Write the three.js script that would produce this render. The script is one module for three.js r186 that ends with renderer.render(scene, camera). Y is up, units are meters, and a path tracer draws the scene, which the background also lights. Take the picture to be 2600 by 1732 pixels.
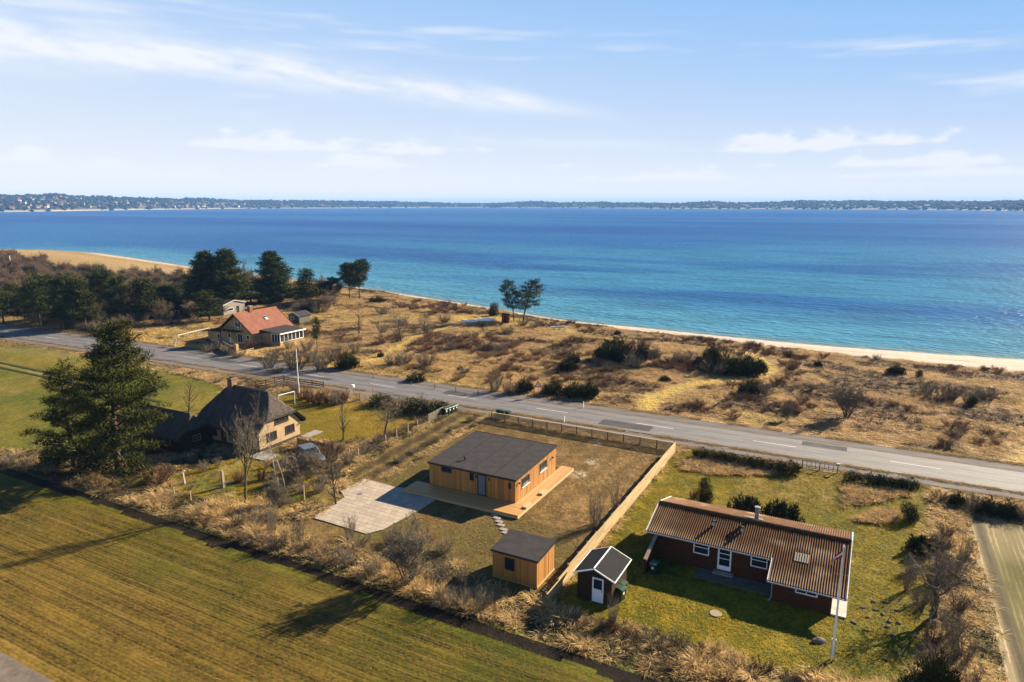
import * as THREE from 'three';

// ---------------------------------------------------------------- camera, sky, sun, exposure
// World: x runs along the coast road, -z towards the sea, y up, metres; the drone hovers 29 m above the lawns.
const scene = new THREE.Scene();
const camera = new THREE.PerspectiveCamera(53.1, 1024 / 682, 0.5, 30000);
camera.position.set(0, 29, 0);
camera.rotation.order = 'YXZ';
camera.rotation.set(-11.354 * Math.PI / 180, 28 * Math.PI / 180, 0);

const renderer = new THREE.WebGLRenderer({ antialias: true });
renderer.toneMapping = THREE.LinearToneMapping;
const EXPOSURE = 3.4;
renderer.toneMappingExposure = EXPOSURE;
renderer.shadowMap.enabled = true;

const SUN_EL = 24.5 * Math.PI / 180;
const sunDir = new THREE.Vector3(0.454 * Math.cos(SUN_EL), Math.sin(SUN_EL), -0.891 * Math.cos(SUN_EL));
const sun = new THREE.DirectionalLight(new THREE.Color().setRGB(1, 0.855, 0.64), 5);
sun.position.copy(sunDir).multiplyScalar(300).add(new THREE.Vector3(-40, 0, -80));
sun.target.position.set(-40, 0, -80);
sun.castShadow = true;
Object.assign(sun.shadow.camera, { left: -180, right: 180, top: 120, bottom: -120, near: 10, far: 700 });
sun.shadow.mapSize.set(4096, 4096);
scene.add(sun, sun.target);

// ---------------------------------------------------------------- random numbers and noise
function rngOf(seed) {
  let a = seed >>> 0;
  return () => { a = (a + 0x6D2B79F5) | 0; let t = Math.imul(a ^ (a >>> 15), 1 | a); t = (t + Math.imul(t ^ (t >>> 7), 61 | t)) ^ t; return ((t ^ (t >>> 14)) >>> 0) / 4294967296; };
}
const clamp = (x, a = 0, b = 1) => Math.min(b, Math.max(a, x));
const mixN = (a, b, t) => a + (b - a) * t;
const smooth = (a, b, x) => { const t = clamp((x - a) / (b - a)); return t * t * (3 - 2 * t); };
const mix3 = (a, b, t) => [mixN(a[0], b[0], t), mixN(a[1], b[1], t), mixN(a[2], b[2], t)];
function hash2(ix, iy, s) { let h = Math.imul(ix, 374761393) ^ Math.imul(iy, 668265263) ^ Math.imul(s, 974634777); h = Math.imul(h ^ (h >>> 13), 1274126177); return ((h ^ (h >>> 16)) >>> 0) / 4294967296; }
function noise2(x, y, s = 0, wx = 0, wy = 0) {
  let ix = Math.floor(x), iy = Math.floor(y); const fx = x - ix, fy = y - iy;
  const u = fx * fx * (3 - 2 * fx), v = fy * fy * (3 - 2 * fy);
  let jx = ix + 1, jy = iy + 1;
  if (wx) { ix = ((ix % wx) + wx) % wx; jx = ((jx % wx) + wx) % wx; }
  if (wy) { iy = ((iy % wy) + wy) % wy; jy = ((jy % wy) + wy) % wy; }
  return mixN(mixN(hash2(ix, iy, s), hash2(jx, iy, s), u), mixN(hash2(ix, jy, s), hash2(jx, jy, s), u), v);
}
function fbm(x, y, o = 4, s = 0, g = 0.5) { let a = 1, t = 0, n = 0; for (let i = 0; i < o; i++) { t += a * noise2(x, y, s + i); n += a; a *= g; x = x * 2.03 + 5.1; y = y * 2.03 + 1.7; } return t / n; }
function fbmT(x, y, w, h, o, s) { let a = 1, t = 0, n = 0; for (let i = 0; i < o; i++) { t += a * noise2(x * w, y * h, s + i, w, h); n += a; a *= 0.55; w *= 2; h *= 2; } return t / n; }

// ---------------------------------------------------------------- sky: clear air with a cirrus streak and low fair-weather clouds
{
  const W = 3072, H = 1536, data = new Float32Array(W * H * 4), DEG = 180 / Math.PI;
  const wrap = (a) => ((a + 540) % 360) - 180;
  for (let j = 0; j < H; j++) {
    const el = ((j + 0.5) / H - 0.5) * 180;
    for (let i = 0; i < W; i++) {
      const az = ((i + 0.5) / W - 0.5) * 360, k = (j * W + i) * 4, e = Math.max(el, 0);
      // how deep the blue is: it grows slowly across the view and is the same all the way round otherwise
      const side = 0.5 + 0.5 * Math.sin((az + 118) / DEG * 1.0);          // 0.2 on the left of the view, 0.8 on the right
      const t = 1 - Math.exp(-Math.max(e - 0.4, 0) / mixN(17, 5.2, side));
      const hor = mix3([1.03, 1.01, 0.99], [0.96, 0.965, 0.985], side);
      let c = mix3(hor, [0.15, 0.465, 0.935], t);
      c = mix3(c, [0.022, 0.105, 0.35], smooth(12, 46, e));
      if (el > 0) {
        let cover = 0;
        // cirrus streak
        const u = wrap(az + 153);
        const mid = 10.3 + 0.006 * u - 0.0021 * u * u + 0.5 * (fbm(u * 0.08, 3.3, 3, 11) - 0.5), wid = mixN(1.15, 0.55, smooth(0, 40, u)) * (0.85 + 0.6 * fbm(u * 0.1, 9.1, 3, 14));
        const streak = fbm(u * 0.28 + (el - mid) * 0.3, (el - mid) * 1.5 + u * 0.03, 5, 31, 0.6);
        const d = (el - mid) / wid, fadeEnds = smooth(-70, -30, u) * (1 - smooth(30, 46, u));
        const shape = Math.exp(-d * d * 0.9) * fadeEnds;
        cover = Math.max(cover, clamp(shape * (0.30 + 2.3 * (streak - 0.26))) * 0.85);
        // thin veils
        const veil = fbm(az * 0.05, el * 0.75 + az * 0.014, 5, 51, 0.6);
        cover = Math.max(cover, 0.5 * smooth(0.54, 0.8, veil) * smooth(2, 7, el) * (1 - smooth(20, 55, el)));
        // low cumulus in ragged rows with flat bases
        if (el < 9) {
          for (const [base, top, s, thr] of [[4.2, 1.35, 71, 0.50], [2.9, 1.0, 83, 0.47], [1.8, 0.6, 97, 0.47]]) {
            const b = base + 0.5 * (fbm(az * 0.07, 1, 2, s + 7) - 0.5), q = (el - b) / top;
            if (q < -0.5 || q > 2) continue;
            const mass = fbm(az * 0.13, s * 0.7, 2, s + 3), puff = fbm(az * 0.5, el * 1.4, 4, s, 0.55);
            const v = (mass * 0.62 + puff * 0.5) - thr - 0.22 * Math.max(q, 0) - (q < 0 ? -q * 0.9 : 0);
            cover = Math.max(cover, smooth(-0.02, 0.15, v) * 0.8);
          }
        }
        const lit = mix3([0.93, 0.955, 1.0], [0.97, 0.985, 1.01], smooth(2, 8, el));
        c = mix3(c, lit, cover);
      } else c = mix3(hor, [0.10, 0.13, 0.13], smooth(0, -4, el));
      data[k] = c[0] / EXPOSURE; data[k + 1] = c[1] / EXPOSURE; data[k + 2] = c[2] / EXPOSURE; data[k + 3] = 1;
    }
  }
  const sky = new THREE.DataTexture(data, W, H, THREE.RGBAFormat, THREE.FloatType);
  sky.mapping = THREE.EquirectangularReflectionMapping; sky.magFilter = sky.minFilter = THREE.LinearFilter; sky.needsUpdate = true;
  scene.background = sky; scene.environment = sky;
}
scene.fog = new THREE.FogExp2(new THREE.Color().setRGB(0.22, 0.5, 1.0), 0.00008);

// ---------------------------------------------------------------- helpers
const used = new Map();
function numbered(name) { const n = used.get(name) ?? 0; used.set(name, n + 1); return n ? `${name}_${String(n).padStart(3, '0')}` : name; }
function tag(o, label, category, group, kind) {
  if (label) o.userData.label = label;
  if (category) o.userData.category = category;
  if (group) o.userData.group = group;
  if (kind) o.userData.kind = kind;
  return o;
}
function thing(name, label, category, x = 0, y = 0, z = 0, turn = 0, group) {
  const o = new THREE.Group(); o.name = numbered(name); o.position.set(x, y, z); o.rotation.y = turn; scene.add(o);
  return tag(o, label, category, group);
}
function meshOf(name, geo, material, parent) {
  const m = new THREE.Mesh(geo, material); m.name = parent === scene ? numbered(name) : name; m.castShadow = m.receiveShadow = true; if (parent) parent.add(m); return m;
}
class MB {                                   // collects flat-shaded faces with uv in metres
  constructor() { this.p = []; this.t = []; this.c = []; this.k = [1, 1, 1]; }
  tint(r, g, b) { this.k = [r, g ?? r, b ?? r]; return this; }
  tri(a, b, c) {
    const ux = b[0] - a[0], uy = b[1] - a[1], uz = b[2] - a[2], vx = c[0] - a[0], vy = c[1] - a[1], vz = c[2] - a[2];
    const nx = Math.abs(uy * vz - uz * vy), ny = Math.abs(uz * vx - ux * vz), nz = Math.abs(ux * vy - uy * vx);
    for (const q of [a, b, c]) {
      this.p.push(q[0], q[1], q[2]); this.c.push(...this.k);
      if (ny >= nx && ny >= nz) this.t.push(q[0], q[2]); else if (nx >= nz) this.t.push(q[2], q[1]); else this.t.push(q[0], q[1]);
    }
    return this;
  }
  quad(a, b, c, d) { return this.tri(a, b, c).tri(a, c, d); }
  hexa(v) { const f = [[0, 3, 2, 1], [4, 5, 6, 7], [0, 1, 5, 4], [2, 3, 7, 6], [1, 2, 6, 5], [3, 0, 4, 7]]; for (const [a, b, c, d] of f) this.quad(v[a], v[b], v[c], v[d]); return this; }
  box(x0, x1, y0, y1, z0, z1) { return this.hexa([[x0, y0, z1], [x1, y0, z1], [x1, y0, z0], [x0, y0, z0], [x0, y1, z1], [x1, y1, z1], [x1, y1, z0], [x0, y1, z0]]); }
  bar(p, q, w, h = w) {                      // rectangular bar from p to q, w wide, h high
    const a = new THREE.Vector3(...p), b = new THREE.Vector3(...q), d = b.clone().sub(a).normalize();
    const up = Math.abs(d.y) > 0.98 ? new THREE.Vector3(0, 0, 1) : new THREE.Vector3(0, 1, 0), s = d.clone().cross(up).normalize().multiplyScalar(w / 2), u = s.clone().cross(d).normalize().multiplyScalar(h / 2);
    const at = (o, i, j) => [o.x + s.x * i + u.x * j, o.y + s.y * i + u.y * j, o.z + s.z * i + u.z * j];
    return this.hexa([at(a, -1, -1), at(a, 1, -1), at(b, 1, -1), at(b, -1, -1), at(a, -1, 1), at(a, 1, 1), at(b, 1, 1), at(b, -1, 1)]);
  }
  cyl(p, q, r0, r1 = r0, n = 8, cap = true) {
    const a = new THREE.Vector3(...p), b = new THREE.Vector3(...q), d = b.clone().sub(a).normalize();
    const s = new THREE.Vector3(Math.abs(d.y) > 0.9 ? 1 : 0, Math.abs(d.y) > 0.9 ? 0 : 1, 0).cross(d).normalize(), u = d.clone().cross(s);
    const at = (o, r, i) => { const f = i / n * 2 * Math.PI, c = Math.cos(f) * r, e = Math.sin(f) * r; return [o.x + s.x * c + u.x * e, o.y + s.y * c + u.y * e, o.z + s.z * c + u.z * e]; };
    for (let i = 0; i < n; i++) {
      this.quad(at(a, r0, i), at(a, r0, i + 1), at(b, r1, i + 1), at(b, r1, i));
      if (cap) { this.tri([b.x, b.y, b.z], at(b, r1, i), at(b, r1, i + 1)); this.tri([a.x, a.y, a.z], at(a, r0, i + 1), at(a, r0, i)); }
    }
    return this;
  }
  prism(poly, z0, z1) {                      // polygon in x,y pushed along z
    const n = poly.length, f = THREE.ShapeUtils.triangulateShape(poly.map(([x, y]) => new THREE.Vector2(x, y)), []);
    for (const [a, b, c] of f) { this.tri([...poly[a], z1], [...poly[b], z1], [...poly[c], z1]); this.tri([...poly[a], z0], [...poly[c], z0], [...poly[b], z0]); }
    for (let i = 0; i < n; i++) { const p = poly[i], q = poly[(i + 1) % n]; this.quad([...p, z1], [...p, z0], [...q, z0], [...q, z1]); }
    return this;
  }
  prismX(poly, x0, x1) {                     // polygon in z,y pushed along x
    const n = poly.length, f = THREE.ShapeUtils.triangulateShape(poly.map(([x, y]) => new THREE.Vector2(x, y)), []), at = (x, p) => [x, p[1], p[0]];
    for (const [a, b, c] of f) { this.tri(at(x1, poly[a]), at(x1, poly[c]), at(x1, poly[b])); this.tri(at(x0, poly[a]), at(x0, poly[b]), at(x0, poly[c])); }
    for (let i = 0; i < n; i++) { const p = poly[i], q = poly[(i + 1) % n]; this.quad(at(x0, p), at(x1, p), at(x1, q), at(x0, q)); }
    return this;
  }
  geo() {
    const g = new THREE.BufferGeometry();
    g.setAttribute('position', new THREE.Float32BufferAttribute(this.p, 3)); g.setAttribute('uv', new THREE.Float32BufferAttribute(this.t, 2)); g.setAttribute('color', new THREE.Float32BufferAttribute(this.c, 3));
    g.computeVertexNormals(); return g;
  }
  build(name, material, parent) { return meshOf(name, this.geo(), material, parent); }
}

// ---------------------------------------------------------------- textures and materials
function texture(w, h, fn, srgb = false) {   // fn(u, v) -> grey or [r, g, b], 0..1
  const d = new Uint8Array(w * h * 4);
  for (let j = 0; j < h; j++) for (let i = 0; i < w; i++) {
    const v = fn((i + 0.5) / w, (j + 0.5) / h), k = (j * w + i) * 4;
    for (let c = 0; c < 3; c++) d[k + c] = clamp(Array.isArray(v) ? v[c] : v) * 255; d[k + 3] = 255;
  }
  const t = new THREE.DataTexture(d, w, h, THREE.RGBAFormat); t.wrapS = t.wrapT = THREE.RepeatWrapping; t.magFilter = t.minFilter = THREE.LinearFilter; t.needsUpdate = true;
  if (srgb) t.colorSpace = THREE.SRGBColorSpace;
  return t;
}
const scaled = (t, u, v = u) => { const c = t.clone(); c.repeat.set(1 / u, 1 / v); c.needsUpdate = true; return c; };
const T = {
  grass: texture(512, 512, (u, v) => -0.12 + 1.75 * (0.42 * fbmT(u, v, 24, 24, 4, 5) + 0.38 * fbmT(u, v, 64, 64, 3, 15) + 0.2 * fbmT(u, v, 6, 6, 3, 25))),
  tufts: texture(512, 512, (u, v) => { const s = fbmT(u, v, 14, 22, 5, 33), f = fbmT(u, v, 70, 50, 3, 43); return 0.1 + 1.0 * s * 0.75 + 0.42 * f; }),
  rows: texture(1024, 1024, (u, v) => {      // 36 m along the rows, 12 m across
    const fine = 0.5 + 0.5 * Math.cos(v * 2 * Math.PI * 92 + 1.2 * noise2(u * 40, v * 30, 3, 40, 30));
    const streak = fbmT(u, v, 3, 60, 3, 61), grain = fbmT(u, v, 160, 90, 3, 71), patch = fbmT(u, v, 10, 12, 3, 81);
    const vv = v + 0.0016 * (noise2(u * 24, v * 40, 7, 24, 40) - 0.5), row = Math.floor(vv * 46), line = hash2(row, 3, 7) * (0.6 + 0.8 * fbmT(u, v, 9, 30, 2, 99)), gap = Math.exp(-Math.pow((vv * 46 - row - 0.5) / 0.2, 2));
    let a = 0.40 + 0.10 * fine + 0.55 * (streak - 0.5) + 0.55 * (grain - 0.5) + 0.3 * (patch - 0.5) - 0.20 * gap * line + 0.10 * (1 - gap) * hash2(row, 9, 4), w = 0;
    for (const c of [0.31, 0.46]) w = Math.max(w, Math.exp(-Math.pow((v - c + 0.003 * noise2(u * 20, 1, 2, 20, 0)) / 0.009, 2)));
    for (const c of [0.08, 0.72, 0.86]) a *= 1 - 0.35 * Math.exp(-Math.pow((v - c) / 0.01, 2));
    a += 0.28 * w * (0.4 + 0.8 * fbmT(u, v, 60, 12, 2, 91));
    return [a * 1.06 + 0.05 * w, a * 1.0, a * (0.86 + 0.4 * w)];
  }),
  stubble: texture(1024, 512, (u, v) => {
    const row = 0.5 + 0.5 * Math.cos(v * 2 * Math.PI * 26 + 1.5 * noise2(u * 16, v * 9, 3, 16, 9)), g = fbmT(u, v, 80, 90, 3, 17), s = fbmT(u, v, 4, 50, 2, 27);
    const w = smooth(0.5, 0.95, row * 0.75 + (g - 0.5) * 0.5 + (s - 0.5) * 0.7);
    return mix3([0.40, 0.37, 0.26], [0.80, 0.73, 0.66], w * (0.45 + 0.5 * fbmT(u, v, 5, 7, 2, 37)));
  }),
  asphalt: texture(512, 512, (u, v) => 0.62 + 0.5 * (fbmT(u, v, 100, 100, 2, 8) - 0.5) + 0.6 * (fbmT(u, v, 5, 14, 4, 18) - 0.5)),
  speck: texture(512, 512, (u, v) => 0.72 + 0.4 * (fbmT(u, v, 90, 90, 2, 3) - 0.5) + 0.42 * (fbmT(u, v, 7, 7, 4, 13) - 0.5)),
  wood: texture(512, 512, (u, v) => { const g = fbmT(u, v, 120, 4, 3, 6), b = fbmT(u, v, 10, 2, 3, 16); return 0.5 + 0.55 * (g - 0.25) * 0.7 + 0.3 * (b - 0.4); }),
  brick: texture(512, 512, (u, v) => {       // 1.92 m by 1.92 m: 8 bricks by 28 courses
    const r = v * 28, row = Math.floor(r), x = u * 8 + (row % 2) * 0.5, m = (r - row < 0.16) || (x - Math.floor(x) < 0.05), t = hash2(Math.floor(x) % 8, row, 5);
    return m ? [0.5, 0.46, 0.42] : mix3([0.62, 0.5, 0.46], [1, 0.9, 0.86], t * 0.75 + 0.25 * fbmT(u, v, 60, 60, 2, 9));
  }),
  thatch: texture(512, 512, (u, v) => 0.02 + 1.0 * fbmT(u, v, 90, 14, 3, 12) + 0.42 * fbmT(u, v, 5, 5, 4, 22)),
  plaster: texture(512, 512, (u, v) => 0.7 + 0.34 * fbmT(u, v, 8, 8, 5, 44)),
  waves: texture(1024, 1024, (u, v) => { const a = fbmT(u + 0.02 * noise2(v * 20, u * 20, 4, 20, 20), v, 26, 58, 4, 19), b = fbmT(u, v, 9, 16, 3, 29); return 0.65 * (1 - Math.abs(2 * a - 1)) + 0.35 * b; }),
};
function mat(color, o = {}) {
  const { rough = 0.9, ...rest } = o;
  if (Array.isArray(color) && Math.max(...color) < 0.7) color = color.map((v) => v * 0.66);
  const c = Array.isArray(color) ? new THREE.Color().setRGB(...color) : new THREE.Color(color);
  return rough >= 0.85 ? new THREE.MeshPhysicalMaterial({ color: c, roughness: rough, specularIntensity: 0.2, ...rest }) : new THREE.MeshStandardMaterial({ color: c, roughness: rough, metalness: 0, ...rest });
}
const vc = { vertexColors: true };
const M = {
  twig: mat([0.22, 0.165, 0.115], { side: THREE.DoubleSide, ...vc }),
  twigGrey: mat([0.27, 0.22, 0.155], { side: THREE.DoubleSide, ...vc }),
  bark: mat([0.10, 0.085, 0.06], vc),
  barkMoss: mat([0.14, 0.13, 0.055], vc),
  barkRed: mat([0.13, 0.085, 0.055], vc),
  birch: mat([0.55, 0.52, 0.46], vc),
  needle: mat([0.066, 0.076, 0.013], { side: THREE.DoubleSide, rough: 0.86, ...vc }),
  needleDark: mat([0.078, 0.098, 0.026], { side: THREE.DoubleSide, rough: 0.86, ...vc }),
  gorse: mat([0.085, 0.083, 0.018], { side: THREE.DoubleSide, rough: 0.85, ...vc }),
  straw: new THREE.MeshPhysicalMaterial({ color: new THREE.Color().setRGB(0.56, 0.425, 0.21), roughness: 1, specularIntensity: 0.2, transmission: 0.45, thickness: 0, side: THREE.DoubleSide, ...vc }),
  larch: mat([0.58, 0.27, 0.055], { rough: 0.62, ...vc }),
  deck: mat([0.60, 0.32, 0.10], { rough: 0.6, ...vc }),
  paleWood: mat([0.62, 0.45, 0.225], { rough: 0.7, ...vc }),
  fenceWood: mat([0.30, 0.21, 0.10], { rough: 0.8, ...vc }),
  darkWood: mat([0.07, 0.05, 0.035], { rough: 0.85, ...vc }),
  greyWood: mat([0.27, 0.23, 0.18], { rough: 0.9, ...vc }),
  felt: mat([0.085, 0.075, 0.075], { rough: 0.85, map: scaled(T.speck, 3), bumpMap: scaled(T.speck, 0.7), bumpScale: 0.006 }),
  feltDark: mat([0.028, 0.027, 0.03], { rough: 0.85, map: scaled(T.speck, 3) }),
  white: mat([0.8, 0.79, 0.76], { rough: 0.5 }),
  offWhite: mat([0.62, 0.6, 0.55], { rough: 0.6 }),
  glass: new THREE.MeshPhysicalMaterial({ color: new THREE.Color().setRGB(0.018, 0.022, 0.028), roughness: 0.06, ior: 1.5 }),
  black: mat([0.02, 0.02, 0.022], { rough: 0.5 }),
  steel: mat([0.55, 0.56, 0.58], { rough: 0.35, metalness: 0.9 }),
  greyMetal: mat([0.36, 0.37, 0.38], { rough: 0.5, metalness: 0.4 }),
  zinc: mat([0.45, 0.48, 0.5], { rough: 0.55, metalness: 0.2 }),
  brick: mat([0.13, 0.052, 0.022], { map: scaled(T.brick, 1.92), bumpMap: scaled(T.brick, 1.92), bumpScale: 0.006 }),
  brickPale: mat([0.42, 0.30, 0.2], { map: scaled(T.brick, 1.92) }),
  cement: mat([0.185, 0.145, 0.105], { rough: 0.85, map: scaled(T.speck, 2.5), ...vc }),
  thatch: mat([0.185, 0.15, 0.125], { rough: 1, map: scaled(T.thatch, 3), bumpMap: scaled(T.thatch, 2), bumpScale: 0.12 }),
  cream: mat([0.62, 0.44, 0.25], { map: scaled(T.plaster, 4), bumpMap: scaled(T.plaster, 1), bumpScale: 0.01 }),
  yellow: mat([0.60, 0.40, 0.17], { map: scaled(T.plaster, 4) }),
  tile: mat([0.33, 0.098, 0.045], { rough: 0.8, map: scaled(T.speck, 3.3), ...vc }),
  paving: mat([0.68, 0.56, 0.43], { rough: 0.85, map: scaled(T.speck, 4), ...vc }),
  concrete: mat([0.5, 0.45, 0.4], { rough: 0.9, map: scaled(T.speck, 3) }),
  stone: mat([0.22, 0.19, 0.15], { rough: 0.95, map: scaled(T.speck, 2) }),
  soil: mat([0.045, 0.034, 0.022], { rough: 1 }),
  bin: mat([0.018, 0.045, 0.022], { rough: 0.4 }),
  binLid: mat([0.035, 0.085, 0.045], { rough: 0.4 }),
  red: mat([0.55, 0.035, 0.03], { rough: 0.5, side: THREE.DoubleSide }),
  cloth: mat([0.75, 0.74, 0.72], { rough: 0.8, side: THREE.DoubleSide }),
  redPaint: mat([0.26, 0.035, 0.025], { rough: 0.7 }),
  silver: new THREE.MeshPhysicalMaterial({ color: new THREE.Color().setRGB(0.10, 0.11, 0.125), metalness: 0.3, roughness: 0.5, clearcoat: 0.3 }),
  rubber: mat([0.02, 0.02, 0.02], { rough: 0.8 }),
  lampGlass: mat([0.6, 0.5, 0.3], { rough: 0.3 }),
};

// ---------------------------------------------------------------- the lie of the land
const inside = (poly, x, z) => { let c = false; for (let i = 0, j = poly.length - 1; i < poly.length; j = i++) { const [xi, zi] = poly[i], [xj, zj] = poly[j]; if ((zi > z) !== (zj > z) && x < (xj - xi) * (z - zi) / (zj - zi) + xi) c = !c; } return c; };
const distLine = (pts, x, z) => { let m = 1e9; for (let i = 1; i < pts.length; i++) { const [ax, az] = pts[i - 1], dx = pts[i][0] - ax, dz = pts[i][1] - az, t = clamp(((x - ax) * dx + (z - az) * dz) / (dx * dx + dz * dz)); m = Math.min(m, Math.hypot(x - ax - dx * t, z - az - dz * t)); } return m; };
const along = (pts) => (x) => { if (x >= pts[0][0]) return pts[0][1]; for (let i = 1; i < pts.length; i++) if (x >= pts[i][0]) return mixN(pts[i - 1][1], pts[i][1], (x - pts[i - 1][0]) / (pts[i][0] - pts[i - 1][0])); const n = pts.length - 1; return pts[n][1]; };
const zShore = along([[900, -236], [300, -196], [120, -177], [31, -168.8], [0, -165], [-17, -164.3], [-48, -166.4], [-73, -168.2], [-82, -171], [-108, -180.5], [-152, -194], [-165, -198], [-309, -229], [-386, -250], [-437, -263], [-480, -265], [-530, -251], [-700, -190], [-1100, -30]]);
const zGreen = along([[900, -216], [300, -176], [120, -158], [25, -151.5], [0, -151.8], [-34, -155.2], [-56, -159.2], [-77, -162.5], [-100, -170.8], [-143, -185], [-156, -189], [-293, -217.5], [-362, -235], [-405, -245], [-440, -255], [-480, -258], [-530, -246], [-700, -185], [-1100, -26]]);
const roadZ = (x) => { const u = Math.max(-x, -20); return -85.75 + 0.005 * u + 0.000085 * u * Math.abs(u); };

const PATHS = [
  [[-26.71, -89.51], [-28.35, -98.53], [-26.29, -106.77], [-22.28, -113.93], [-19.38, -117.46], [-15.78, -121.78], [-14.4, -126.46], [-15.38, -130.51], [-18.81, -137.01], [-21.66, -142.4]],
  [[-82.48, -98.05], [-86.04, -111.1], [-89.84, -124.93], [-88.85, -132.31], [-86.96, -141.41]],
  [[17.14, -93.23], [19.07, -97.43]],
];
const RUTS = [[[-50.05, -81.1], [-49.49, -78.55], [-48.54, -61.32], [-48.12, -55.85], [-48.24, -53.81]], [[-47.4, -81.3], [-47.02, -78.71], [-46.36, -60.55], [-46.2, -55.45], [-46.33, -53.2]]];
const Z = {
  dirt: [[-48.74, -19.59], [-45.52, -19.54], [-41.96, -19.44], [-37.53, -17], [-44.53, -13.28], [-58.45, -18.7]],
  stubble: [[9.9, -73.4], [9.9, -60], [9.5, -47], [9.4, -20], [60, -20], [60, -73.6], [14, -73.5]],
  lawn: [[-18.9, -41.2], [-18.9, -77.3], [-16.98, -78.93], [-9.99, -78.81], [-5.35, -78.88], [-1.4, -79.27], [0.96, -78.88], [7.22, -79.47], [6.56, -72.29], [6.19, -66.23], [6.94, -60.09], [6.09, -53.01], [4.81, -47.96], [3.95, -43.33], [-0.29, -41.85], [-2.82, -41.96], [-7.15, -41.91], [-11.32, -42.04], [-14.37, -41.67], [-17.43, -40.99]],
  yard: [[-19.2, -41], [-19.2, -77.6], [-44.6, -77.2], [-44.88, -74.87], [-44.74, -63.51], [-44.46, -55.13], [-45.71, -53.53], [-46.48, -50.04], [-44.94, -48.7], [-44.58, -43.85], [-44.68, -42.39], [-42.25, -40.48], [-38.36, -40.61], [-35.73, -42.01], [-30.78, -43.97], [-26.19, -42.78], [-24.03, -41.48], [-20.13, -41.68]],
  garden: [[-81.96, -75.09], [-75.02, -73.72], [-65.87, -75.95], [-52.51, -74.23], [-51.9, -75.44], [-52.33, -69.48], [-53.3, -65.27], [-55.68, -61.45], [-61.85, -59.61], [-68.2, -62.06]],
  mossy: [[-65.69, -43.71], [-63.68, -49.95], [-60.75, -55], [-52.27, -51.94], [-47.16, -49.43], [-44.81, -47.16], [-48.83, -43.7], [-51.95, -42.26], [-57.01, -41.82], [-62.08, -42.12]],
  meadow: [[-207.14, -47.21], [-165.16, -67.55], [-156.79, -71.52], [-148.46, -75.46], [-137.12, -75.44], [-125.18, -74.53], [-110.02, -74.52], [-97.48, -73.62], [-91.12, -72.3], [-83.46, -64.08], [-81.38, -58.88], [-87.21, -55.78], [-84.85, -45.59], [-86.53, -41.95], [-91.17, -39.98], [-104.82, -36.77], [-131.57, -28.36]],
  track: [[-50.94, -80.15], [-46.33, -80.69], [-45.93, -74.93], [-45.23, -62.43], [-44.95, -55.15], [-46.12, -53.31], [-46.93, -50.8], [-48.91, -53.73], [-49.77, -62.5], [-50.32, -72.6]],
};
const flatBand = (x, z) => { const d = z - roadZ(x); return d > -7 && d < 8.5; };
function pathNear(x, z) { return Math.min(distLine(PATHS[0], x, z), distLine(PATHS[1], x, z) + 0.5, distLine(PATHS[2], x, z)); }
function ground(x, z) {
  if (z > -36.1) return 0.05 * (noise2(x * 0.2, z * 2.2, 2) - 0.5);
  if (z > -37.2) return -0.04 + 0.14 * noise2(x * 2, z * 2, 6);
  const d = z - roadZ(x);
  if (d > -6.3 && d < 6.6) return 0;
  if (d <= -6.3) {                                        // the heath between road and beach
    const in_ = smooth(-6.3, -9, d), sh = z - zGreen(x), p = smooth(0.8, 2.6, pathNear(x, z));
    const tuss = fbm(x * 0.55, z * 0.8, 4, 7) - 0.45;
    return in_ * (0.9 * (fbm(x * 0.06, z * 0.06, 2, 1) - 0.45) + (0.12 + 0.88 * p) * 0.62 * tuss) * (x < -150 ? 0.5 : 1) - 1.05 * (1 - smooth(0, 24, sh)) + 0.35 * Math.exp(-Math.pow((sh - 4) / 3, 2));
  }
  const yardish = inside(Z.lawn, x, z) || inside(Z.yard, x, z) || inside(Z.garden, x, z) || inside(Z.meadow, x, z) || inside(Z.stubble, x, z);
  if (yardish) return 0.06 * (fbm(x * 0.9, z * 0.9, 3, 2) - 0.5) + (inside(Z.stubble, x, z) ? 0.05 * Math.sin(x * 14) : 0);
  return 0.5 * (fbm(x * 0.5, z * 0.5, 4, 4) - 0.42) * smooth(0, 3, Math.min(d - 6.6, 3));
}

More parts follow.
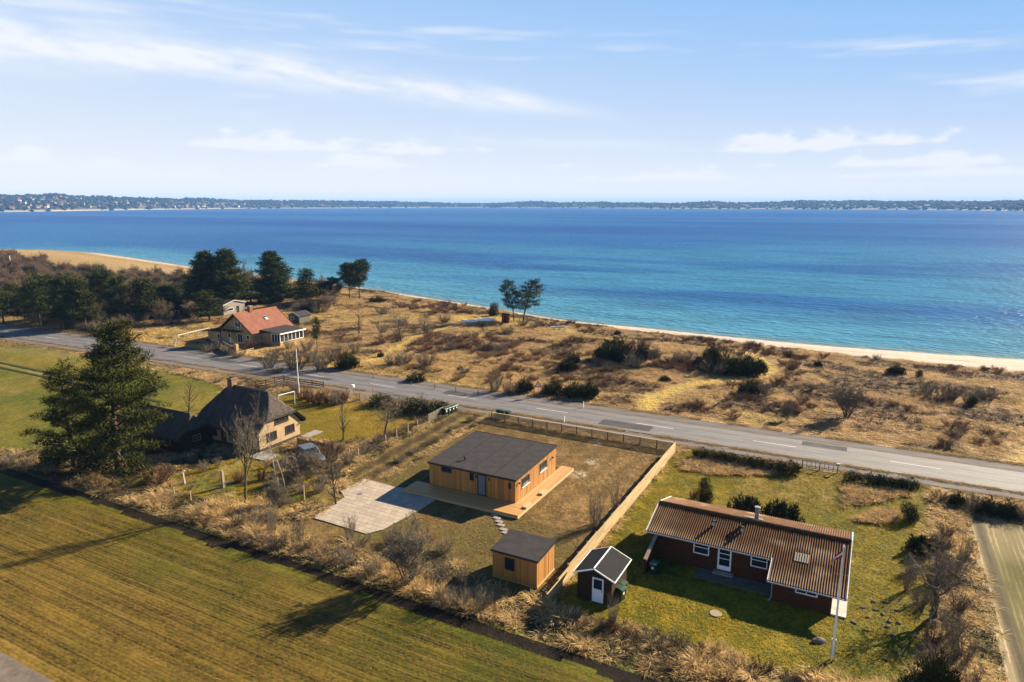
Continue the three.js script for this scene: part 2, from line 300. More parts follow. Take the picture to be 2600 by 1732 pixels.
// ground colours, linear
function colour(zone, x, z) {
  const n1 = fbm(x * 0.05, z * 0.05, 3, 101), n2 = fbm(x * 0.22, z * 0.22, 4, 111), n3 = fbm(x * 1.1, z * 1.1, 3, 121);
  switch (zone) {
    case 'field': { const far = fbm(x * 0.018, z * 0.07, 3, 131); let c = mix3([0.09, 0.115, 0.011], [0.26, 0.19, 0.048], smooth(0.30, 0.66, 0.55 * far + 0.3 * n2 + 0.15 * fbm(x * 0.03, z * 0.9, 3, 141) + 0.012 * (z + 30))); return mix3(c, [0.14, 0.19, 0.016], 0.75 * smooth(-34, -36, z + n2) + 0.3 * smooth(-60, -85, x)); }
    case 'furrow': return mix3([0.04, 0.029, 0.016], [0.075, 0.052, 0.026], n3);
    case 'dirt_track': return mix3([0.16, 0.13, 0.105], [0.24, 0.20, 0.165], n2);
    case 'stubble_field': if (x < 10.05 + 0.2 * n3) return [0.66, 0.58, 0.5]; if (x < 10.75 + 0.2 * n3) return [0.16, 0.14, 0.11]; return mix3([0.52, 0.45, 0.35], [0.20, 0.205, 0.07], 0.22 + smooth(0.35, 0.65, n2) * 0.45 + 0.35 * smooth(-71, -62, z) * smooth(9.4, 12, x));
    case 'lawn': { let c = mix3([0.16, 0.155, 0.006], [0.35, 0.265, 0.018], smooth(0.35, 0.62, n2 * 0.6 + n1 * 0.4)); c = mix3(c, [0.085, 0.105, 0.010], smooth(0.46, 0.64, n3) * 0.8); c = mix3(c, [0.34, 0.235, 0.07], smooth(-66, -70, z) * smooth(-12, -9, x) * smooth(0, -3, x) * 0.9); return mix3(c, [0.12, 0.15, 0.025], 0.7 * smooth(-2, 3, x) * smooth(-62, -50, z)); }
    case 'yard': { const mow = 0.5 + 0.5 * Math.sin(x * 2.6 + 1.4 * n2); let c = mix3([0.19, 0.125, 0.038], [0.36, 0.235, 0.105], smooth(0.3, 0.7, 0.6 * n2 + 0.25 * mow + 0.2 * n1)); c = mix3(c, [0.155, 0.135, 0.04], smooth(0.46, 0.66, fbm(x * 0.12, z * 0.16, 3, 151))); const bare = Math.max(Math.exp(-Math.pow(Math.hypot(x + 26.5, z + 69.8) / 0.85, 2)), Math.exp(-Math.pow(Math.hypot((x + 28.5) / 1.4, z + 75.6) / 0.5, 2)), Math.exp(-Math.pow(Math.hypot(x + 26.6, z + 65.6) / 0.8, 2))); return mix3(c, [0.75, 0.66, 0.55], clamp(bare * 1.3)); }
    case 'garden_lawn': return mix3(mix3([0.28, 0.20, 0.045], [0.42, 0.29, 0.09], smooth(0.35, 0.6, n2)), [0.20, 0.19, 0.035], smooth(0.45, 0.65, n1));
    case 'mossy_lawn': return mix3(mix3([0.10, 0.125, 0.018], [0.25, 0.21, 0.05], smooth(0.35, 0.65, n2)), [0.20, 0.13, 0.06], smooth(0.5, 0.7, n3));
    case 'meadow': return mix3(mix3([0.125, 0.15, 0.018], [0.26, 0.21, 0.04], smooth(0.3, 0.66, n1 * 0.6 + n2 * 0.4)), [0.3, 0.27, 0.13], 0.45 * smooth(0.55, 0.7, fbm(x * 0.04, z * 0.25, 3, 161)));
    case 'farm_track': { const r = Math.min(distLine(RUTS[0], x, z), distLine(RUTS[1], x, z)); return mix3([0.10, 0.068, 0.036], mix3([0.27, 0.19, 0.075], [0.20, 0.17, 0.04], n2), smooth(0.35, 0.95, r + 0.5 * (n3 - 0.5))); }
    case 'heath': {
      let c = mix3([0.45, 0.325, 0.155], [0.30, 0.20, 0.10], smooth(0.35, 0.62, n2));
      c = mix3(c, [0.33, 0.255, 0.075], smooth(0.48, 0.66, n1) * 0.8);
      c = mix3(c, [0.15, 0.10, 0.052], smooth(0.5, 0.66, fbm(x * 0.13, z * 0.2, 3, 171)) * 0.7);
      c = mix3(c, [0.11, 0.08, 0.04], smooth(0.56, 0.46, n3) * 0.5); c = mix3(c, [0.24, 0.14, 0.075], 0.6 * smooth(0.5, 0.62, fbm(x * 0.09 + 9, z * 0.12, 3, 191)));
      const west = smooth(-20, -60, x) * smooth(-115, -95, z); c = mix3(c, [0.38, 0.27, 0.08], 0.5 * west);
      const sh = z - zGreen(x); c = mix3(c, [0.20, 0.135, 0.075], 0.75 * Math.exp(-Math.pow((sh - 4) / 6, 2)));
      if (x < -150) c = mix3(mix3(c, [0.13, 0.095, 0.05], 0.7 * smooth(45, 80, sh)), [0.37, 0.28, 0.155], 0.85 * (1 - smooth(25, 60, sh)));
      const p = 1 - smooth(0.5, 2.0, pathNear(x, z) + 1.6 * (n2 - 0.5)); c = mix3(c, [0.40, 0.30, 0.085], p);
      const boats = 1 - smooth(5, 11, Math.hypot((x + 87) / 1.5, z + 151)); return mix3(c, [0.36, 0.265, 0.08], boats);
    }
    default: {                                            // rough grass along the plots and verges
      let c = mix3([0.36, 0.25, 0.115], [0.16, 0.12, 0.055], smooth(0.34, 0.6, n2)); if (z > -46) c = mix3(c, [0.06, 0.05, 0.022], 0.8);  // belt by the field coloured darker for the shadow between straw clumps
      c = mix3(c, [0.10, 0.10, 0.028], smooth(0.48, 0.66, fbm(x * 0.35, z * 0.35, 3, 181)) * 0.8);
      const d = z - roadZ(x); if (d > -3.4 && d < 6.6) c = mix3([0.14, 0.10, 0.055], [0.30, 0.21, 0.095], n3);
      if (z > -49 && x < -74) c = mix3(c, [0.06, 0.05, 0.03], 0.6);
      return c;
    }
  }
}
const G = {
  field: mat([0.92, 0.83, 0.66], { ...vc, map: scaled(T.rows, 36, 12) }),
  furrow: mat([0.5, 0.48, 0.45], { ...vc, map: scaled(T.tufts, 3), bumpMap: scaled(T.tufts, 1.5), bumpScale: 0.1 }),
  grass: mat([0.76, 0.71, 0.55], { ...vc, map: scaled(T.grass, 7), bumpMap: scaled(T.grass, 3), bumpScale: 0.06 }),
  tufts: mat([1.28, 1.17, 0.94], { ...vc, map: scaled(T.tufts, 9), bumpMap: scaled(T.tufts, 9), bumpScale: 0.35 }),
  gravel: mat([0.9, 0.88, 0.84], { ...vc, map: scaled(T.speck, 3) }),
  stubble: mat([0.95, 0.92, 0.8], { ...vc, map: (() => { const t = scaled(T.stubble, 14, 10); t.rotation = Math.PI / 2; return t; })() }),
};
const ZONES = [                                            // name, outline, material, label
  ['field', (x, z) => z > -36 + 0.7 * (noise2(x * 0.35, 1, 9) - 0.6) && !inside(Z.dirt, x, z), G.field, 'green and brown field with sown rows filling the lower left foreground'],
  ['dirt_track', (x, z) => z > -36 && inside(Z.dirt, x, z), G.gravel, 'grey gravel track crossing the lower left corner of the foreground field'],
  ['furrow', (x, z) => z > -37.15, G.furrow, 'dark strip of turned soil edging the foreground field'],
  ['stubble_field', (x, z) => inside(Z.stubble, x, z), G.stubble, 'pale chalky field with thin green rows at the right edge'],
  ['lawn', (x, z) => inside(Z.lawn, x, z), G.grass, 'mossy green lawn around the brick bungalow'],
  ['yard', (x, z) => inside(Z.yard, x, z), G.grass, 'dry brown yard grass around the timber clad house'],
  ['farm_track', (x, z) => inside(Z.track, x, z), G.grass, 'two rut dirt track leading from the road past the timber house'],
  ['garden_lawn', (x, z) => inside(Z.garden, x, z), G.grass, 'yellowish garden lawn behind the thatched house'],
  ['mossy_lawn', (x, z) => inside(Z.mossy, x, z), G.grass, 'rough mossy grass in front of the thatched house'],
  ['meadow', (x, z) => inside(Z.meadow, x, z), G.grass, 'green meadow to the left of the thatched house'],
  ['heath', (x, z) => z < roadZ(x) - 6, G.tufts, 'dry straw coloured heath between the road and the beach'],
  ['rough_grass', () => true, G.tufts, 'rough straw and brown grass verge between the plots'],
];
function terrain(x0, x1, z0, z1, step, buckets) {
  const nx = Math.round((x1 - x0) / step), nz = Math.round((z1 - z0) / step), hs = new Float32Array((nx + 1) * (nz + 1)), id = (i, j) => j * (nx + 1) + i;
  for (let j = 0; j <= nz; j++) for (let i = 0; i <= nx; i++) hs[id(i, j)] = ground(x0 + i * step, z0 + j * step);
  for (let j = 0; j < nz; j++) for (let i = 0; i < nx; i++) {
    const xc = x0 + (i + 0.5) * step, zc = z0 + (j + 0.5) * step;
    if (zc < zGreen(xc)) continue;
    const n = ZONES.findIndex(([, test]) => test(xc + (hash2(i, j, 3) - 0.5) * step, zc));
    const b = (buckets[n] ??= { p: [], c: [], t: [], f: [], at: new Map() });
    const v = [[i, j], [i, j + 1], [i + 1, j + 1], [i + 1, j]].map(([a, k]) => {
      const key = `${step}_${x0}_${id(a, k)}`; let q = b.at.get(key);
      if (q === undefined) { q = b.p.length / 3; b.at.set(key, q); const x = x0 + a * step, z = z0 + k * step; b.p.push(x, hs[id(a, k)], z); b.c.push(...colour(ZONES[n][0], x, z)); b.t.push(x, z); }
      return q;
    });
    b.f.push(v[0], v[1], v[2], v[0], v[2], v[3]);
  }
}
{
  const buckets = {};
  terrain(-140, 62, -92, -14, 0.4, buckets);
  terrain(-160, 62, -188.6, -92, 0.6, buckets);
  terrain(-160, -140, -92, -14, 1, buckets);
  terrain(-640, -160, -290, -14, 2, buckets);
  terrain(62, 400, -230, -14, 3, buckets);
  for (const [n, b] of Object.entries(buckets)) {
    const g = new THREE.BufferGeometry();
    g.setAttribute('position', new THREE.Float32BufferAttribute(b.p, 3)); g.setAttribute('color', new THREE.Float32BufferAttribute(b.c, 3)); g.setAttribute('uv', new THREE.Float32BufferAttribute(b.t, 2));
    g.setIndex(b.f); g.computeVertexNormals();
    tag(meshOf(ZONES[n][0], g, ZONES[n][2], scene), ZONES[n][3], 'ground', null, 'structure');
  }
}
// grid of rows x columns of points -> smooth sheet
function sheet(rows, cols, at, tone) {
  const p = [], c = [], t = [], f = [];
  for (let j = 0; j <= rows; j++) for (let i = 0; i <= cols; i++) { const q = at(i, j); p.push(...q); t.push(q[0], q[2]); c.push(...(tone ? tone(q, i, j) : [1, 1, 1])); }
  const w = cols + 1;
  for (let j = 0; j < rows; j++) for (let i = 0; i < cols; i++) { const a = j * w + i; f.push(a, a + w, a + w + 1, a, a + w + 1, a + 1); }
  const g = new THREE.BufferGeometry();
  g.setAttribute('position', new THREE.Float32BufferAttribute(p, 3)); g.setAttribute('color', new THREE.Float32BufferAttribute(c, 3)); g.setAttribute('uv', new THREE.Float32BufferAttribute(t, 2));
  g.setIndex(f); g.computeVertexNormals(); return g;
}
// beach
{
  const prof = [[-0.25, -1.35], [0, -1.12], [0.12, -1.2], [0.35, -1.35], [0.55, -1.5], [0.7, -1.62], [0.8, -1.75], [0.9, -1.88], [1, -2], [1.15, -2.15], [1.6, -2.6]];
  const g = sheet(prof.length * 3 - 3, 520, (i, j) => {
    const x = 160 - i * 1.4 - 0.00055 * i * i, k = j / 3, a = Math.min(Math.floor(k), prof.length - 2), s = mixN(prof[a][0], prof[a + 1][0], k - a), y = mixN(prof[a][1], prof[a + 1][1], k - a);
    return [x, y + 0.1 * (fbm(x * 0.6, s * 9, 3, 5) - 0.5) * (s < 0.85 ? 1 : 0.2), mixN(zGreen(x), zShore(x) + 0.6 * (noise2(x * 0.12, 1, 8) - 0.5), s)];
  }, ([x, , z]) => {
    const s = (z - zGreen(x)) / (zShore(x) - zGreen(x)), n = fbm(x * 0.5, z * 0.8, 4, 9);
    let c = mix3([0.56, 0.475, 0.40], [0.46, 0.385, 0.32], n);
    const wrack = Math.max(Math.exp(-Math.pow((s - 0.42 - 0.12 * (noise2(x * 0.09, 2, 4) - 0.5)) / 0.02, 2)), 0.9 * Math.exp(-Math.pow((s - 0.93) / 0.05, 2)));
    c = mix3(c, [0.14, 0.085, 0.05], clamp(wrack * (0.2 + 1.3 * noise2(x * 0.8, z, 6) - 0.2)));
    return mix3(c, [0.30, 0.23, 0.17], smooth(0.93, 1.02, s));
  });
  tag(meshOf('beach', g, mat([1.05, 1.03, 0.98], { ...vc, map: scaled(T.speck, 4), bumpMap: scaled(T.tufts, 4), bumpScale: 0.05 }), scene), 'narrow pale sand beach along the blue water', 'beach', null, 'structure');
}
// sea
{
  const cols = 460, rows = 300, g = sheet(rows, cols, (i, j) => { const f = (-170 + 104 * i / cols) * Math.PI / 180, r = 120 * Math.pow(12000 / 120, j / rows); return [Math.cos(f) * r, -2, Math.sin(f) * r]; }, ([x, , z]) => {
    const r = Math.hypot(x, z), off = Math.max(zShore(x) - z, 0);
    const a = fbm(x * 0.0045 + 3, z * 0.014, 4, 211), b = fbm(x * 0.016, z * 0.05, 4, 221), lane = fbm(x * 0.0012, z * 0.006, 4, 231);
    let c = mix3([0.12, 0.34, 0.49], [0.038, 0.20, 0.43], smooth(8, 120, off + 60 * (b - 0.5)));
    c = mix3(c, [0.08, 0.30, 0.47], 0.7 * smooth(0.42, 0.66, a) * smooth(30, 80, off));
    c = mix3(c, [0.018, 0.13, 0.37], 0.82 * smooth(0.58, 0.38, a) * smooth(25, 70, off));
    c = mix3(c, mix3([0.010, 0.092, 0.34], [0.03, 0.165, 0.41], smooth(0.35, 0.68, lane)), smooth(300, 900, r + 260 * (a - 0.5)));
    c = mix3(c, [0.030, 0.15, 0.40], 0.6 * smooth(1700, 3800, r));
    c = mix3(c, c.map((q) => q * 0.78), smooth(0.45, 0.62, fbm(x * 0.05, z * 0.22, 3, 251)) * (1 - smooth(300, 800, r)));
    const wake = Math.exp(-Math.pow((z + 1180 + 0.22 * x) / 16, 2)) + Math.exp(-Math.pow((z + 1500 - 0.05 * x + 60 * lane) / 14, 2));
    c = mix3(c, [0.10, 0.24, 0.45], clamp(wake * 0.5 * smooth(0.4, 0.6, fbm(x * 0.004, 4, 3, 241))));
    return mix3([0.22, 0.33, 0.36], c, smooth(0, 9, off));
  });
  const wave = scaled(T.waves, 110, 110);
  tag(meshOf('sea', g, new THREE.MeshPhysicalMaterial({ vertexColors: true, color: new THREE.Color().setRGB(0.43, 0.55, 0.58), roughness: 0.36, ior: 1.33, specularIntensity: 0.05, bumpMap: wave, bumpScale: 0.75 }), scene), 'blue and teal sea filling the bay behind the heath', 'sea', null, 'structure');
}
// road, cycle paths, dashes
{
  const strip = (o, y, x0, x1, step, tones) => { const n = Math.round((x1 - x0) / step); return sheet(o.length - 1, n, (i, j) => { const x = x0 + i * step; return [x, y, roadZ(x) + o[j]]; }, ([x, , z], i, j) => { const k = tones[j] * (0.92 + 0.16 * fbm(x * 0.05, j * 0.7, 3, 303)); return [k, k * 0.985, k * 0.985]; }); };
  const road = thing('road', 'grey two lane asphalt road with white centre dashes running along the coast', 'road'); road.userData.kind = 'structure'; delete road.userData.category; road.userData.category = 'road';
  const o = [], tones = []; for (let k = 0; k <= 24; k++) { const a = -2.95 + 6.5 * k / 24; o.push(a); tones.push(0.90 + 0.16 * Math.exp(-Math.pow((Math.abs(a - 0.1) - 1.15) / 0.25, 2)) * -1 + 0.18 * Math.exp(-Math.pow((Math.abs(a) - 2.15) / 0.3, 2)) + 0.14 * Math.exp(-Math.pow((Math.abs(a) - 0.55) / 0.22, 2))); }
  meshOf('asphalt', strip(o, 0.05, -330, 120, 1.5, tones), mat([0.27, 0.255, 0.255], { ...vc, rough: 0.8, map: scaled(T.asphalt, 9, 3), bumpMap: scaled(T.asphalt, 1), bumpScale: 0.008 }), road);
  const paint = mat([0.69, 0.66, 0.62], { rough: 0.8 });
  for (let k = -2; k < 17; k++) { const x = 3.5 - 15 * k, m = new MB(), w = 0.072; for (let s = 0; s < 5; s++) m.quad([x + s, 0.056, roadZ(x + s) + w], [x + s + 1, 0.056, roadZ(x + s + 1) + w], [x + s + 1, 0.056, roadZ(x + s + 1) - w], [x + s, 0.056, roadZ(x + s) - w]); m.build('centre_dash', paint, road); }
  const pr = rngOf(309), pm = mat([0.15, 0.14, 0.145], { rough: 0.85, map: scaled(T.asphalt, 5) });
  for (const [x, w, a, b] of [[-31, 7, 0.4, 2.7], [-58, 4, -2.6, -0.5], [-88, 9, 0.5, 1.6], [-6, 5, -2.7, -1.2], [-110, 6, -1.9, 0]]) { const m = new MB(), n = 8, e = [...Array(n + 1)].map(() => [0.12 * (pr() - 0.5), 0.12 * (pr() - 0.5)]); for (let s = 0; s < n; s++) { const p = x + w * s / n, q = x + w * (s + 1) / n; m.quad([p, 0.0535, roadZ(p) + b + e[s][0]], [q, 0.0535, roadZ(q) + b + e[s + 1][0]], [q, 0.0535, roadZ(q) + a + e[s + 1][1]], [p, 0.0535, roadZ(p) + a + e[s][1]]); } m.build('asphalt_patch', pm, road); }
  const pathMat = mat([0.30, 0.265, 0.245], { ...vc, rough: 0.9, map: scaled(T.asphalt, 7, 2.4) });
  tag(meshOf('cycle_path', strip([4.05, 4.6, 5.2, 5.75], 0.04, -330, 120, 1.5, [0.85, 1.1, 1.1, 0.85]), pathMat, scene), 'narrow pale cycle path on the near side of the road', 'path', null, 'structure');
  tag(meshOf('shoulder', strip([-5.35, -4.6, -3.9, -3.3], 0.04, -330, 120, 1.5, [0.8, 1.05, 1.05, 0.9]), pathMat, scene), 'pale paved shoulder on the sea side of the road', 'path', null, 'structure');
  const mud = (name, a, b, y, label) => tag(meshOf(name, strip([a, (a + b) / 2, b], y, -330, 120, 0.75, [0.8, 1.15, 0.8]), mat([0.26, 0.175, 0.10], { ...vc, map: scaled(T.tufts, 5) }), scene), label, 'verge', null, 'structure');
  mud('kerb_strip', -3.28, -2.96, 0.046, 'thin brown strip of leaf litter between asphalt and shoulder');
}
// tyre tracks over the meadow
[[-142.36, -64.59], [-138.12, -62.55]].forEach(([a, b], k) => {
  const g = sheet(2, 40, (i, j) => { const x = a - 30 + i * 1.9; return [x, 0.085, b + 0.012 * (x - a) + (j - 1) * 0.3]; }, (q, i, j) => (j === 1 ? [0.7, 0.7, 0.7] : [1.3, 1.3, 1.3]));
  tag(meshOf('tyre_track', g, mat([0.10, 0.095, 0.04], { ...vc, map: scaled(T.tufts, 4) }), scene), `dark tyre track across the left meadow, the ${k ? 'nearer' : 'farther'} of two`, 'track', null, 'structure');
});

// ---------------------------------------------------------------- buildings
const R3 = rngOf(77);
const ORD = ['first', 'second', 'third', 'fourth', 'fifth', 'sixth', 'seventh', 'eighth', 'ninth', 'tenth'];
const shade = (r, lo, hi) => mixN(lo, hi, r());
// vertical boards standing on a rectangle's side; along 'x' or 'z'
function boards(m, axis, a0, a1, fixed, out, y0, yTop, pitch, r, tints = [0.6, 1.2]) {
  for (let a = a0; a < a1 - 0.01; a += pitch) {
    const b = Math.min(a + pitch - 0.008, a1), k = shade(r, tints[0], tints[1]); m.tint(k, k * mixN(0.93, 1.02, r()), k * mixN(0.82, 1, r()));
    const d = 0.02 + (r() < 0.5 ? 0.012 : 0), t0 = yTop(a), t1 = yTop(b), lo = Math.min(fixed, fixed + out * d), hi = Math.max(fixed, fixed + out * d);
    if (axis === 'x') m.hexa([[a, y0, hi], [b, y0, hi], [b, y0, lo], [a, y0, lo], [a, t0, hi], [b, t1, hi], [b, t1, lo], [a, t0, lo]]);
    else m.hexa([[lo, y0, b], [hi, y0, b], [hi, y0, a], [lo, y0, a], [lo, t1, b], [hi, t1, b], [hi, t0, a], [lo, t0, a]]);
  }
  m.tint(1);
}
// window or door on a wall plane. axis 'z': wall normal +z, spans x; axis 'x': wall normal +x, spans z
function opening(parent, name, axis, a0, a1, y0, y1, plane, frameMat, o = {}) {
  const { fw = 0.07, depth = 0.05, bars = [], mull = [], lower = 0, glass = M.glass, sill = false, label } = o;
  const at = (m, u0, u1, v0, v1, d0, d1) => (axis === 'z' ? m.box(u0, u1, v0, v1, plane + d0, plane + d1) : axis === 'x' ? m.box(plane + d0, plane + d1, v0, v1, u0, u1) : m.box(u0, u1, v0, v1, plane - d1, plane - d0));
  const f = new MB();
  at(f, a0, a0 + fw, y0, y1, 0.002, depth); at(f, a1 - fw, a1, y0, y1, 0.002, depth);
  at(f, a0 + fw, a1 - fw, y0, y0 + fw, 0.002, depth); at(f, a0 + fw, a1 - fw, y1 - fw, y1, 0.002, depth);
  for (const b of bars) at(f, a0 + fw, a1 - fw, y0 + (y1 - y0) * b - 0.025, y0 + (y1 - y0) * b + 0.025, 0.012, depth - 0.006);
  for (const b of mull) at(f, a0 + (a1 - a0) * b - 0.025, a0 + (a1 - a0) * b + 0.025, y0 + fw, y1 - fw, 0.014, depth - 0.003);
  const w = f.build(name, frameMat, parent); if (label) w.userData.label = label;
  const g = new MB(); at(g, a0 + fw, a1 - fw, y0 + fw + (y1 - y0) * lower, y1 - fw, 0.003, 0.010); g.build('pane', glass, w);
  if (lower) { const l = new MB(); at(l, a0 + fw, a1 - fw, y0 + fw, y0 + fw + (y1 - y0) * lower, 0.003, 0.02); l.build('door_panel', frameMat, w); }
  if (sill) { const s = new MB(); at(s, a0 - 0.04, a1 + 0.04, y0 - 0.06, y0 - 0.004, 0.002, depth + 0.07); s.build('sill', frameMat, w); }
  return w;
}
// ---- timber clad house on its deck
{
  const t = thing('timber_house', 'new timber clad house with a flat black felt roof and wraparound deck', 'house', -34, 0, -59.8), X0 = -5.05, X1 = 5.05, Z0 = -4.75, Z1 = 4.7, F = 0.36, top = (z) => 3.22 - (z - Z0) * 0.045;
  const r = rngOf(11), fl = (z) => () => top(z) - 0.1, core = new MB();
  core.hexa([[X0 + 0.02, F, Z1 - 0.02], [X1 - 0.02, F, Z1 - 0.02], [X1 - 0.02, F, Z0 + 0.02], [X0 + 0.02, F, Z0 + 0.02], [X0 + 0.02, top(Z1) - 0.1, Z1 - 0.02], [X1 - 0.02, top(Z1) - 0.1, Z1 - 0.02], [X1 - 0.02, top(Z0) - 0.1, Z0 + 0.02], [X0 + 0.02, top(Z0) - 0.1, Z0 + 0.02]]);
  core.build('wall_core', M.darkWood, t);
  for (const [ax, a0, a1, fx, out, yt] of [['x', X0, X1, Z1 - 0.02, 1, fl(Z1)], ['z', Z0, Z1, X1 - 0.02, 1, (z) => top(z) - 0.1], ['x', X0, X1, Z0 + 0.02, -1, fl(Z0)], ['z', Z0, Z1, X0 + 0.02, -1, (z) => top(z) - 0.1]]) { const m = new MB(); boards(m, ax, a0, a1, fx, out, F, yt, 0.145, r); m.build('wall', M.larch, t); }
  const rf = new MB(), e = 0.1; rf.hexa([[X0 - e, top(Z1 + e) - 0.12, Z1 + e], [X1 + e, top(Z1 + e) - 0.12, Z1 + e], [X1 + e, top(Z0 - e) - 0.12, Z0 - e], [X0 - e, top(Z0 - e) - 0.12, Z0 - e], [X0 - e, top(Z1 + e), Z1 + e], [X1 + e, top(Z1 + e), Z1 + e], [X1 + e, top(Z0 - e), Z0 - e], [X0 - e, top(Z0 - e), Z0 - e]]);
  const roof = rf.build('roof', M.felt, t);
  const tr = new MB(), q = e + 0.03;
  tr.box(X0 - q, X1 + q, top(Z1 + e) - 0.19, top(Z1 + e) + 0.03, Z1 + e, Z1 + q); tr.box(X0 - q, X1 + q, top(Z0 - e) - 0.19, top(Z0 - e) + 0.03, Z0 - q, Z0 - e);
  for (const [a, b] of [[X0 - q, X0 - e], [X1 + e, X1 + q]]) tr.hexa([[a, top(Z1 + e) - 0.19, Z1 + e], [b, top(Z1 + e) - 0.19, Z1 + e], [b, top(Z0 - e) - 0.19, Z0 - e], [a, top(Z0 - e) - 0.19, Z0 - e], [a, top(Z1 + e) + 0.03, Z1 + e], [b, top(Z1 + e) + 0.03, Z1 + e], [b, top(Z0 - e) + 0.03, Z0 - e], [a, top(Z0 - e) + 0.03, Z0 - e]]);
  tr.build('roof_edge', M.black, roof);
  const se = new MB(); for (const x of [-2.55, 0, 2.55]) se.hexa([[x - 0.03, top(Z1) + 0.001, Z1], [x + 0.03, top(Z1) + 0.001, Z1], [x + 0.03, top(Z0) + 0.001, Z0], [x - 0.03, top(Z0) + 0.001, Z0], [x - 0.03, top(Z1) + 0.008, Z1], [x + 0.03, top(Z1) + 0.008, Z1], [x + 0.03, top(Z0) + 0.008, Z0], [x - 0.03, top(Z0) + 0.008, Z0]]); se.build('felt_seam', M.feltDark, roof);
  const v = new MB(); v.cyl([-1.9, 2.8, 2.7], [-1.9, 3.18, 2.7], 0.09, 0.09, 10).cyl([-1.9, 3.2, 2.7], [-1.9, 3.3, 2.7], 0.17, 0.13, 10); v.build('roof_vent', M.black, roof);
  const W = (n, a0, a1, y0, y1, o) => opening(t, n, 'z', a0 + 34, a1 + 34, y0, y1, Z1 + 0.02, M.black, o);
  W('window', -37.5, -36.3, 2.03, 2.66); W('window', -34.1, -33.62, 1.75, 2.62);
  const d = W('front_door', -33.2, -32.2, F + 0.03, 2.6, { fw: 0.09, glass: mat([0.20, 0.23, 0.27], { rough: 0.3 }) });
  new MB().box(-0.7 + 2.3, -0.66 + 2.3, 1.25, 1.5, Z1 + 0.06, Z1 + 0.1).build('handle', M.steel, d);
  const SW = (z0, z1, y0, y1) => { const w = opening(t, 'window', 'x', z0 + 59.8, z1 + 59.8, y0, y1, X1 + 0.02, M.black, { fw: 0.06 }); new MB().box(X1 + 0.025, X1 + 0.13, y0 - 0.05, y0 - 0.004, z0 + 59.75, z1 + 59.85).build('sill', M.white, w); };
  SW(-58.1, -56.5, 1.45, 2.35); SW(-62.2, -60.6, 1.55, 2.45);
  for (const z of [-55.75, -63.6]) { const l = new MB(); l.box(X1 + 0.022, X1 + 0.14, 2.2, 2.28, z + 59.77, z + 59.86).box(X1 + 0.1, X1 + 0.2, 2.1, 2.3, z + 59.75, z + 59.88); l.build('wall_lamp', M.black, t); }
  for (const x of [-33.4, -31.9]) new MB().box(x + 34, x + 34.11, 2.15, 2.38, Z1 + 0.022, Z1 + 0.13).build('wall_lamp', M.black, t);
  new MB().box(4.35, 4.6, 1.75, 2.3, Z1 + 0.022, Z1 + 0.1).build('meter_box', M.darkWood, t);
  // deck: front boards run along the house, side boards across
  const dk = new MB(), rr = rngOf(12), dx0 = -6.65, dx1 = 6.55, dz1 = 7.05, dz0 = -6.35;
  for (let z = Z1 + 0.02; z < dz1 - 0.02; z += 0.145) { const k = shade(rr, 0.8, 1.15); dk.tint(k, k, k * 0.97).box(dx0, dx1, F - 0.06, F, z, Math.min(z + 0.137, dz1)); }
  for (let x = X1 + 0.03; x < dx1 - 0.02; x += 0.145) { const k = shade(rr, 0.85, 1.2); dk.tint(k, k * 1.01, k).box(x, Math.min(x + 0.137, dx1), F - 0.06, F, dz0, Z1 + 0.01); }
  dk.tint(1); const deck = dk.build('deck', M.deck, t);
  const fa = new MB(); for (const [a, b] of [[0.02, 0.15], [0.158, 0.288]]) { fa.tint(shade(rr, 0.95, 1.15)).box(dx0, dx1 + 0.03, a, b, dz1, dz1 + 0.03); fa.tint(shade(rr, 1, 1.15)).box(dx1, dx1 + 0.03, a, b, dz0, dz1 - 0.002); fa.box(dx0 - 0.03, dx0, a, b, Z1, dz1); } fa.tint(1);
  fa.build('deck_fascia', M.paleWood, deck);
  for (const z of [0.55, 4.1]) { const s = new MB(); s.box(dx1 - 0.34, dx1 + 0.06, F + 0.002, F + 0.17, z + 0.1, z + 1.3); s.build('step', M.paleWood, deck); }
  new MB().box(dx0, dx1, 0.0, 0.1, dz0, dz1 - 0.05).build('deck_base', M.darkWood, deck);
}
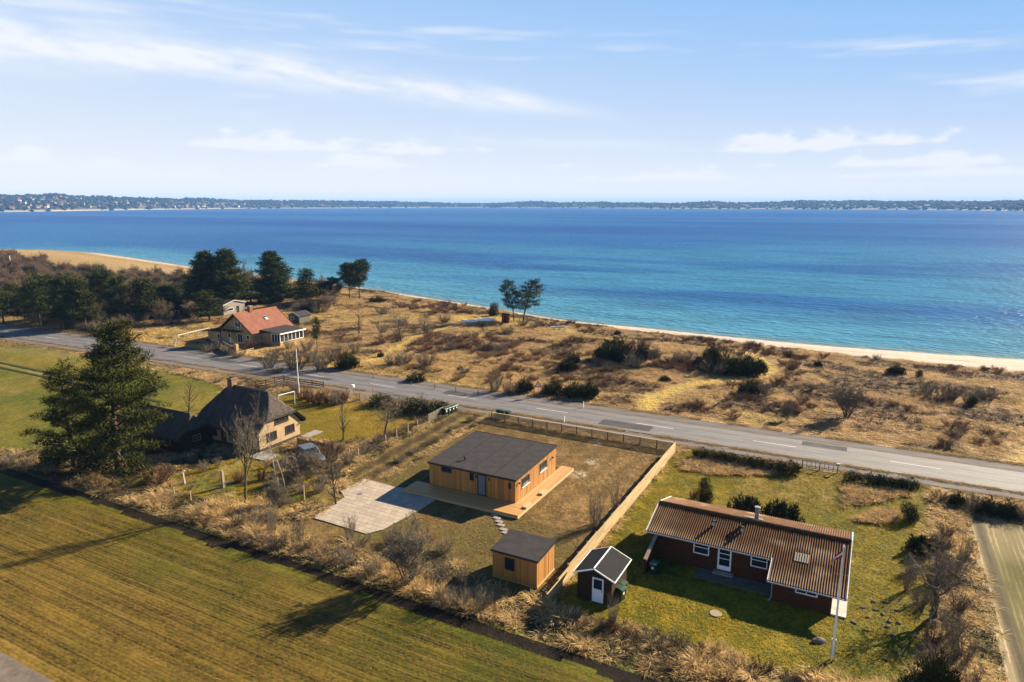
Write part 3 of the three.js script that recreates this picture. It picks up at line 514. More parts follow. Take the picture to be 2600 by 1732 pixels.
// ---- timber shed
{
  const t = thing('timber_shed', 'small timber clad shed with a black felt roof beside the tall straw', 'shed', -22.65, 0, -44.6), X0 = -1.95, X1 = 1.95, Z0 = -1.6, Z1 = 1.6, r = rngOf(21), top = (z) => 2.55 - (z - Z0) * 0.06;
  new MB().hexa([[X0 + 0.02, 0.02, Z1 - 0.02], [X1 - 0.02, 0.02, Z1 - 0.02], [X1 - 0.02, 0.02, Z0 + 0.02], [X0 + 0.02, 0.02, Z0 + 0.02], [X0 + 0.02, top(Z1) - 0.1, Z1 - 0.02], [X1 - 0.02, top(Z1) - 0.1, Z1 - 0.02], [X1 - 0.02, top(Z0) - 0.1, Z0 + 0.02], [X0 + 0.02, top(Z0) - 0.1, Z0 + 0.02]]).build('wall_core', M.darkWood, t);
  for (const [ax, a0, a1, fx, out, yt] of [['x', X0, X1, Z1 - 0.02, 1, () => top(Z1) - 0.1], ['z', Z0, Z1, X1 - 0.02, 1, (z) => top(z) - 0.1], ['x', X0, X1, Z0 + 0.02, -1, () => top(Z0) - 0.1], ['z', Z0, Z1, X0 + 0.02, -1, (z) => top(z) - 0.1]]) { const m = new MB(); boards(m, ax, a0, a1, fx, out, 0.1, yt, 0.145, r, [0.7, 1.1]); m.build('wall', M.larch, t); }
  const e = 0.1; const roof = new MB().hexa([[X0 - e, top(Z1 + e) - 0.12, Z1 + e], [X1 + e, top(Z1 + e) - 0.12, Z1 + e], [X1 + e, top(Z0 - e) - 0.12, Z0 - e], [X0 - e, top(Z0 - e) - 0.12, Z0 - e], [X0 - e, top(Z1 + e), Z1 + e], [X1 + e, top(Z1 + e), Z1 + e], [X1 + e, top(Z0 - e), Z0 - e], [X0 - e, top(Z0 - e), Z0 - e]]).build('roof', M.felt, t);
  const tr = new MB(), q = e + 0.025; tr.box(X0 - q, X1 + q, top(Z1 + e) - 0.16, top(Z1 + e) + 0.02, Z1 + e, Z1 + q);
  for (const [a, b] of [[X0 - q, X0 - e], [X1 + e, X1 + q]]) tr.hexa([[a, top(Z1 + e) - 0.16, Z1 + e], [b, top(Z1 + e) - 0.16, Z1 + e], [b, top(Z0 - e) - 0.16, Z0 - e], [a, top(Z0 - e) - 0.16, Z0 - e], [a, top(Z1 + e) + 0.02, Z1 + e], [b, top(Z1 + e) + 0.02, Z1 + e], [b, top(Z0 - e) + 0.02, Z0 - e], [a, top(Z0 - e) + 0.02, Z0 - e]]);
  tr.build('roof_edge', M.black, roof);
  opening(t, 'window', 'z', -0.82, 0.0, 0.95, 1.95, Z1 + 0.02, M.black, { fw: 0.06, depth: 0.07 });
  const b = new MB(); b.box(X1 + 0.012, X1 + 0.05, 0.02, 0.14, Z0, Z1).box(X0, X1 + 0.05, 0.02, 0.09, Z1 + 0.012, Z1 + 0.05); b.build('base_board', M.paleWood, t);
}
// ---- paving in front of the timber house, laid slab by slab
{
  const poly = [[-44.58, -43.85], [-43.16, -43.89], [-38.02, -43.73], [-37.27, -45.07], [-36.68, -50.16], [-36.59, -52.79], [-40.84, -53.54], [-42.27, -53.28], [-46.32, -53.47], [-46.45, -49.81], [-45.01, -48.78]];
  const t = thing('paving', 'light grey paved forecourt of square slabs left of the timber house deck', 'paving'); t.userData.kind = 'structure';
  const r = rngOf(31), P = 0.66, mats = [0.88, 0.95, 1.0, 1.06].map((k) => { const m = M.paving.clone(); m.color.multiplyScalar(k); return m; });
  const clip = (pl, ax, lim, keep) => { const o = []; for (let i = 0; i < pl.length; i++) { const p = pl[i], q = pl[(i + 1) % pl.length], a = (p[ax] - lim) * keep, b2 = (q[ax] - lim) * keep; if (a >= 0) o.push(p); if (a * b2 < 0) { const t2 = a / (a - b2); o.push([mixN(p[0], q[0], t2), mixN(p[1], q[1], t2)]); } } return o; };
  let n = 0; const whole = new Map();
  for (let iz = 0; iz < 17; iz++) for (let ix = 0; ix < 18; ix++) {
    const z0 = -53.9 + iz * P, x0 = -47.4 + ix * P + (iz % 2 ? P / 2 : 0); let pl = poly; for (const [ax, lim, k] of [[0, x0 + 0.012, 1], [0, x0 + P - 0.012, -1], [1, z0 + 0.012, 1], [1, z0 + P - 0.012, -1]]) { if (pl.length) pl = clip(pl, ax, lim, k); }
    if (pl.length < 3 || n >= 298 || Math.abs(THREE.ShapeUtils.area(pl.map(([a, b2]) => ({ x: a, y: b2 })))) < 0.03) continue;
    const cx = x0 + P / 2, cz = z0 + P / 2, full = pl.length === 4 && pl.every(([a, b2]) => Math.abs(Math.abs(a - cx) - P / 2 + 0.012) < 1e-3 && Math.abs(Math.abs(b2 - cz) - P / 2 + 0.012) < 1e-3);
    const mk = () => { const g = new MB(), f = THREE.ShapeUtils.triangulateShape(pl.map(([a, b2]) => new THREE.Vector2(a, b2)), []), at = (i, y) => [pl[i][0] - cx, y, pl[i][1] - cz]; for (const [i, j, k] of f) { const p = at(i, 0.05), q = at(j, 0.05), s2 = at(k, 0.05), up = (q[2] - p[2]) * (s2[0] - p[0]) - (q[0] - p[0]) * (s2[2] - p[2]); up > 0 ? g.tri(p, q, s2) : g.tri(p, s2, q); } for (let i = 0; i < pl.length; i++) { const j = (i + 1) % pl.length; g.quad(at(i, 0), at(j, 0), at(j, 0.05), at(i, 0.05)); } return g.geo(); };
    const key = full ? 'full' : `${ix}_${iz}`; if (!whole.has(key)) whole.set(key, mk());
    const s = meshOf('paving_slab', whole.get(key), mats[Math.floor(r() * 4)], t); s.position.set(cx, 0.025 + 0.008 * r(), cz); n++;
  }
  const c = new THREE.Vector2().set(-44.22, -50.15); const ring = meshOf('manhole_cover', new MB().cyl([c.x, 0.06, c.y], [c.x, 0.088, c.y], 0.32, 0.31, 20).geo(), mat([0.2, 0.18, 0.16], { rough: 0.6 }), t); ring.receiveShadow = true;
}
[[-29.27, -51.99], [-28.74, -51.46], [-28.26, -50.93], [-27.63, -50.29], [-27.14, -49.79], [-29.76, -52.46]].forEach(([x, z], i) => {
  const m = new MB().hexa([[-0.36, 0, 0.22], [0.36, 0, 0.22], [0.36, 0, -0.22], [-0.36, 0, -0.22], [-0.34, 0.05, 0.2], [0.34, 0.05, 0.2], [0.34, 0.05, -0.2], [-0.34, 0.05, -0.2]]), s = m.build('stepping_stone', M.concrete, scene);
  s.position.set(x, 0.03, z); s.rotation.y = 0.12 * (R3() - 0.5); tag(s, `pale concrete stepping stone, ${ORD[[1, 2, 3, 4, 5, 0][i]]} from the deck in the row towards the shed`, 'paving slab', 'stepping stones between deck and shed');
});
// ---- brick bungalow with corrugated roof
{
  const t = thing('brick_bungalow', 'low brick bungalow with a long brown corrugated roof and white trim', 'house', -7.2, 0, -55.4), X0 = -7.6, X1 = 7.55, RZ = 0, RY = 3.42, sl = 0.285;
  const yAt = (z) => RY - Math.abs(z - RZ) * sl, XS = 2.3, ZA = 3.75, ZB = 5.95, ZF = -4.1, wx0 = -7.0, wx1 = 6.65;
  const w = new MB();
  w.box(wx0, wx1, 0, yAt(3.4) - 0.08, -3.7, 3.4); w.box(XS + 0.25, wx1, 0, yAt(5.55) - 0.08, 3.4, 5.55);
  w.prismX([[-3.7, yAt(3.7) - 0.08], [3.4, yAt(3.4) - 0.08], [0, RY - 0.1]], wx0, wx1); w.prismX([[3.4, yAt(3.4) - 0.08], [3.4, yAt(5.55) - 0.08], [5.55, yAt(5.55) - 0.08]], XS + 0.25, wx1);
  w.build('wall', M.brick, t);
  // corrugated sheets: real waves, 0.177 m pitch, front and back slope
  const corr = (x0, x1, z0, z1) => {
    const n = Math.round((x1 - x0) / 0.177 * 6), rows = 8, h = 0.03;
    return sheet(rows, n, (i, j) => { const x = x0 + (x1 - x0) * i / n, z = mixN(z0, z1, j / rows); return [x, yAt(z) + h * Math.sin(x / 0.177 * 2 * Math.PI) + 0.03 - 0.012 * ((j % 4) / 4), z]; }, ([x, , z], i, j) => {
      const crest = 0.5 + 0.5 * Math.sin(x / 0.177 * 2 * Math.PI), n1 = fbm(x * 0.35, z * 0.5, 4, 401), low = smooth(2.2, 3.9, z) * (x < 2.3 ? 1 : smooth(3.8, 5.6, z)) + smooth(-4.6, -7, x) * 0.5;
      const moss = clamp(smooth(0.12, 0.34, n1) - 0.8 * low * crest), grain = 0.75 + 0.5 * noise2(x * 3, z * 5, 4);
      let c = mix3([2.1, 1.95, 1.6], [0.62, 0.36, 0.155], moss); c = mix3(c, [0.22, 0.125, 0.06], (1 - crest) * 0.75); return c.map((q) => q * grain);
    });
  };
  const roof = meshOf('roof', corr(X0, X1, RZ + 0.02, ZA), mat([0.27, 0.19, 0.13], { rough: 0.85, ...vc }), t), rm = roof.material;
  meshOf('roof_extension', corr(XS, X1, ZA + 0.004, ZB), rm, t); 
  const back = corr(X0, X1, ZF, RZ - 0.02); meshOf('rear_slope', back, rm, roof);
  const ridge = new MB(); for (let x = X0; x < X1 - 0.1; x += 1.01) ridge.cyl([x, RY + 0.01, 0], [Math.min(x + 1.04, X1), RY + 0.025, 0], 0.13, 0.14, 9); ridge.build('ridge_cap', mat([0.20, 0.105, 0.05], { rough: 0.9, map: scaled(T.speck, 2) }), roof);
  const lt = new MB(); for (let k = 0; k < 6; k++) { const x = 3.87 + k * 0.177 - 0.07; lt.hexa([[x, yAt(3.45) + 0.05, 3.45], [x + 0.1, yAt(3.45) + 0.05, 3.45], [x + 0.1, yAt(2.55) + 0.05, 2.55], [x, yAt(2.55) + 0.05, 2.55], [x, yAt(3.45) + 0.075, 3.45], [x + 0.1, yAt(3.45) + 0.075, 3.45], [x + 0.1, yAt(2.55) + 0.075, 2.55], [x, yAt(2.55) + 0.075, 2.55]]); } lt.build('rooflight_strips', mat([0.55, 0.47, 0.33], { rough: 0.5 }), roof);
  for (const [x, zz] of [[X0 - 0.06, [ZF, 0, ZA]], [X1 + 0.003, [ZF, 0, ZB]], [XS - 0.06, [ZA - 0.05, ZB]]]) { const trim = new MB(); for (let k = 1; k < zz.length; k++) { const a = zz[k - 1], b = zz[k]; trim.hexa([[x, yAt(b) - 0.14, b], [x + 0.057, yAt(b) - 0.14, b], [x + 0.057, yAt(a) - 0.14, a], [x, yAt(a) - 0.14, a], [x, yAt(b) + 0.075, b], [x + 0.057, yAt(b) + 0.075, b], [x + 0.057, yAt(a) + 0.075, a], [x, yAt(a) + 0.075, a]]); } trim.build('barge_board', M.white, roof); }
  
  const gut = new MB(); gut.box(X0, XS - 0.07, yAt(ZA) - 0.1, yAt(ZA) - 0.01, ZA + 0.006, ZA + 0.11).box(XS - 0.05, X1, yAt(ZB) - 0.1, yAt(ZB) - 0.01, ZB + 0.003, ZB + 0.11); gut.build('gutter', M.zinc, roof);
  const sof = new MB(); sof.box(X0 + 0.02, wx1, yAt(3.6) - 0.2, yAt(3.6) - 0.16, 3.43, ZA - 0.01).box(XS + 0.02, X1 - 0.02, yAt(5.8) - 0.2, yAt(5.8) - 0.16, 5.58, ZB - 0.01); sof.build('soffit', M.darkWood, roof);
  const W = (n, a0, a1, y0, y1, z, o) => opening(t, n, 'z', a0 + 7.2, a1 + 7.2, y0, y1, z, M.white, { fw: 0.08, ...o });
  W('window', -10.95, -9.7, 1.22, 2.2, 3.4, { bars: [0.6] });
  const d = W('back_door', -9.0, -7.95, 0.32, 2.25, 3.4, { bars: [0.5, 0.72], lower: 0.12, fw: 0.12 }); new MB().box(-0.9, -0.86, 1.2, 1.35, 3.45, 3.5).build('handle', M.steel, d);
  W('window', -6.5, -5.25, 1.22, 2.2, 3.4, { bars: [0.6] });
  W('window', -3.0, -1.5, 1.1, 1.72, 5.55, { mull: [0.5] });
  new MB().box(-2.05, -0.5, 0.02, 0.2, 3.41, 3.9).build('door_step', M.concrete, t);
  new MB().cyl([XS + 0.3, 0.25, 5.66], [XS + 0.3, yAt(ZB) - 0.1, 5.66], 0.04, 0.04, 8).cyl([XS + 0.3, 0.25, 5.66], [XS + 0.12, 0.1, 5.9], 0.04, 0.04, 8).build('downpipe', M.zinc, t);
  new MB().prismX([[3.403, 0], [6.45, 0], [6.45, 1.25], [3.403, 2.05]], wx0 + 0.05, wx0 + 0.28).build('wing_wall', M.brick, t);
  { const cp = new MB(); for (let k = 0; k < 8; k++) { const z0 = 3.42 + k * 0.38, z1 = z0 + 0.365, y = (z) => 2.055 - (z - 3.403) * 0.8 / 3.047; cp.tint(shade(R3, 0.8, 1.2)).hexa([[wx0 + 0.02, y(z1), z1], [wx0 + 0.31, y(z1), z1], [wx0 + 0.31, y(z0), z0], [wx0 + 0.02, y(z0), z0], [wx0 + 0.02, y(z1) + 0.05, z1], [wx0 + 0.31, y(z1) + 0.05, z1], [wx0 + 0.31, y(z0) + 0.05, z0], [wx0 + 0.02, y(z0) + 0.05, z0]]); } cp.build('coping', mat([0.42, 0.32, 0.23], { ...vc }), t); }
  new MB().cyl([0.4, RY - 0.3, -0.75], [0.4, RY + 0.85, -0.75], 0.17, 0.17, 12).cyl([0.4, RY + 0.93, -0.75], [0.4, RY + 0.98, -0.75], 0.26, 0.22, 12).cyl([0.4, RY + 0.85, -0.75], [0.4, RY + 0.93, -0.75], 0.08, 0.08, 6).build('flue', M.greyMetal, t);
  new MB().box(-0.6, 0.9, RY - 0.16, RY - 0.1, -1.0, -0.72).build('flue_flashing', M.concrete, t);
  for (const x of [-2.6, -0.35]) { const v = new MB().cyl([x, yAt(1.5) - 0.05, 1.5], [x, yAt(1.5) + 0.32, 1.5], 0.12, 0.11, 9).build('roof_vent', M.offWhite, t); new MB().cyl([x, yAt(1.5) + 0.33, 1.5], [x, yAt(1.5) + 0.46, 1.5], 0.15, 0.13, 9).build('vent_cap', M.black, v); }
  new MB().box(wx1 + 0.01, X1 + 0.1, 0.0, 0.13, -3.6, 5.6).build('terrace', mat([0.72, 0.62, 0.54], { map: scaled(T.speck, 3) }), t);
  new MB().box(-3.2, 2.4, 0.0, 0.06, 3.45, 5.0).build('back_terrace', M.stone, t);
}
// ---- garden shed with white rimmed dark roof
{
  const t = thing('garden_shed', 'dark garden shed with white edged gable roof against the plank fence', 'shed', -16.2, 0, -45.15), L = 1.85, e = 1.62, yr = 2.75, ye = 2.08;
  new MB().prism([[-1.35, 0], [1.35, 0], [1.35, ye + 0.1], [0, yr - 0.12], [-1.35, ye + 0.1]], -1.7, 1.7).build('wall', mat([0.10, 0.052, 0.03], { map: scaled(T.wood, 0.9, 2) }), t);
  const rf = new MB(); for (const s of [-1, 1]) rf.prism(s > 0 ? [[0, yr], [0, yr - 0.07], [e, ye - 0.07], [e, ye]] : [[0, yr], [-e, ye], [-e, ye - 0.07], [0, yr - 0.07]], -L, L); const roof = rf.build('roof', M.feltDark, t);
  const tr = new MB(); for (const s of [-1, 1]) { for (const z of [-L - 0.025, L + 0.025]) tr.bar([0, yr - 0.04, z], [s * (e + 0.04), ye - 0.05, z], 0.04, 0.1); tr.bar([s * (e + 0.02), ye - 0.03, -L], [s * (e + 0.02), ye - 0.03, L], 0.04, 0.1); } tr.bar([0, yr + 0.03, -L], [0, yr + 0.03, L], 0.09, 0.04); tr.build('roof_trim', M.white, roof);
  const d = opening(t, 'door', 'z', -0.15, 0.72, 0.05, 1.98, 1.7, M.white, { fw: 0.1, lower: 0.48, bars: [] }); new MB().box(0.58, 0.62, 0.95, 1.08, 1.75, 1.79).build('handle', M.black, d);
}
// ---- thatched house
function thatchRoof(t, x0, x1, z0, z1, ye, yr, hipL, hipR) {
  // swept thatch: profile curves up from the eaves; half hips at both ends
  const zc = (z0 + z1) / 2, hw = (z1 - z0) / 2, n = 14, nx = 30;
  const top = (x, z) => { const a = Math.abs(z - zc) / hw, y = mixN(yr, ye, Math.pow(a, 0.92)) - 0.12 * Math.sin(a * Math.PI) * 1.0; const l = (x - x0) / Math.max(hipL, 0.01), r = (x1 - x) / Math.max(hipR, 0.01); const hipY = (q, y0) => mixN(y0, yr + 0.4, Math.pow(clamp(q), 0.9)); return Math.min(y, hipL ? hipY(l, ye + (yr - ye) * 0.36) + 0 : y, hipR ? hipY(r, ye + (yr - ye) * 0.36) : y); };
  const g = sheet(n * 2, nx * 2, (i, j) => { const x = mixN(x0, x1, i / (nx * 2)), z = mixN(z0, z1, j / (n * 2)); return [x, top(x, z) + 0.05 * (fbm(x * 1.2, z * 1.2, 3, 6) - 0.5), z]; });
  const roof = meshOf('roof', g, M.thatch, t);
  const m = new MB(), th = 0.34;
  for (let i = 0; i < 40; i++) { const a = mixN(x0, x1, i / 40), b = mixN(x0, x1, (i + 1) / 40); for (const z of [z0, z1]) { m.quad([a, top(a, z), z], [b, top(b, z), z], [b, top(b, z) - th, z + (z === z1 ? -0.12 : 0.12)], [a, top(a, z) - th, z + (z === z1 ? -0.12 : 0.12)]); m.quad([a, top(a, z) - th, z + (z === z1 ? -0.12 : 0.12)], [b, top(b, z) - th, z + (z === z1 ? -0.12 : 0.12)], [b, top(b, z) - th, z + (z === z1 ? -0.55 : 0.55)], [a, top(a, z) - th, z + (z === z1 ? -0.55 : 0.55)]); } }
  for (let i = 0; i < 28; i++) { const a = mixN(z0, z1, i / 28), b = mixN(z0, z1, (i + 1) / 28); for (const [x, s] of [[x0, 1], [x1, -1]]) { m.quad([x, top(x, a), a], [x, top(x, b), b], [x + s * 0.12, top(x, b) - th, b], [x + s * 0.12, top(x, a) - th, a]); m.quad([x + s * 0.12, top(x, a) - th, a], [x + s * 0.12, top(x, b) - th, b], [x + s * 0.6, top(x, b) - th, b], [x + s * 0.6, top(x, a) - th, a]); } }
  m.build('thatch_edge', M.thatch, roof);
  return { roof, top };
}
{
  const t = thing('thatched_house', 'cream house under a steep dark thatched roof with half hipped gable', 'house', -67.6, 0, -57.15);
  const X0 = -5.0, X1 = 5.0, Z0 = -3.25, Z1 = 3.25;
  const { roof, top } = thatchRoof(t, -5.7, 5.45, -3.95, 3.95, 2.35, 6.55, 2.5, 2.4);
  new MB().prismX([[Z0, 0], [Z1, 0], [Z1, 2.35], [1.55, 4.0], [-1.55, 4.0], [Z0, 2.35]], X0, X1).build('wall', M.cream, t);
  const rc = new MB(); for (let k = 0; k < 14; k++) rc.cyl([-3.3 + k * 0.46, 6.45, 0], [-2.82 + k * 0.46, 6.45, 0], 0.2, 0.22, 8); rc.build('ridge_roll', mat([0.24, 0.19, 0.14], { map: scaled(T.thatch, 2) }), roof);
  const ch = new MB().box(-3.25, -2.45, 5.6, 7.35, -0.4, 0.4).box(-3.33, -2.37, 7.35, 7.5, -0.48, 0.48).build('chimney', M.brickPale, t); new MB().box(-3.05, -2.65, 7.5, 7.66, -0.2, 0.2).build('chimney_pot', M.black, ch);
  const GW = (z0, z1, y0, y1, o) => opening(t, 'window', 'x', z0, z1, y0, y1, X1, mat([0.10, 0.055, 0.03]), { fw: 0.09, sill: true, ...o });
  GW(-1.45, 0.75, 2.75, 3.75, { mull: [0.33, 0.66] }); GW(0.55, 2.1, 1.0, 2.0, { mull: [0.5] }); GW(-2.35, -0.85, 1.05, 2.05, { mull: [0.5] });
  for (const [a, b, n] of [[-0.2, 1.5, 'window'], [2.3, 3.6, 'window'], [-3.6, -2.3, 'window']]) opening(t, n, 'z', a, b, 0.85, 1.95, Z1, mat([0.10, 0.055, 0.03]), { fw: 0.08, mull: [0.5], bars: [0.5] });
  opening(t, 'front_door', 'z', -1.6, -0.7, 0.05, 2.05, Z1, mat([0.12, 0.07, 0.04]), { fw: 0.1, lower: 0.5 });
  new MB().box(X0 - 0.03, X1 + 0.03, 0, 0.35, Z0 - 0.03, Z1 + 0.03).build('plinth', mat([0.08, 0.06, 0.05]), t);
  new MB().box(X1 + 0.2, X1 + 2.9, 0.0, 0.14, 3.0, 5.1).build('front_terrace', M.concrete, t);
  new MB().box(X1 + 0.05, X1 + 1.3, 0.0, 0.1, -5.9, -3.2).build('side_terrace', M.concrete, t);
}
{
  const t = thing('thatched_outbuilding', 'low thatched outbuilding with a dark barn window behind the big pine', 'outbuilding', -76.3, 0, -51.6);
  thatchRoof(t, -6.2, 6.0, -2.9, 2.9, 1.95, 4.2, 1.8, 1.6);
  new MB().prismX([[-2.4, 0], [2.4, 0], [2.4, 1.95], [0.9, 2.9], [-0.9, 2.9], [-2.4, 1.95]], -5.7, 5.5).build('wall', mat([0.085, 0.05, 0.035], { map: scaled(T.wood, 1, 2) }), t);
  opening(t, 'window', 'z', 3.1, 4.1, 0.7, 1.6, 2.4, M.greyWood, { fw: 0.07, mull: [0.5], bars: [0.5] }); opening(t, 'barn_door', 'z', -1.2, 1.2, 0.02, 1.85, 2.4, M.darkWood, { fw: 0.1, lower: 0.8 });
  opening(t, 'window', 'x', -0.6, 0.5, 0.8, 1.6, 5.5, M.greyWood, { fw: 0.07, mull: [0.5], bars: [0.5] });
  new MB().box(-5.6, -3.4, 0.0, 1.9, 2.42, 2.9).build('lean_to', mat([0.6, 0.47, 0.25], { map: scaled(T.wood, 1) }), t);
}
// ---- red tiled house across the road
{
  const t = thing('red_roofed_house', 'yellow house with an orange red tiled gable roof across the road', 'house', -118, 0, -103.2), hw = 5.25, L = 5.9, yr = 6.35, ye = 2.55;
  new MB().prism([[-4.75, 0], [4.75, 0], [4.75, ye + 0.2], [0, yr - 0.35], [-4.75, ye + 0.2]], -5.4, 5.4).build('wall', M.yellow, t);
  const slope = (s) => { const rows = 26, per = 10; return sheet(rows * 2, 40 * 2, (i, j) => { const z = mixN(-L, L, i / 80), q = j / (rows * 2), st = (j % 2) * 0.035; return [s * hw * q, mixN(yr, ye, q) + 0.02 * Math.sin(z / 0.3 * 2 * Math.PI) + st, z]; }, ([x, , z]) => { const n = fbm(z * 1.7, x * 2.2, 4, 501); const k = 0.72 + 0.6 * n; return [k, k * mixN(0.8, 1.15, noise2(z * 2, x * 3, 5)), k * 0.9]; }); };
  const roof = meshOf('roof', slope(1), M.tile, t); meshOf('rear_slope', slope(-1), M.tile, roof);
  const und = new MB(); for (const s of [-1, 1]) und.prism(s > 0 ? [[0, yr - 0.03], [0, yr - 0.2], [hw, ye - 0.2], [hw, ye - 0.03]] : [[0, yr - 0.03], [-hw, ye - 0.03], [-hw, ye - 0.2], [0, yr - 0.2]], -L + 0.02, L - 0.02); und.build('roof_boards', mat([0.05, 0.03, 0.022]), roof);
  new MB().cyl([0, yr + 0.03, -L], [0, yr + 0.03, L], 0.13, 0.13, 8).build('ridge_tiles', mat([0.45, 0.16, 0.075]), roof);
  for (const s of [-1, 1]) for (const z of [-L - 0.03, L + 0.03]) new MB().bar([0, yr - 0.08, z], [s * hw, ye - 0.08, z], 0.05, 0.26).build('barge_board', M.darkWood, roof);
  const ch = new MB().box(-0.35, 0.35, yr - 0.6, yr + 1.05, 0.9, 1.75).build('chimney', mat([0.42, 0.2, 0.1], { map: scaled(T.brick, 1.92) }), t); new MB().box(-0.4, 0.4, yr + 1.05, yr + 1.18, 0.85, 1.8).build('chimney_cap', M.concrete, ch);
  { const q0 = 0.34, q1 = 0.52, y = (q) => mixN(yr, ye, q) + 0.06, s = new MB(); s.hexa([[hw * q0, y(q0), -0.35], [hw * q1, y(q1), -0.35], [hw * q1, y(q1), -1.15], [hw * q0, y(q0), -1.15], [hw * q0, y(q0) + 0.1, -0.35], [hw * q1, y(q1) + 0.1, -0.35], [hw * q1, y(q1) + 0.1, -1.15], [hw * q0, y(q0) + 0.1, -1.15]]); const sk = s.build('skylight', M.zinc, roof); new MB().hexa([[hw * q0 + 0.1, y(q0) + 0.05, -0.43], [hw * q1 - 0.1, y(q1) + 0.1, -0.43], [hw * q1 - 0.1, y(q1) + 0.1, -1.07], [hw * q0 + 0.1, y(q0) + 0.05, -1.07], [hw * q0 + 0.1, y(q0) + 0.06, -0.43], [hw * q1 - 0.1, y(q1) + 0.115, -0.43], [hw * q1 - 0.1, y(q1) + 0.115, -1.07], [hw * q0 + 0.1, y(q0) + 0.06, -1.07]]).build('pane', M.glass, sk); }
  const FW = (n, a0, a1, y0, y1, o) => opening(t, n, 'z', a0, a1, y0, y1, 5.4, M.white, { fw: 0.07, ...o });
  FW('balcony_door', -0.2, 1.5, 3.05, 4.7, { mull: [0.5] }); FW('window', 0.3, 1.9, 0.3, 2.2, { mull: [0.5] }); FW('window', 3.0, 3.9, 1.1, 2.1, { mull: [] }); FW('front_door', -2.6, -1.7, 0.05, 2.1, { lower: 0.5 });
  const bal = new MB().box(-3.4, 1.9, 2.72, 2.88, 5.42, 6.9).build('balcony', M.darkWood, t); const rl = new MB(); for (const x of [-3.35, -2.05, -0.75, 0.55, 1.85]) rl.box(x - 0.03, x + 0.03, 2.88, 3.75, 6.82, 6.88); rl.box(-3.4, 1.9, 3.72, 3.78, 6.8, 6.9).box(-3.4, 1.9, 3.3, 3.34, 6.83, 6.87); rl.build('railing', M.darkWood, bal);
  for (const x of [-3.3, -0.7]) new MB().box(x - 0.07, x + 0.07, 0, 2.72, 6.72, 6.86).build('balcony_post', mat([0.2, 0.05, 0.03]), bal);
  opening(t, 'window', 'x', 2.4, 3.5, 0.75, 2.2, 4.75, M.white, { fw: 0.08, mull: [0.5], bars: [0.62] }); opening(t, 'window', 'x', -0.4, 0.6, 0.9, 2.0, 4.75, M.white, { fw: 0.08, mull: [0.5] });
  // lean-to on the left
  const lt = new MB().box(-9.2, -4.77, 0, 1.95, 0.2, 5.2).build('lean_to', M.yellow, t); new MB().prism([[-9.7, 1.85], [-4.6, 3.1], [-4.6, 3.22], [-9.7, 1.98]], -0.1, 5.9).build('lean_to_roof', M.feltDark, lt); opening(t, 'window', 'z', -6.3, -5.4, 0.5, 1.6, 5.2, M.white);
  // sunroom with white glazing
  const SX = 10.1, s0 = -3.6, s1 = 2.9, sr = new MB().box(4.77, SX - 0.08, 0, 0.75, s0, s1).box(4.77, 7.6, 0.75, 2.35, s1 - 0.14, s1 - 0.01).build('sunroom', M.yellow, t);
  new MB().prism([[4.8, 2.85], [4.8, 3.02], [SX + 0.4, 2.62], [SX + 0.4, 2.46]], s0 - 0.35, s1 + 0.4).build('sunroom_roof', M.felt, sr);
  new MB().box(SX + 0.402, SX + 0.45, 2.42, 2.66, s0 - 0.37, s1 + 0.42).build('fascia', M.white, sr);
  const fr = new MB(); for (let k = 0; k <= 6; k++) { const z = mixN(s0, s1, k / 6); fr.box(SX - 0.1, SX, 0.75, 2.45, z - 0.05, z + 0.05); } fr.box(SX - 0.1, SX + 0.02, 0.7, 0.8, s0, s1).box(SX - 0.1, SX, 2.3, 2.5, s0, s1); for (const x of [7.6, 8.4, 9.2]) fr.box(x - 0.05, x + 0.05, 0, 2.45, s1 - 0.1, s1); fr.box(7.6, SX, 2.3, 2.5, s1 - 0.1, s1); fr.build('sunroom_frame', M.white, sr);
  new MB().box(SX - 0.06, SX - 0.04, 0.8, 2.3, s0, s1).box(7.6, SX - 0.1, 0.2, 2.3, s1 - 0.06, s1 - 0.04).build('pane', M.glass, sr);
  const st = new MB(); for (let k = 0; k < 3; k++) st.box(8.2, 9.4, 0, 0.5 - k * 0.16, s1 + 0.02 + k * 0.3, s1 + 0.32 + k * 0.3); st.build('steps', M.concrete, sr);
}
{
  const r = 0, t = thing('courtyard_wall', 'low yellow courtyard wall with a pale pier in front of the red roofed house', 'wall', 0, 0, 0);
  const a = [-116.87, -93.23], b = [-109.42, -90.17]; new MB().bar([a[0], 0.7, a[1]], [b[0], 0.7, b[1]], 0.2, 1.4).build('wall', mat([0.3, 0.22, 0.13], { map: scaled(T.plaster, 2) }), t); new MB().box(b[0] - 0.05, b[0] + 0.6, 0, 2.1, b[1] - 0.3, b[1] + 0.3).build('pier', M.yellow, t);
}
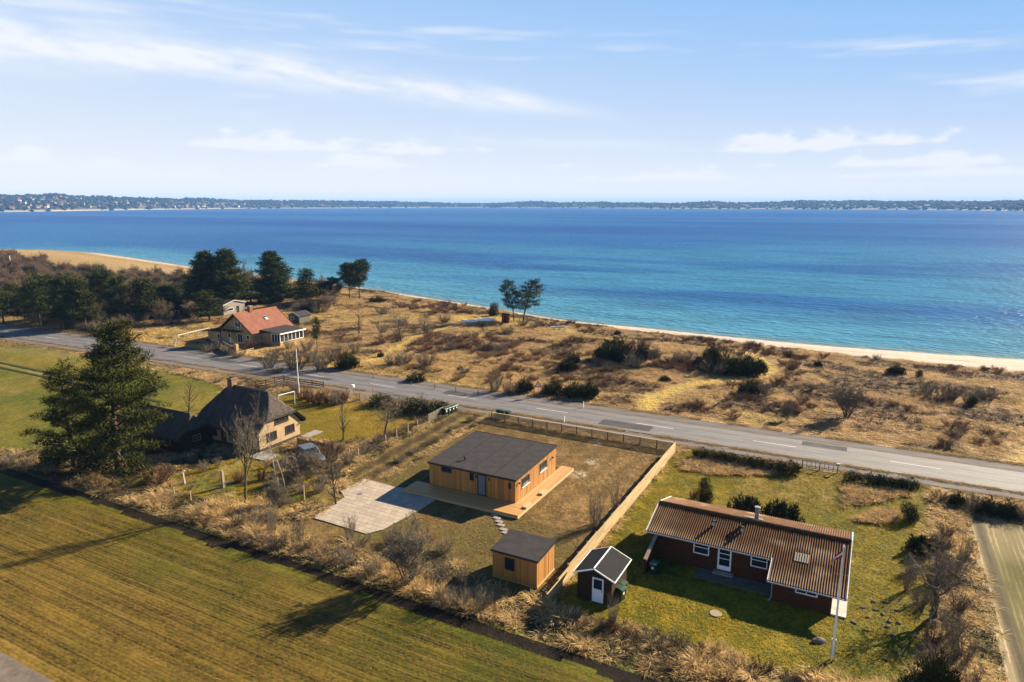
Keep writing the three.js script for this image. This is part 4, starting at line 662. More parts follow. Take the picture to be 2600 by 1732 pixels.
function hut(name, label, category, x, z, w, d, h, rise, wall, roofM, trim, turn = 0) {
  const t = thing(name, label, category, x, 0, z, turn);
  new MB().prism([[-w / 2, 0], [w / 2, 0], [w / 2, h], [0, h + rise], [-w / 2, h]], -d / 2, d / 2).build('wall', wall, t);
  const e = 0.25, k = rise / (w / 2), rf = new MB(); for (const s of [-1, 1]) rf.prism(s > 0 ? [[0, h + rise + 0.14], [0, h + rise + 0.02], [w / 2 + e, h - e * k + 0.02], [w / 2 + e, h - e * k + 0.14]] : [[0, h + rise + 0.14], [-w / 2 - e, h - e * k + 0.14], [-w / 2 - e, h - e * k + 0.02], [0, h + rise + 0.02]], -d / 2 - e, d / 2 + e);
  const roof = rf.build('roof', roofM, t);
  if (trim) for (const s of [-1, 1]) for (const q of [-d / 2 - e - 0.03, d / 2 + e + 0.03]) new MB().bar([0, h + rise + 0.07, q], [s * (w / 2 + e), h - e * k + 0.07, q], 0.05, 0.2).build('barge_board', trim, roof);
  opening(t, 'window', 'z', -w * 0.3, -w * 0.05, 0.9, 1.7, d / 2, M.white); opening(t, 'door', 'z', w * 0.1, w * 0.1 + 0.85, 0.05, 1.95, d / 2, M.darkWood, { lower: 0.6 });
  return t;
}
hut('cabin', 'low black wooden cabin with a dark roof among the pines, farthest left', 'cabin', -163.63, -113.39, 5.5, 5, 2.1, 0.9, M.darkWood, M.feltDark, null, Math.PI / 2);
hut('cabin', 'low black wooden cabin with a dark roof, just right of the leftmost cabin', 'cabin', -158.93, -117.5, 8, 5.5, 2.1, 1.0, M.darkWood, M.feltDark, null);
hut('cabin', 'grey cabin with pale front edge and slate grey roof behind the red tiled house', 'cabin', -154.58, -125.65, 7, 6, 2.7, 0.9, mat([0.36, 0.31, 0.27]), M.felt, M.offWhite, Math.PI / 2);
hut('garden_hut', 'small hut with pale green gable trim right of the red tiled house', 'hut', -125.35, -123.13, 3.6, 3.6, 2.0, 0.8, mat([0.16, 0.17, 0.13]), M.felt, mat([0.45, 0.52, 0.45]), 0);
{
  const [bx, bz] = [-80.31, -147.8], t = thing('beach_hut', 'tiny dark red hut beside the twin pines at the beach', 'hut', bx, -0.15, bz, 0.35);
  new MB().prism([[-0.9, 0], [0.9, 0], [0.9, 2.0], [-0.9, 2.25]], -0.9, 0.9).build('wall', M.redPaint, t);
  new MB().prism([[-1, 2.28], [1, 2.02], [1, 2.1], [-1, 2.36]], -1, 1).build('roof', M.feltDark, t);
  new MB().box(-0.45, 0.45, 0.05, 1.8, 0.902, 0.93).build('door', mat([0.10, 0.03, 0.02]), t);
}

// ---------------------------------------------------------------- fences, gates, posts
{
  // long plank fence: panels step down the plot line, each of nine boards between posts
  const t = thing('plank_fence', 'long pale plank fence between the timber house yard and the bungalow lawn', 'fence', -19, 0, 0), r = rngOf(41), n = 18, z0 = -41.2, z1 = -77.0, w = (z1 - z0) / n;
  const bg = [0, 1, 2, 3].map((k) => { const m = new MB(); const q = 0.78 + 0.11 * k; m.tint(q, q * 0.98, q * 0.94).box(-0.014, 0.014, -0.068, 0.068, -Math.abs(w) / 2 + 0.01, Math.abs(w) / 2 - 0.01); return m.geo(); });
  for (let k = 0; k < n; k++) {
    const top = k < 2 ? 1.12 + 0.2 * k : 1.5 + 0.03 * Math.sin(k * 2.1), zc = z0 + (k + 0.5) * w, p = new THREE.Group(); p.name = 'fence_panel'; p.position.set(0, 0, zc); t.add(p);
    const nb = Math.round((top - 0.05) / 0.16); for (let b = 0; b < nb; b++) { const m = meshOf('board', bg[Math.floor(r() * 4)], M.paleWood, p); m.position.set((b % 2) * 0.004, 0.12 + b * ((top - 0.1) / nb), 0); }
  }
  const pg = new MB().box(-0.05, 0.05, 0, 1, -0.05, 0.05).geo(); for (let k = 0; k <= n; k++) { const h = k < 2 ? 1.2 : 1.5, m = meshOf('fence_post', pg, M.fenceWood, t); m.scale.y = k === n ? 1.75 : h; m.position.set(-0.075, 0, z0 + k * w); }
}
{
  const t = thing('slat_fence', 'low brown slatted fence between the timber house yard and the road', 'fence', 0, 0, 0), x0 = -44.5, x1 = -19.25, zA = -77.75, zB = -77.45, n = 12, r = rngOf(42), w = (x1 - x0) / n;
  const sg = [0, 1, 2].map((k) => new MB().tint(0.95 + 0.25 * k).box(-w / 2 + 0.05, w / 2 - 0.05, -0.045, 0.045, -0.012, 0.012).geo()), pg = new MB().box(-0.05, 0.05, 0, 1.08, -0.05, 0.05).geo();
  for (let k = 0; k < n; k++) {
    const p = new THREE.Group(); p.name = 'fence_panel'; p.position.set(x0 + (k + 0.5) * w, 0, mixN(zA, zB, (k + 0.5) / n)); t.add(p);
    for (let b = 0; b < 7; b++) meshOf('slat', sg[Math.floor(r() * 3)], M.fenceWood, p).position.set(0, 0.12 + b * 0.142, 0.06);
    new MB().box(-w / 2, w / 2, 1.085, 1.12, -0.05, 0.09).build('cap_rail', M.paleWood, p);
  }
  for (let k = 0; k <= n; k++) meshOf('fence_post', pg, M.darkWood, t).position.set(x0 + k * w, 0, mixN(zA, zB, k / n));
  const sr = new THREE.Group(); sr.name = 'fence_panel'; sr.position.set(x0, 0, zA - 1.2); t.add(sr); for (let b = 0; b < 7; b++) new MB().box(-0.012, 0.012, -0.045, 0.045, -1.1, 1.1).build('slat', M.fenceWood, sr).position.set(0, 0.12 + b * 0.142, 0);
}
function railFence(name, label, category, pts, rails, h, m, o = {}) {
  const t = thing(name, label, category); const { pw = 0.1, rw = 0.12, rt = 0.035 } = o;
  for (let i = 0; i < pts.length; i++) { const [x, z] = pts[i]; new MB().box(x - pw / 2, x + pw / 2, 0, h + 0.08, z - pw / 2, z + pw / 2).build('fence_post', m, t); if (i) for (let k = 0; k < rails; k++) { const y = h * (k + 0.8) / rails; new MB().bar([pts[i - 1][0], y, pts[i - 1][1] + 0.06], [x, y, z + 0.06], rt, rw).build('rail', m, t); } }
  return t;
}
railFence('rail_fence', 'dark post and rail fence above the thatched roof, beside the cycle path', 'fence', [[-85.96, -74.14], [-85.31, -75.69], [-85.32, -77.53], [-85.06, -79.26]], 3, 1.1, M.darkWood);
railFence('rail_fence', 'dark post and rail fence behind the white flagpole along the road', 'fence', [[-84.85, -79.05], [-81.26, -79.07], [-78.91, -79.4], [-76.54, -79.45]], 3, 1.0, M.darkWood);
railFence('garden_gate', 'dark slatted gate leaf left of the gap in the garden hedge', 'gate', [[-69.64, -76.58], [-69.65, -78.77]], 5, 1.1, M.greyWood);
railFence('garden_gate', 'grey slatted gate leaf right of the gap in the garden hedge', 'gate', [[-66.44, -76.42], [-66.24, -79.2]], 5, 1.2, M.greyWood);
railFence('slat_gate', 'short grey slatted fence next to the three green bins by the track', 'fence', [[-51.42, -72.65], [-51.56, -74.73], [-51.71, -76.68]], 5, 1.15, M.greyWood);
railFence('paddock_gate', 'pale three rail gate right of the courtyard pier across the road', 'gate', [[-107.14, -88.74], [-106.98, -90.58], [-107.28, -92.66]], 3, 1.1, mat([0.5, 0.36, 0.2]));
railFence('barrier_rail', 'long low whitish rail in the grass left of the red tiled house', 'rail', [[-134.45, -95.97], [-135.19, -99.04], [-135.87, -102.28], [-136.09, -105.27]], 1, 0.75, M.offWhite, { rw: 0.13 });
{
  const t = thing('metal_gate', 'grey tubular metal gate in the hedge gap beside the road', 'gate'), pts = [[-5.19, -79.11], [-3.4, -79.06], [-1.61, -79.16]];
  for (const [x, z] of pts) new MB().box(x - 0.06, x + 0.06, 0, 0.98, z - 0.06, z + 0.06).build('gate_post', M.greyMetal, t);
  for (let i = 0; i < 2; i++) { const [a, b] = [pts[i], pts[i + 1]]; for (const y of [0.15, 0.88]) new MB().cyl([a[0], y, a[1]], [b[0], y, b[1]], 0.04, 0.04, 6).build('rail', M.greyMetal, t); for (let k = 1; k < 4; k++) { const x = mixN(a[0], b[0], k / 4), z = mixN(a[1], b[1], k / 4); new MB().cyl([x, 0.15, z], [x, 0.88, z], 0.035, 0.035, 6).build('bar', M.greyMetal, t); } }
  new MB().box(pts[2][0] - 0.15, pts[2][0] + 0.2, 0.9, 1.12, pts[2][1] - 0.12, pts[2][1] + 0.12).build('letter_box', M.offWhite, t);
}
{
  const t = thing('picket_fence', 'dark brown picket fence shielding the parked car by the thatched house', 'fence'), a = [-59.83, -57.16], b = [-54.24, -57.32], n = 36, r = rngOf(44);
  const g = [0, 1, 2].map((k) => new MB().tint(0.7 + 0.4 * k).hexa([[-0.055, 0, 0.01], [0.055, 0, 0.01], [0.055, 0, -0.01], [-0.055, 0, -0.01], [-0.055, 1.36, 0.01], [0.055, 1.36, 0.01], [0.055, 1.36, -0.01], [-0.055, 1.36, -0.01]]).geo());
  for (let k = 0; k < n; k++) { const m = meshOf('picket', g[Math.floor(r() * 3)], mat([0.16, 0.10, 0.055], vc), t); m.position.set(mixN(a[0], b[0], k / (n - 1)), 0, mixN(a[1], b[1], k / (n - 1))); m.scale.y = 0.92 + 0.12 * r(); }
  new MB().bar([a[0], 0.4, a[1] - 0.03], [b[0], 0.4, b[1] - 0.03], 0.03, 0.09).bar([a[0], 1.05, a[1] - 0.03], [b[0], 1.05, b[1] - 0.03], 0.03, 0.09).build('rail', M.darkWood, t);
}
{
  const t = thing('white_frame', 'thin white goal like frame with crossbar on the grass behind the thatched roof', 'frame'), a = [-74.11, -67.82], b = [-73.74, -70.49];
  const h = 2.0; for (const p of [a, b]) new MB().cyl([p[0], 0, p[1]], [p[0], h, p[1]], 0.04, 0.04, 8).build('frame_post', M.white, t); new MB().cyl([a[0], h, a[1]], [b[0], h, b[1]], 0.05, 0.05, 8).build('crossbar', M.white, t);
}
const postGeo = new MB().hexa([[-0.07, 0, 0.07], [0.07, 0, 0.07], [0.07, 0, -0.07], [-0.07, 0, -0.07], [-0.055, 1, 0.055], [0.055, 1, 0.055], [0.055, 1, -0.055], [-0.055, 1, -0.055]]).geo(), postM = mat([0.5, 0.38, 0.24], vc), postGrey = mat([0.16, 0.12, 0.08], vc);
function post(label, category, group, x, z, h, w = 1, m = postM, tilt = 0) { const p = meshOf('wooden_post', postGeo, m, scene); p.position.set(x, ground(x, z) - 0.02, z); p.scale.set(w, h, w); p.rotation.z = tilt; tag(p, label, category, group); return p; }
let nth = 0; for (const [x, z, h] of [[-51.11, -69.73, 1.31], [-51.28, -67.87, 1.23], [-51.24, -65.44, 1.32], [-51.25, -63.28, 1.18], [-51.29, -58.25, 1.12], [-51.72, -57.24, 1.27]]) post(`pale wooden post along the left side of the dirt track, ${ORD[nth++ % 6]} from the road`, 'post', 'posts along the dirt track', x, z, h, 0.8);
for (const [x, z, h] of [[-60.59, -41.09, 0.94], [-58.2, -41.18, 1.02], [-55.42, -40.86, 0.86], [-50.65, -40.83, 1.32], [-52.1, -46.81, 1.43], [-48.19, -46.5, 1.62]]) post(`weathered fence post in the straw below the thatched house, ${ORD[nth++ % 6]} from the left`, 'post', 'posts in the tall straw', x, z, h, 0.7);
nth = 0; for (const [x, z, h] of [[-73.27, -87.81, 0.91], [-65.09, -87.36, 0.73], [-60.43, -87.42, 0.86], [-56.37, -87.25, 0.92], [-52.53, -87.6, 0.84]]) post(`short dark post beside the road shoulder, ${ORD[nth++]} from the left of five`, 'post', 'short posts beside the shoulder', x, z, h, 0.8, postGrey);
post('thick weathered stump post with bracket fungus marks on the mossy grass', 'post', null, -57.81, -44.76, 1.87, 2.0, mat([0.42, 0.33, 0.22], vc), 0.03);
post('leaning pale post in the rough grass left of the thick stump post', 'post', null, -62.07, -43.39, 1.26, 1.3, mat([0.5, 0.42, 0.32], vc), 0.12);
post('leaning pale post beside the low dark bush across the road', 'post', null, -65.37, -90.05, 1.19, 0.9, M.offWhite, 0.45);
post('small pale post on the verge left of the white sign across the road', 'post', null, -128.56, -89, 0.74, 0.9, postM, 0.1);
const markGeo = new MB().hexa([[-0.055, 0, 0.05], [0.055, 0, 0.05], [0.055, 0, -0.05], [-0.055, 0, -0.05], [-0.05, 0.96, 0.045], [0.05, 0.96, 0.045], [0.05, 1.03, -0.045], [-0.05, 1.03, -0.045]]).geo();
for (const [label, x, z] of [['white road marker post on the verge behind the slat fence', -35.22, -81.26], ['white road marker post on the sea side shoulder, opposite the slat fence', -35.52, -88.83]]) {
  const t = thing('marker_post', label, 'post', x, 0, z); meshOf('post', markGeo, M.white, t); new MB().box(-0.035, 0.035, 0.72, 0.86, 0.05, 0.056).build('reflector', M.greyMetal, t);
}
{
  const [x, z, h] = [-43.89, -91.08, 2.96], t = thing('warning_sign', 'triangular red bordered warning sign on a post before the gorse thicket', 'road sign', x, 0, z, 0.25);
  new MB().cyl([0, 0, 0], [0, 1.75, 0], 0.035, 0.035, 8).build('pole', M.greyMetal, t);
  const p = new MB().prism([[-0.6, 1.5], [0.6, 1.5], [0, 2.56]], 0.03, 0.05).build('plate', M.red, t); new MB().prism([[-0.34, 1.64], [0.34, 1.64], [0, 2.25]], 0.05, 0.056).build('sign_face', M.white, p); new MB().box(-0.035, 0.035, 1.72, 1.98, 0.056, 0.06).build('sign_mark', M.black, p);
}
{
  const [x, z, h] = [-126.96, -89.84, 1.48], t = thing('notice_sign', 'small blank white sign on a post beside the road, far left of the red house', 'sign', x, 0, z); new MB().box(-0.04, 0.04, 0, 1.3, -0.04, 0.04).build('pole', M.offWhite, t); new MB().box(-0.45, 0.45, 0.9, 1.6, 0.042, 0.07).build('plate', M.white, t);
}
{
  const [x, z] = [-70.27, -79.29], t = thing('mailbox', 'white mailbox on a post beside the garden gates at the road', 'mailbox', x, 0, z); new MB().box(-0.05, 0.05, 0, 1, -0.05, 0.05).build('post', M.greyWood, t); new MB().box(-0.22, 0.22, 0.95, 1.35, -0.2, 0.2).build('box', M.white, t);
}
function flagpole(label, x, z, h, tip) {
  const t = thing('flagpole', label, 'flagpole', x, 0, z);
  new MB().cyl([0, 0.3, 0], [0, h, 0], 0.085, 0.045, 10).build('pole', M.white, t); new MB().cyl([0, h, 0], [0, h + 0.14, 0], 0.07, 0.03, 8).build('finial', M.white, t);
  new MB().box(-0.14, -0.09, 0, 1.5, -0.07, 0.07).box(0.09, 0.14, 0, 1.5, -0.07, 0.07).build('base_post', M.offWhite, t);
  // swallow thin pennant hanging in a slack curve: red with a pale stripe
  const red = new MB(), wh = new MB(), n = 10; for (let k = 0; k < n; k++) { const at = (q, v) => { const a = q / n, w = 0.62 * (1 - 0.7 * a); return [tip[0] * a + 0.05 * Math.sign(tip[0]), h - 0.12 - tip[1] * Math.pow(a, 1.35) - v * w, tip[2] * a + 0.1 * Math.sin(a * 7)]; }; for (const [m, v0, v1] of [[red, 0, 0.36], [wh, 0.36, 0.64], [red, 0.64, 1]]) m.quad(at(k, v0), at(k, v1), at(k + 1, v1), at(k + 1, v0)); }
  const p = red.build('pennant', M.red, t); wh.build('pennant_stripe', M.cloth, p);
}
flagpole('tall white flagpole with slack red pennant on the thatched house garden edge', -77.77, -75.3, 7.91, [1.0, 1.35, 0.3]);
flagpole('tall white flagpole with drooping red and white pennant in front of the bungalow', -0.13, -44.49, 7.94, [-0.55, 0.95, 0.25]);
for (const [label, x, z, h, r, m] of [['weathered bare pole standing in the heath right of the small pine', -93.94, -115.28, 6.42, 0.09, mat([0.4, 0.34, 0.27])], ['slim white pole standing in the scrub at the far left edge', -345.8, -166.93, 6.08, 0.2, M.white]]) { const t = thing('utility_pole', label, 'pole', x, 0, z); new MB().cyl([0, 0, 0], [0, h, 0], r, r * 0.7, 8).build('pole', m, t); new MB().cyl([0, h, 0], [0, h + 0.1, 0], r * 0.9, r * 0.4, 8).build('pole_cap', M.zinc, t); }

// ---------------------------------------------------------------- bins, car, boats, stones
const binProto = (() => {
  const g = new THREE.Group(); g.name = 'wheelie_bin';
  new MB().hexa([[-0.24, 0.05, 0.26], [0.24, 0.05, 0.26], [0.24, 0.05, -0.26], [-0.24, 0.05, -0.26], [-0.29, 0.95, 0.35], [0.29, 0.95, 0.35], [0.29, 0.95, -0.33], [-0.29, 0.95, -0.33]]).build('body', M.bin, g);
  const lid = new MB().prismX([[-0.38, 0.955], [0.4, 0.955], [0.36, 1.02], [0.1, 1.07], [-0.3, 1.06], [-0.38, 1.0]], -0.31, 0.31).build('lid', M.binLid, g);
  new MB().cyl([-0.25, 1.02, -0.44], [0.25, 1.02, -0.44], 0.02, 0.02, 6).bar([-0.22, 0.98, -0.36], [-0.22, 1.02, -0.44], 0.03).bar([0.22, 0.98, -0.36], [0.22, 1.02, -0.44], 0.03).build('handle', M.bin, lid);
  for (const s of [-1, 1]) new MB().cyl([s * 0.27, 0.11, -0.3], [s * 0.33, 0.11, -0.3], 0.11, 0.11, 12).build('wheel', M.rubber, g);
  new MB().box(-0.1, 0.1, 0.55, 0.75, 0.322, 0.338).build('sticker', M.cloth, g);
  return g;
})();
function bin(label, x, z, turn, group) { const b = binProto.clone(); b.name = numbered('wheelie_bin'); b.position.set(x, 0.02, z); b.rotation.y = turn; scene.add(b); tag(b, label, 'bin', group); }
[[-51.27, -76.46], [-51.17, -77.19], [-51.07, -77.94], [-51.03, -78.66]].forEach(([x, z], k) => bin(['dark green bin by the track, next to the slatted gate', 'dark green bin by the track, second from the slatted gate', 'dark green bin by the track, third from the slatted gate', 'dark green bin by the track, the one nearest the road'][k], x, z, 1.45));
[[-44.33, -79.02], [-43.67, -78.93], [-42.85, -78.93]].forEach(([x, z], k) => bin(`dark bin behind the left end of the slat fence, ${['leftmost', 'middle', 'rightmost'][k]} of three`, x, z - 0.5, Math.PI));
bin('green bin standing against the brick wing wall of the bungalow', -13.35, -49.3, -0.2);
bin('green bin beside the garden shed, the one nearer the brick bungalow', -14.73, -45.34, 1.35); bin('green bin beside the garden shed, the one nearer the shed door', -14.57, -44.57, 1.3);
{
  const t = thing('parked_car', 'grey estate car parked behind the brown hedge near the thatched house', 'car', -55.4, 0, -54.8, -0.4);
  const prof = [[-2.1, 0.35], [-2.15, 0.8], [-1.95, 1.05], [-1.75, 1.42], [-1.2, 1.5], [0.1, 1.48], [0.85, 1.02], [1.85, 0.85], [2.15, 0.65], [2.15, 0.35]].map(([x, y]) => new THREE.Vector2(x, y));
  const g = new THREE.ExtrudeGeometry(new THREE.Shape(prof), { depth: 1.5, bevelEnabled: true, bevelSize: 0.12, bevelThickness: 0.12, bevelSegments: 3 }); g.translate(0, 0, -0.75); meshOf('body', g, M.silver, t);
  new MB().hexa([[0.84, 1.14, 0.7], [0.84, 1.14, -0.7], [0.2, 1.6, -0.6], [0.2, 1.6, 0.6], [0.96, 1.16, 0.7], [0.96, 1.16, -0.7], [0.3, 1.62, -0.6], [0.3, 1.62, 0.6]]).build('windscreen', M.glass, t);
  for (const s of [-1, 1]) new MB().box(-1.6, 0.2, 1.02, 1.4, s * 0.872 - 0.006, s * 0.872 + 0.006).build('side_window', M.glass, t);
  for (const x of [-1.35, 1.35]) for (const s of [-1, 1]) { const w = new MB().cyl([x, 0.32, s * 0.72], [x, 0.32, s * 0.9], 0.32, 0.32, 16).build('wheel', M.rubber, t); new MB().cyl([x, 0.32, s * 0.9], [x, 0.32, s * 0.91], 0.2, 0.18, 12).build('rim', M.steel, w); }
  for (const s of [-1, 1]) new MB().box(2.2, 2.28, 0.62, 0.76, s * 0.6 - 0.16, s * 0.6 + 0.16).build('headlight', M.white, t);
}
function boat(label, x, z, len, turn, upturned) {
  const t = thing('rowing_boat', label, 'boat', x, ground(x, z) + (upturned ? 0.02 : 0.1), z, turn), n = 16, m = 10;
  const half = (u) => 0.155 * len * Math.pow(Math.sin(Math.PI * clamp(u * 0.86 + 0.14)), 0.7), g = sheet(m, n, (i, j) => { const u = i / n, v = (j / m - 0.5) * 2, w = half(u), x2 = (u - 0.5) * len, hgt = 0.15 * len * (0.75 + 0.25 * Math.pow(u * 2 - 1, 2)) * (1 - Math.pow(Math.abs(v), 2.4)); return [x2, upturned ? hgt : -hgt + 0.42, v * w]; });
  meshOf('hull', g, mat([0.84, 0.83, 0.8], { rough: 0.9, side: THREE.DoubleSide }), t);
  if (upturned) new MB().bar([-0.42 * len, 0.115 * len, 0], [0.4 * len, 0.125 * len, 0], 0.05, 0.07).build('keel', M.offWhite, t); else { for (const u of [-0.2, 0.1]) new MB().box(u * len - 0.12, u * len + 0.12, 0.3, 0.34, -0.6, 0.6).build('thwart', mat([0.45, 0.2, 0.12]), t); }
}
boat('white rowing boat lying upturned on the grass, the left of the pair', -88.3, -143.6, 4.2, 0.25, true); boat('white rowing boat lying upturned on the grass, the one nearer the round bush', -86.0, -147.8, 4.6, 0.2, true); boat('white rowing boat lying alone on the grass right of the twin pines', -66.31, -148.93, 4.2, 0.75, false);
const stoneGeo = [1, 2, 3].map((s) => { const g = new THREE.IcosahedronGeometry(1, 2), p = g.attributes.position; for (let i = 0; i < p.count; i++) { const k = 0.75 + 0.5 * fbm(p.getX(i) * 1.6 + s * 7, p.getY(i) * 1.6 + p.getZ(i) * 1.3, 2, 9); p.setXYZ(i, p.getX(i) * k, p.getY(i) * k * 0.6, p.getZ(i) * k * 0.8); } g.computeVertexNormals(); return g; });
const MOUND_RANK = (() => { const f = [-0.13, -44.49], v = [1.5, -51.91, 1.86, -50.77, 2.17, -53.15, 2.32, -52.04, 2.79, -51.74, 3.2, -50.89, 3.69, -52.7, 2.96, -53.51, 3.77, -51.02, 3.39, -49.2, 3.87, -48.18, 0.95, -49.58, 1.78, -49, 3.06, -50.13, 3.5, -47.31, 2.91, -46.11], d = []; for (let i = 0; i < v.length; i += 2) d.push(Math.hypot(v[i] - f[0], v[i + 1] - f[1])); const o = d.map((_, i) => i).sort((a, b) => d[a] - d[b]); return d.map((_, i) => o.indexOf(i)); })();
[1.5, -51.91, 1.86, -50.77, 2.17, -53.15, 2.32, -52.04, 2.79, -51.74, 3.2, -50.89, 3.69, -52.7, 2.96, -53.51, 3.77, -51.02, 3.39, -49.2, 3.87, -48.18, 0.95, -49.58, 1.78, -49, 3.06, -50.13, 3.5, -47.31, 2.91, -46.11].forEach((v, i, a) => { if (i % 2) return; const m = meshOf('mole_hill', stoneGeo[i / 2 % 3], mat([0.2, 0.16, 0.12], { map: scaled(T.speck, 2) }), scene); m.scale.set(0.19 + 0.07 * R3(), 0.13, 0.18); m.position.set(v, 0.03, a[i + 1]); m.rotation.y = R3() * 6; tag(m, `small grey brown mound on the lawn right of the bungalow, ${['', 'second ', 'third ', 'fourth ', 'fifth ', 'sixth ', 'seventh ', 'eighth '][MOUND_RANK[i / 2]]}nearest the flagpole`, 'mound', 'mounds on the lawn beside the bungalow'); });
{ const m = meshOf('boulder', stoneGeo[1], mat([0.27, 0.22, 0.18], { map: scaled(T.speck, 2) }), scene); m.scale.set(0.5, 0.35, 0.3); const [x, z] = [-1.02, -46.1]; m.position.set(x, 0.08, z); m.rotation.y = 0.5; tag(m, 'single grey boulder lying on the lawn left of the bungalow flagpole', 'boulder'); }
{ const [x, z] = [-7.88, -46.13], m = meshOf('sunken_slab', new MB().cyl([0, 0, 0], [0, 0.03, 0], 0.45, 0.42, 14).geo(), mat([0.4, 0.31, 0.2]), scene); m.position.set(x, 0.02, z); tag(m, 'pale round slab set in the lawn below the bungalow', 'slab'); }

// ---------------------------------------------------------------- plants: builders
const V = (x, y, z) => new THREE.Vector3(x, y, z);
class Plant {                                // blades and tapered twigs with smooth tubes for the thick wood
  constructor() { this.p = []; this.n = []; this.c = []; this.f = []; }
  tube(a, b, r0, r1, sides, k = [1, 1, 1]) {
    const d = b.clone().sub(a).normalize(), s = (Math.abs(d.y) > 0.9 ? V(1, 0, 0) : V(0, 1, 0)).cross(d).normalize(), u = d.clone().cross(s), o = this.p.length / 3;
    for (const [q, r] of [[a, r0], [b, r1]]) for (let i = 0; i < sides; i++) { const f = i / sides * 2 * Math.PI, c = Math.cos(f), e = Math.sin(f), nx = s.x * c + u.x * e, ny = s.y * c + u.y * e, nz = s.z * c + u.z * e; this.p.push(q.x + nx * r, q.y + ny * r, q.z + nz * r); this.n.push(nx, ny, nz); this.c.push(...k); }
    for (let i = 0; i < sides; i++) { const j = (i + 1) % sides; this.f.push(o + i, o + j, o + sides + j, o + i, o + sides + j, o + sides + i); }
  }
  blade(a, dir, len, w, side, k) {           // one thin leaf-like triangle
    const sx = side.x * w / 2, sy = side.y * w / 2, sz = side.z * w / 2, o = this.p.length / 3, nx = dir.z * side.y - dir.y * side.z, ny = dir.x * side.z - dir.z * side.x, nz = dir.y * side.x - dir.x * side.y;
    this.p.push(a.x - sx, a.y - sy, a.z - sz, a.x + sx, a.y + sy, a.z + sz, a.x + dir.x * len, a.y + dir.y * len, a.z + dir.z * len);
    for (let i = 0; i < 3; i++) { this.n.push(nx, ny, nz); this.c.push(...k); }
    this.f.push(o, o + 1, o + 2);
  }
  geo() { const g = new THREE.BufferGeometry(); g.setAttribute('position', new THREE.Float32BufferAttribute(this.p, 3)); g.setAttribute('normal', new THREE.Float32BufferAttribute(this.n, 3)); g.setAttribute('color', new THREE.Float32BufferAttribute(this.c, 3)); g.setIndex(this.f); return g; }
}
const ball = (r) => { const z = r() * 2 - 1, f = r() * 2 * Math.PI, s = Math.sqrt(1 - z * z); return V(s * Math.cos(f), z, s * Math.sin(f)); };
const bent = (d, r, a, up = 0) => d.clone().add(ball(r).multiplyScalar(a)).add(V(0, up, 0)).normalize();

// a leafless tree: trunk and boughs in one mesh, twigs in another; height 1 unit = h metres
function bareTree(seed, o) {
  const r = rngOf(seed), { h = 8, rad = 0.16, fork = 0.3, spread = 0.9, levels = 4, kids = [6, 5, 5, 5], gnarl = 0.22, up = 0.12, reach = 0.62, twigs = 6, lean = 0.05, thin = 1, stems = 1, woodLv = 2 } = o, wood = new Plant(), fine = new Plant();
  const grow = (p, d, len, rr, lv) => {
    const segs = lv === 0 ? 5 : lv === 1 ? 4 : 3, pts = [p.clone()]; let q = p.clone(), dd = d.clone();
    for (let i = 0; i < segs; i++) { dd = bent(dd, r, gnarl * (lv === 0 ? 0.5 : 1), up * (lv === 0 ? 0.3 : 0.6)); q = q.clone().addScaledVector(dd, len / segs); pts.push(q); }
    for (let i = 0; i < segs; i++) { const a = rr * (1 - 0.75 * i / segs), b = rr * (1 - 0.75 * (i + 1) / segs), k = 0.8 + 0.4 * r(); (lv < woodLv ? wood : fine).tube(pts[i], pts[i + 1], a, b, lv === 0 ? 7 : lv === 1 ? 5 : 3, [k, k, k]); }
    if (lv >= levels - 1) { for (let i = 0; i < twigs; i++) { const t = 0.25 + 0.75 * r(), j = Math.min(Math.floor(t * segs), segs - 1), a = pts[j].clone().lerp(pts[j + 1], t * segs - j), k = 0.75 + 0.5 * r(); fine.blade(a, bent(dd, r, 0.9, 0.15), len * (0.35 + 0.4 * r()), 0.018 * thin, ball(r), [k, k, k]); } return; }
    const n = kids[lv], t0 = lv === 0 ? fork : 0.25;
    for (let i = 0; i < n; i++) {
      const t = mixN(t0, 1, (i + 0.6 * r()) / n), j = Math.min(Math.floor(t * segs), segs - 1), a = pts[j].clone().lerp(pts[j + 1], t * segs - j), f = i * 2.4 + r() * 0.8, side = V(Math.cos(f), 0, Math.sin(f));
      const nd = dd.clone().multiplyScalar(1 - spread * 0.5).addScaledVector(lv === 0 ? side : ball(r), spread * (0.7 + 0.4 * r())).add(V(0, up, 0)).normalize();
      grow(a, nd, len * reach * (0.75 + 0.45 * r()) * (1 - 0.25 * t), Math.max(rr * (1 - 0.7 * t) * 0.62, 0.008 * thin), lv + 1);
    }
  };
  for (let s = 0; s < stems; s++) { const f = s / stems * 6.28 + r(); grow(V(stems > 1 ? 0.15 * Math.cos(f) : 0, -0.05, stems > 1 ? 0.15 * Math.sin(f) : 0), bent(V(stems > 1 ? 0.35 * Math.cos(f) : lean, 1, stems > 1 ? 0.35 * Math.sin(f) : 0), r, 0.08), h * (o.trunk ?? 0.62) * (0.85 + 0.3 * r()), rad * (stems > 1 ? 0.6 : 1), 0); }
  return [wood.geo(), fine.geo()];
}
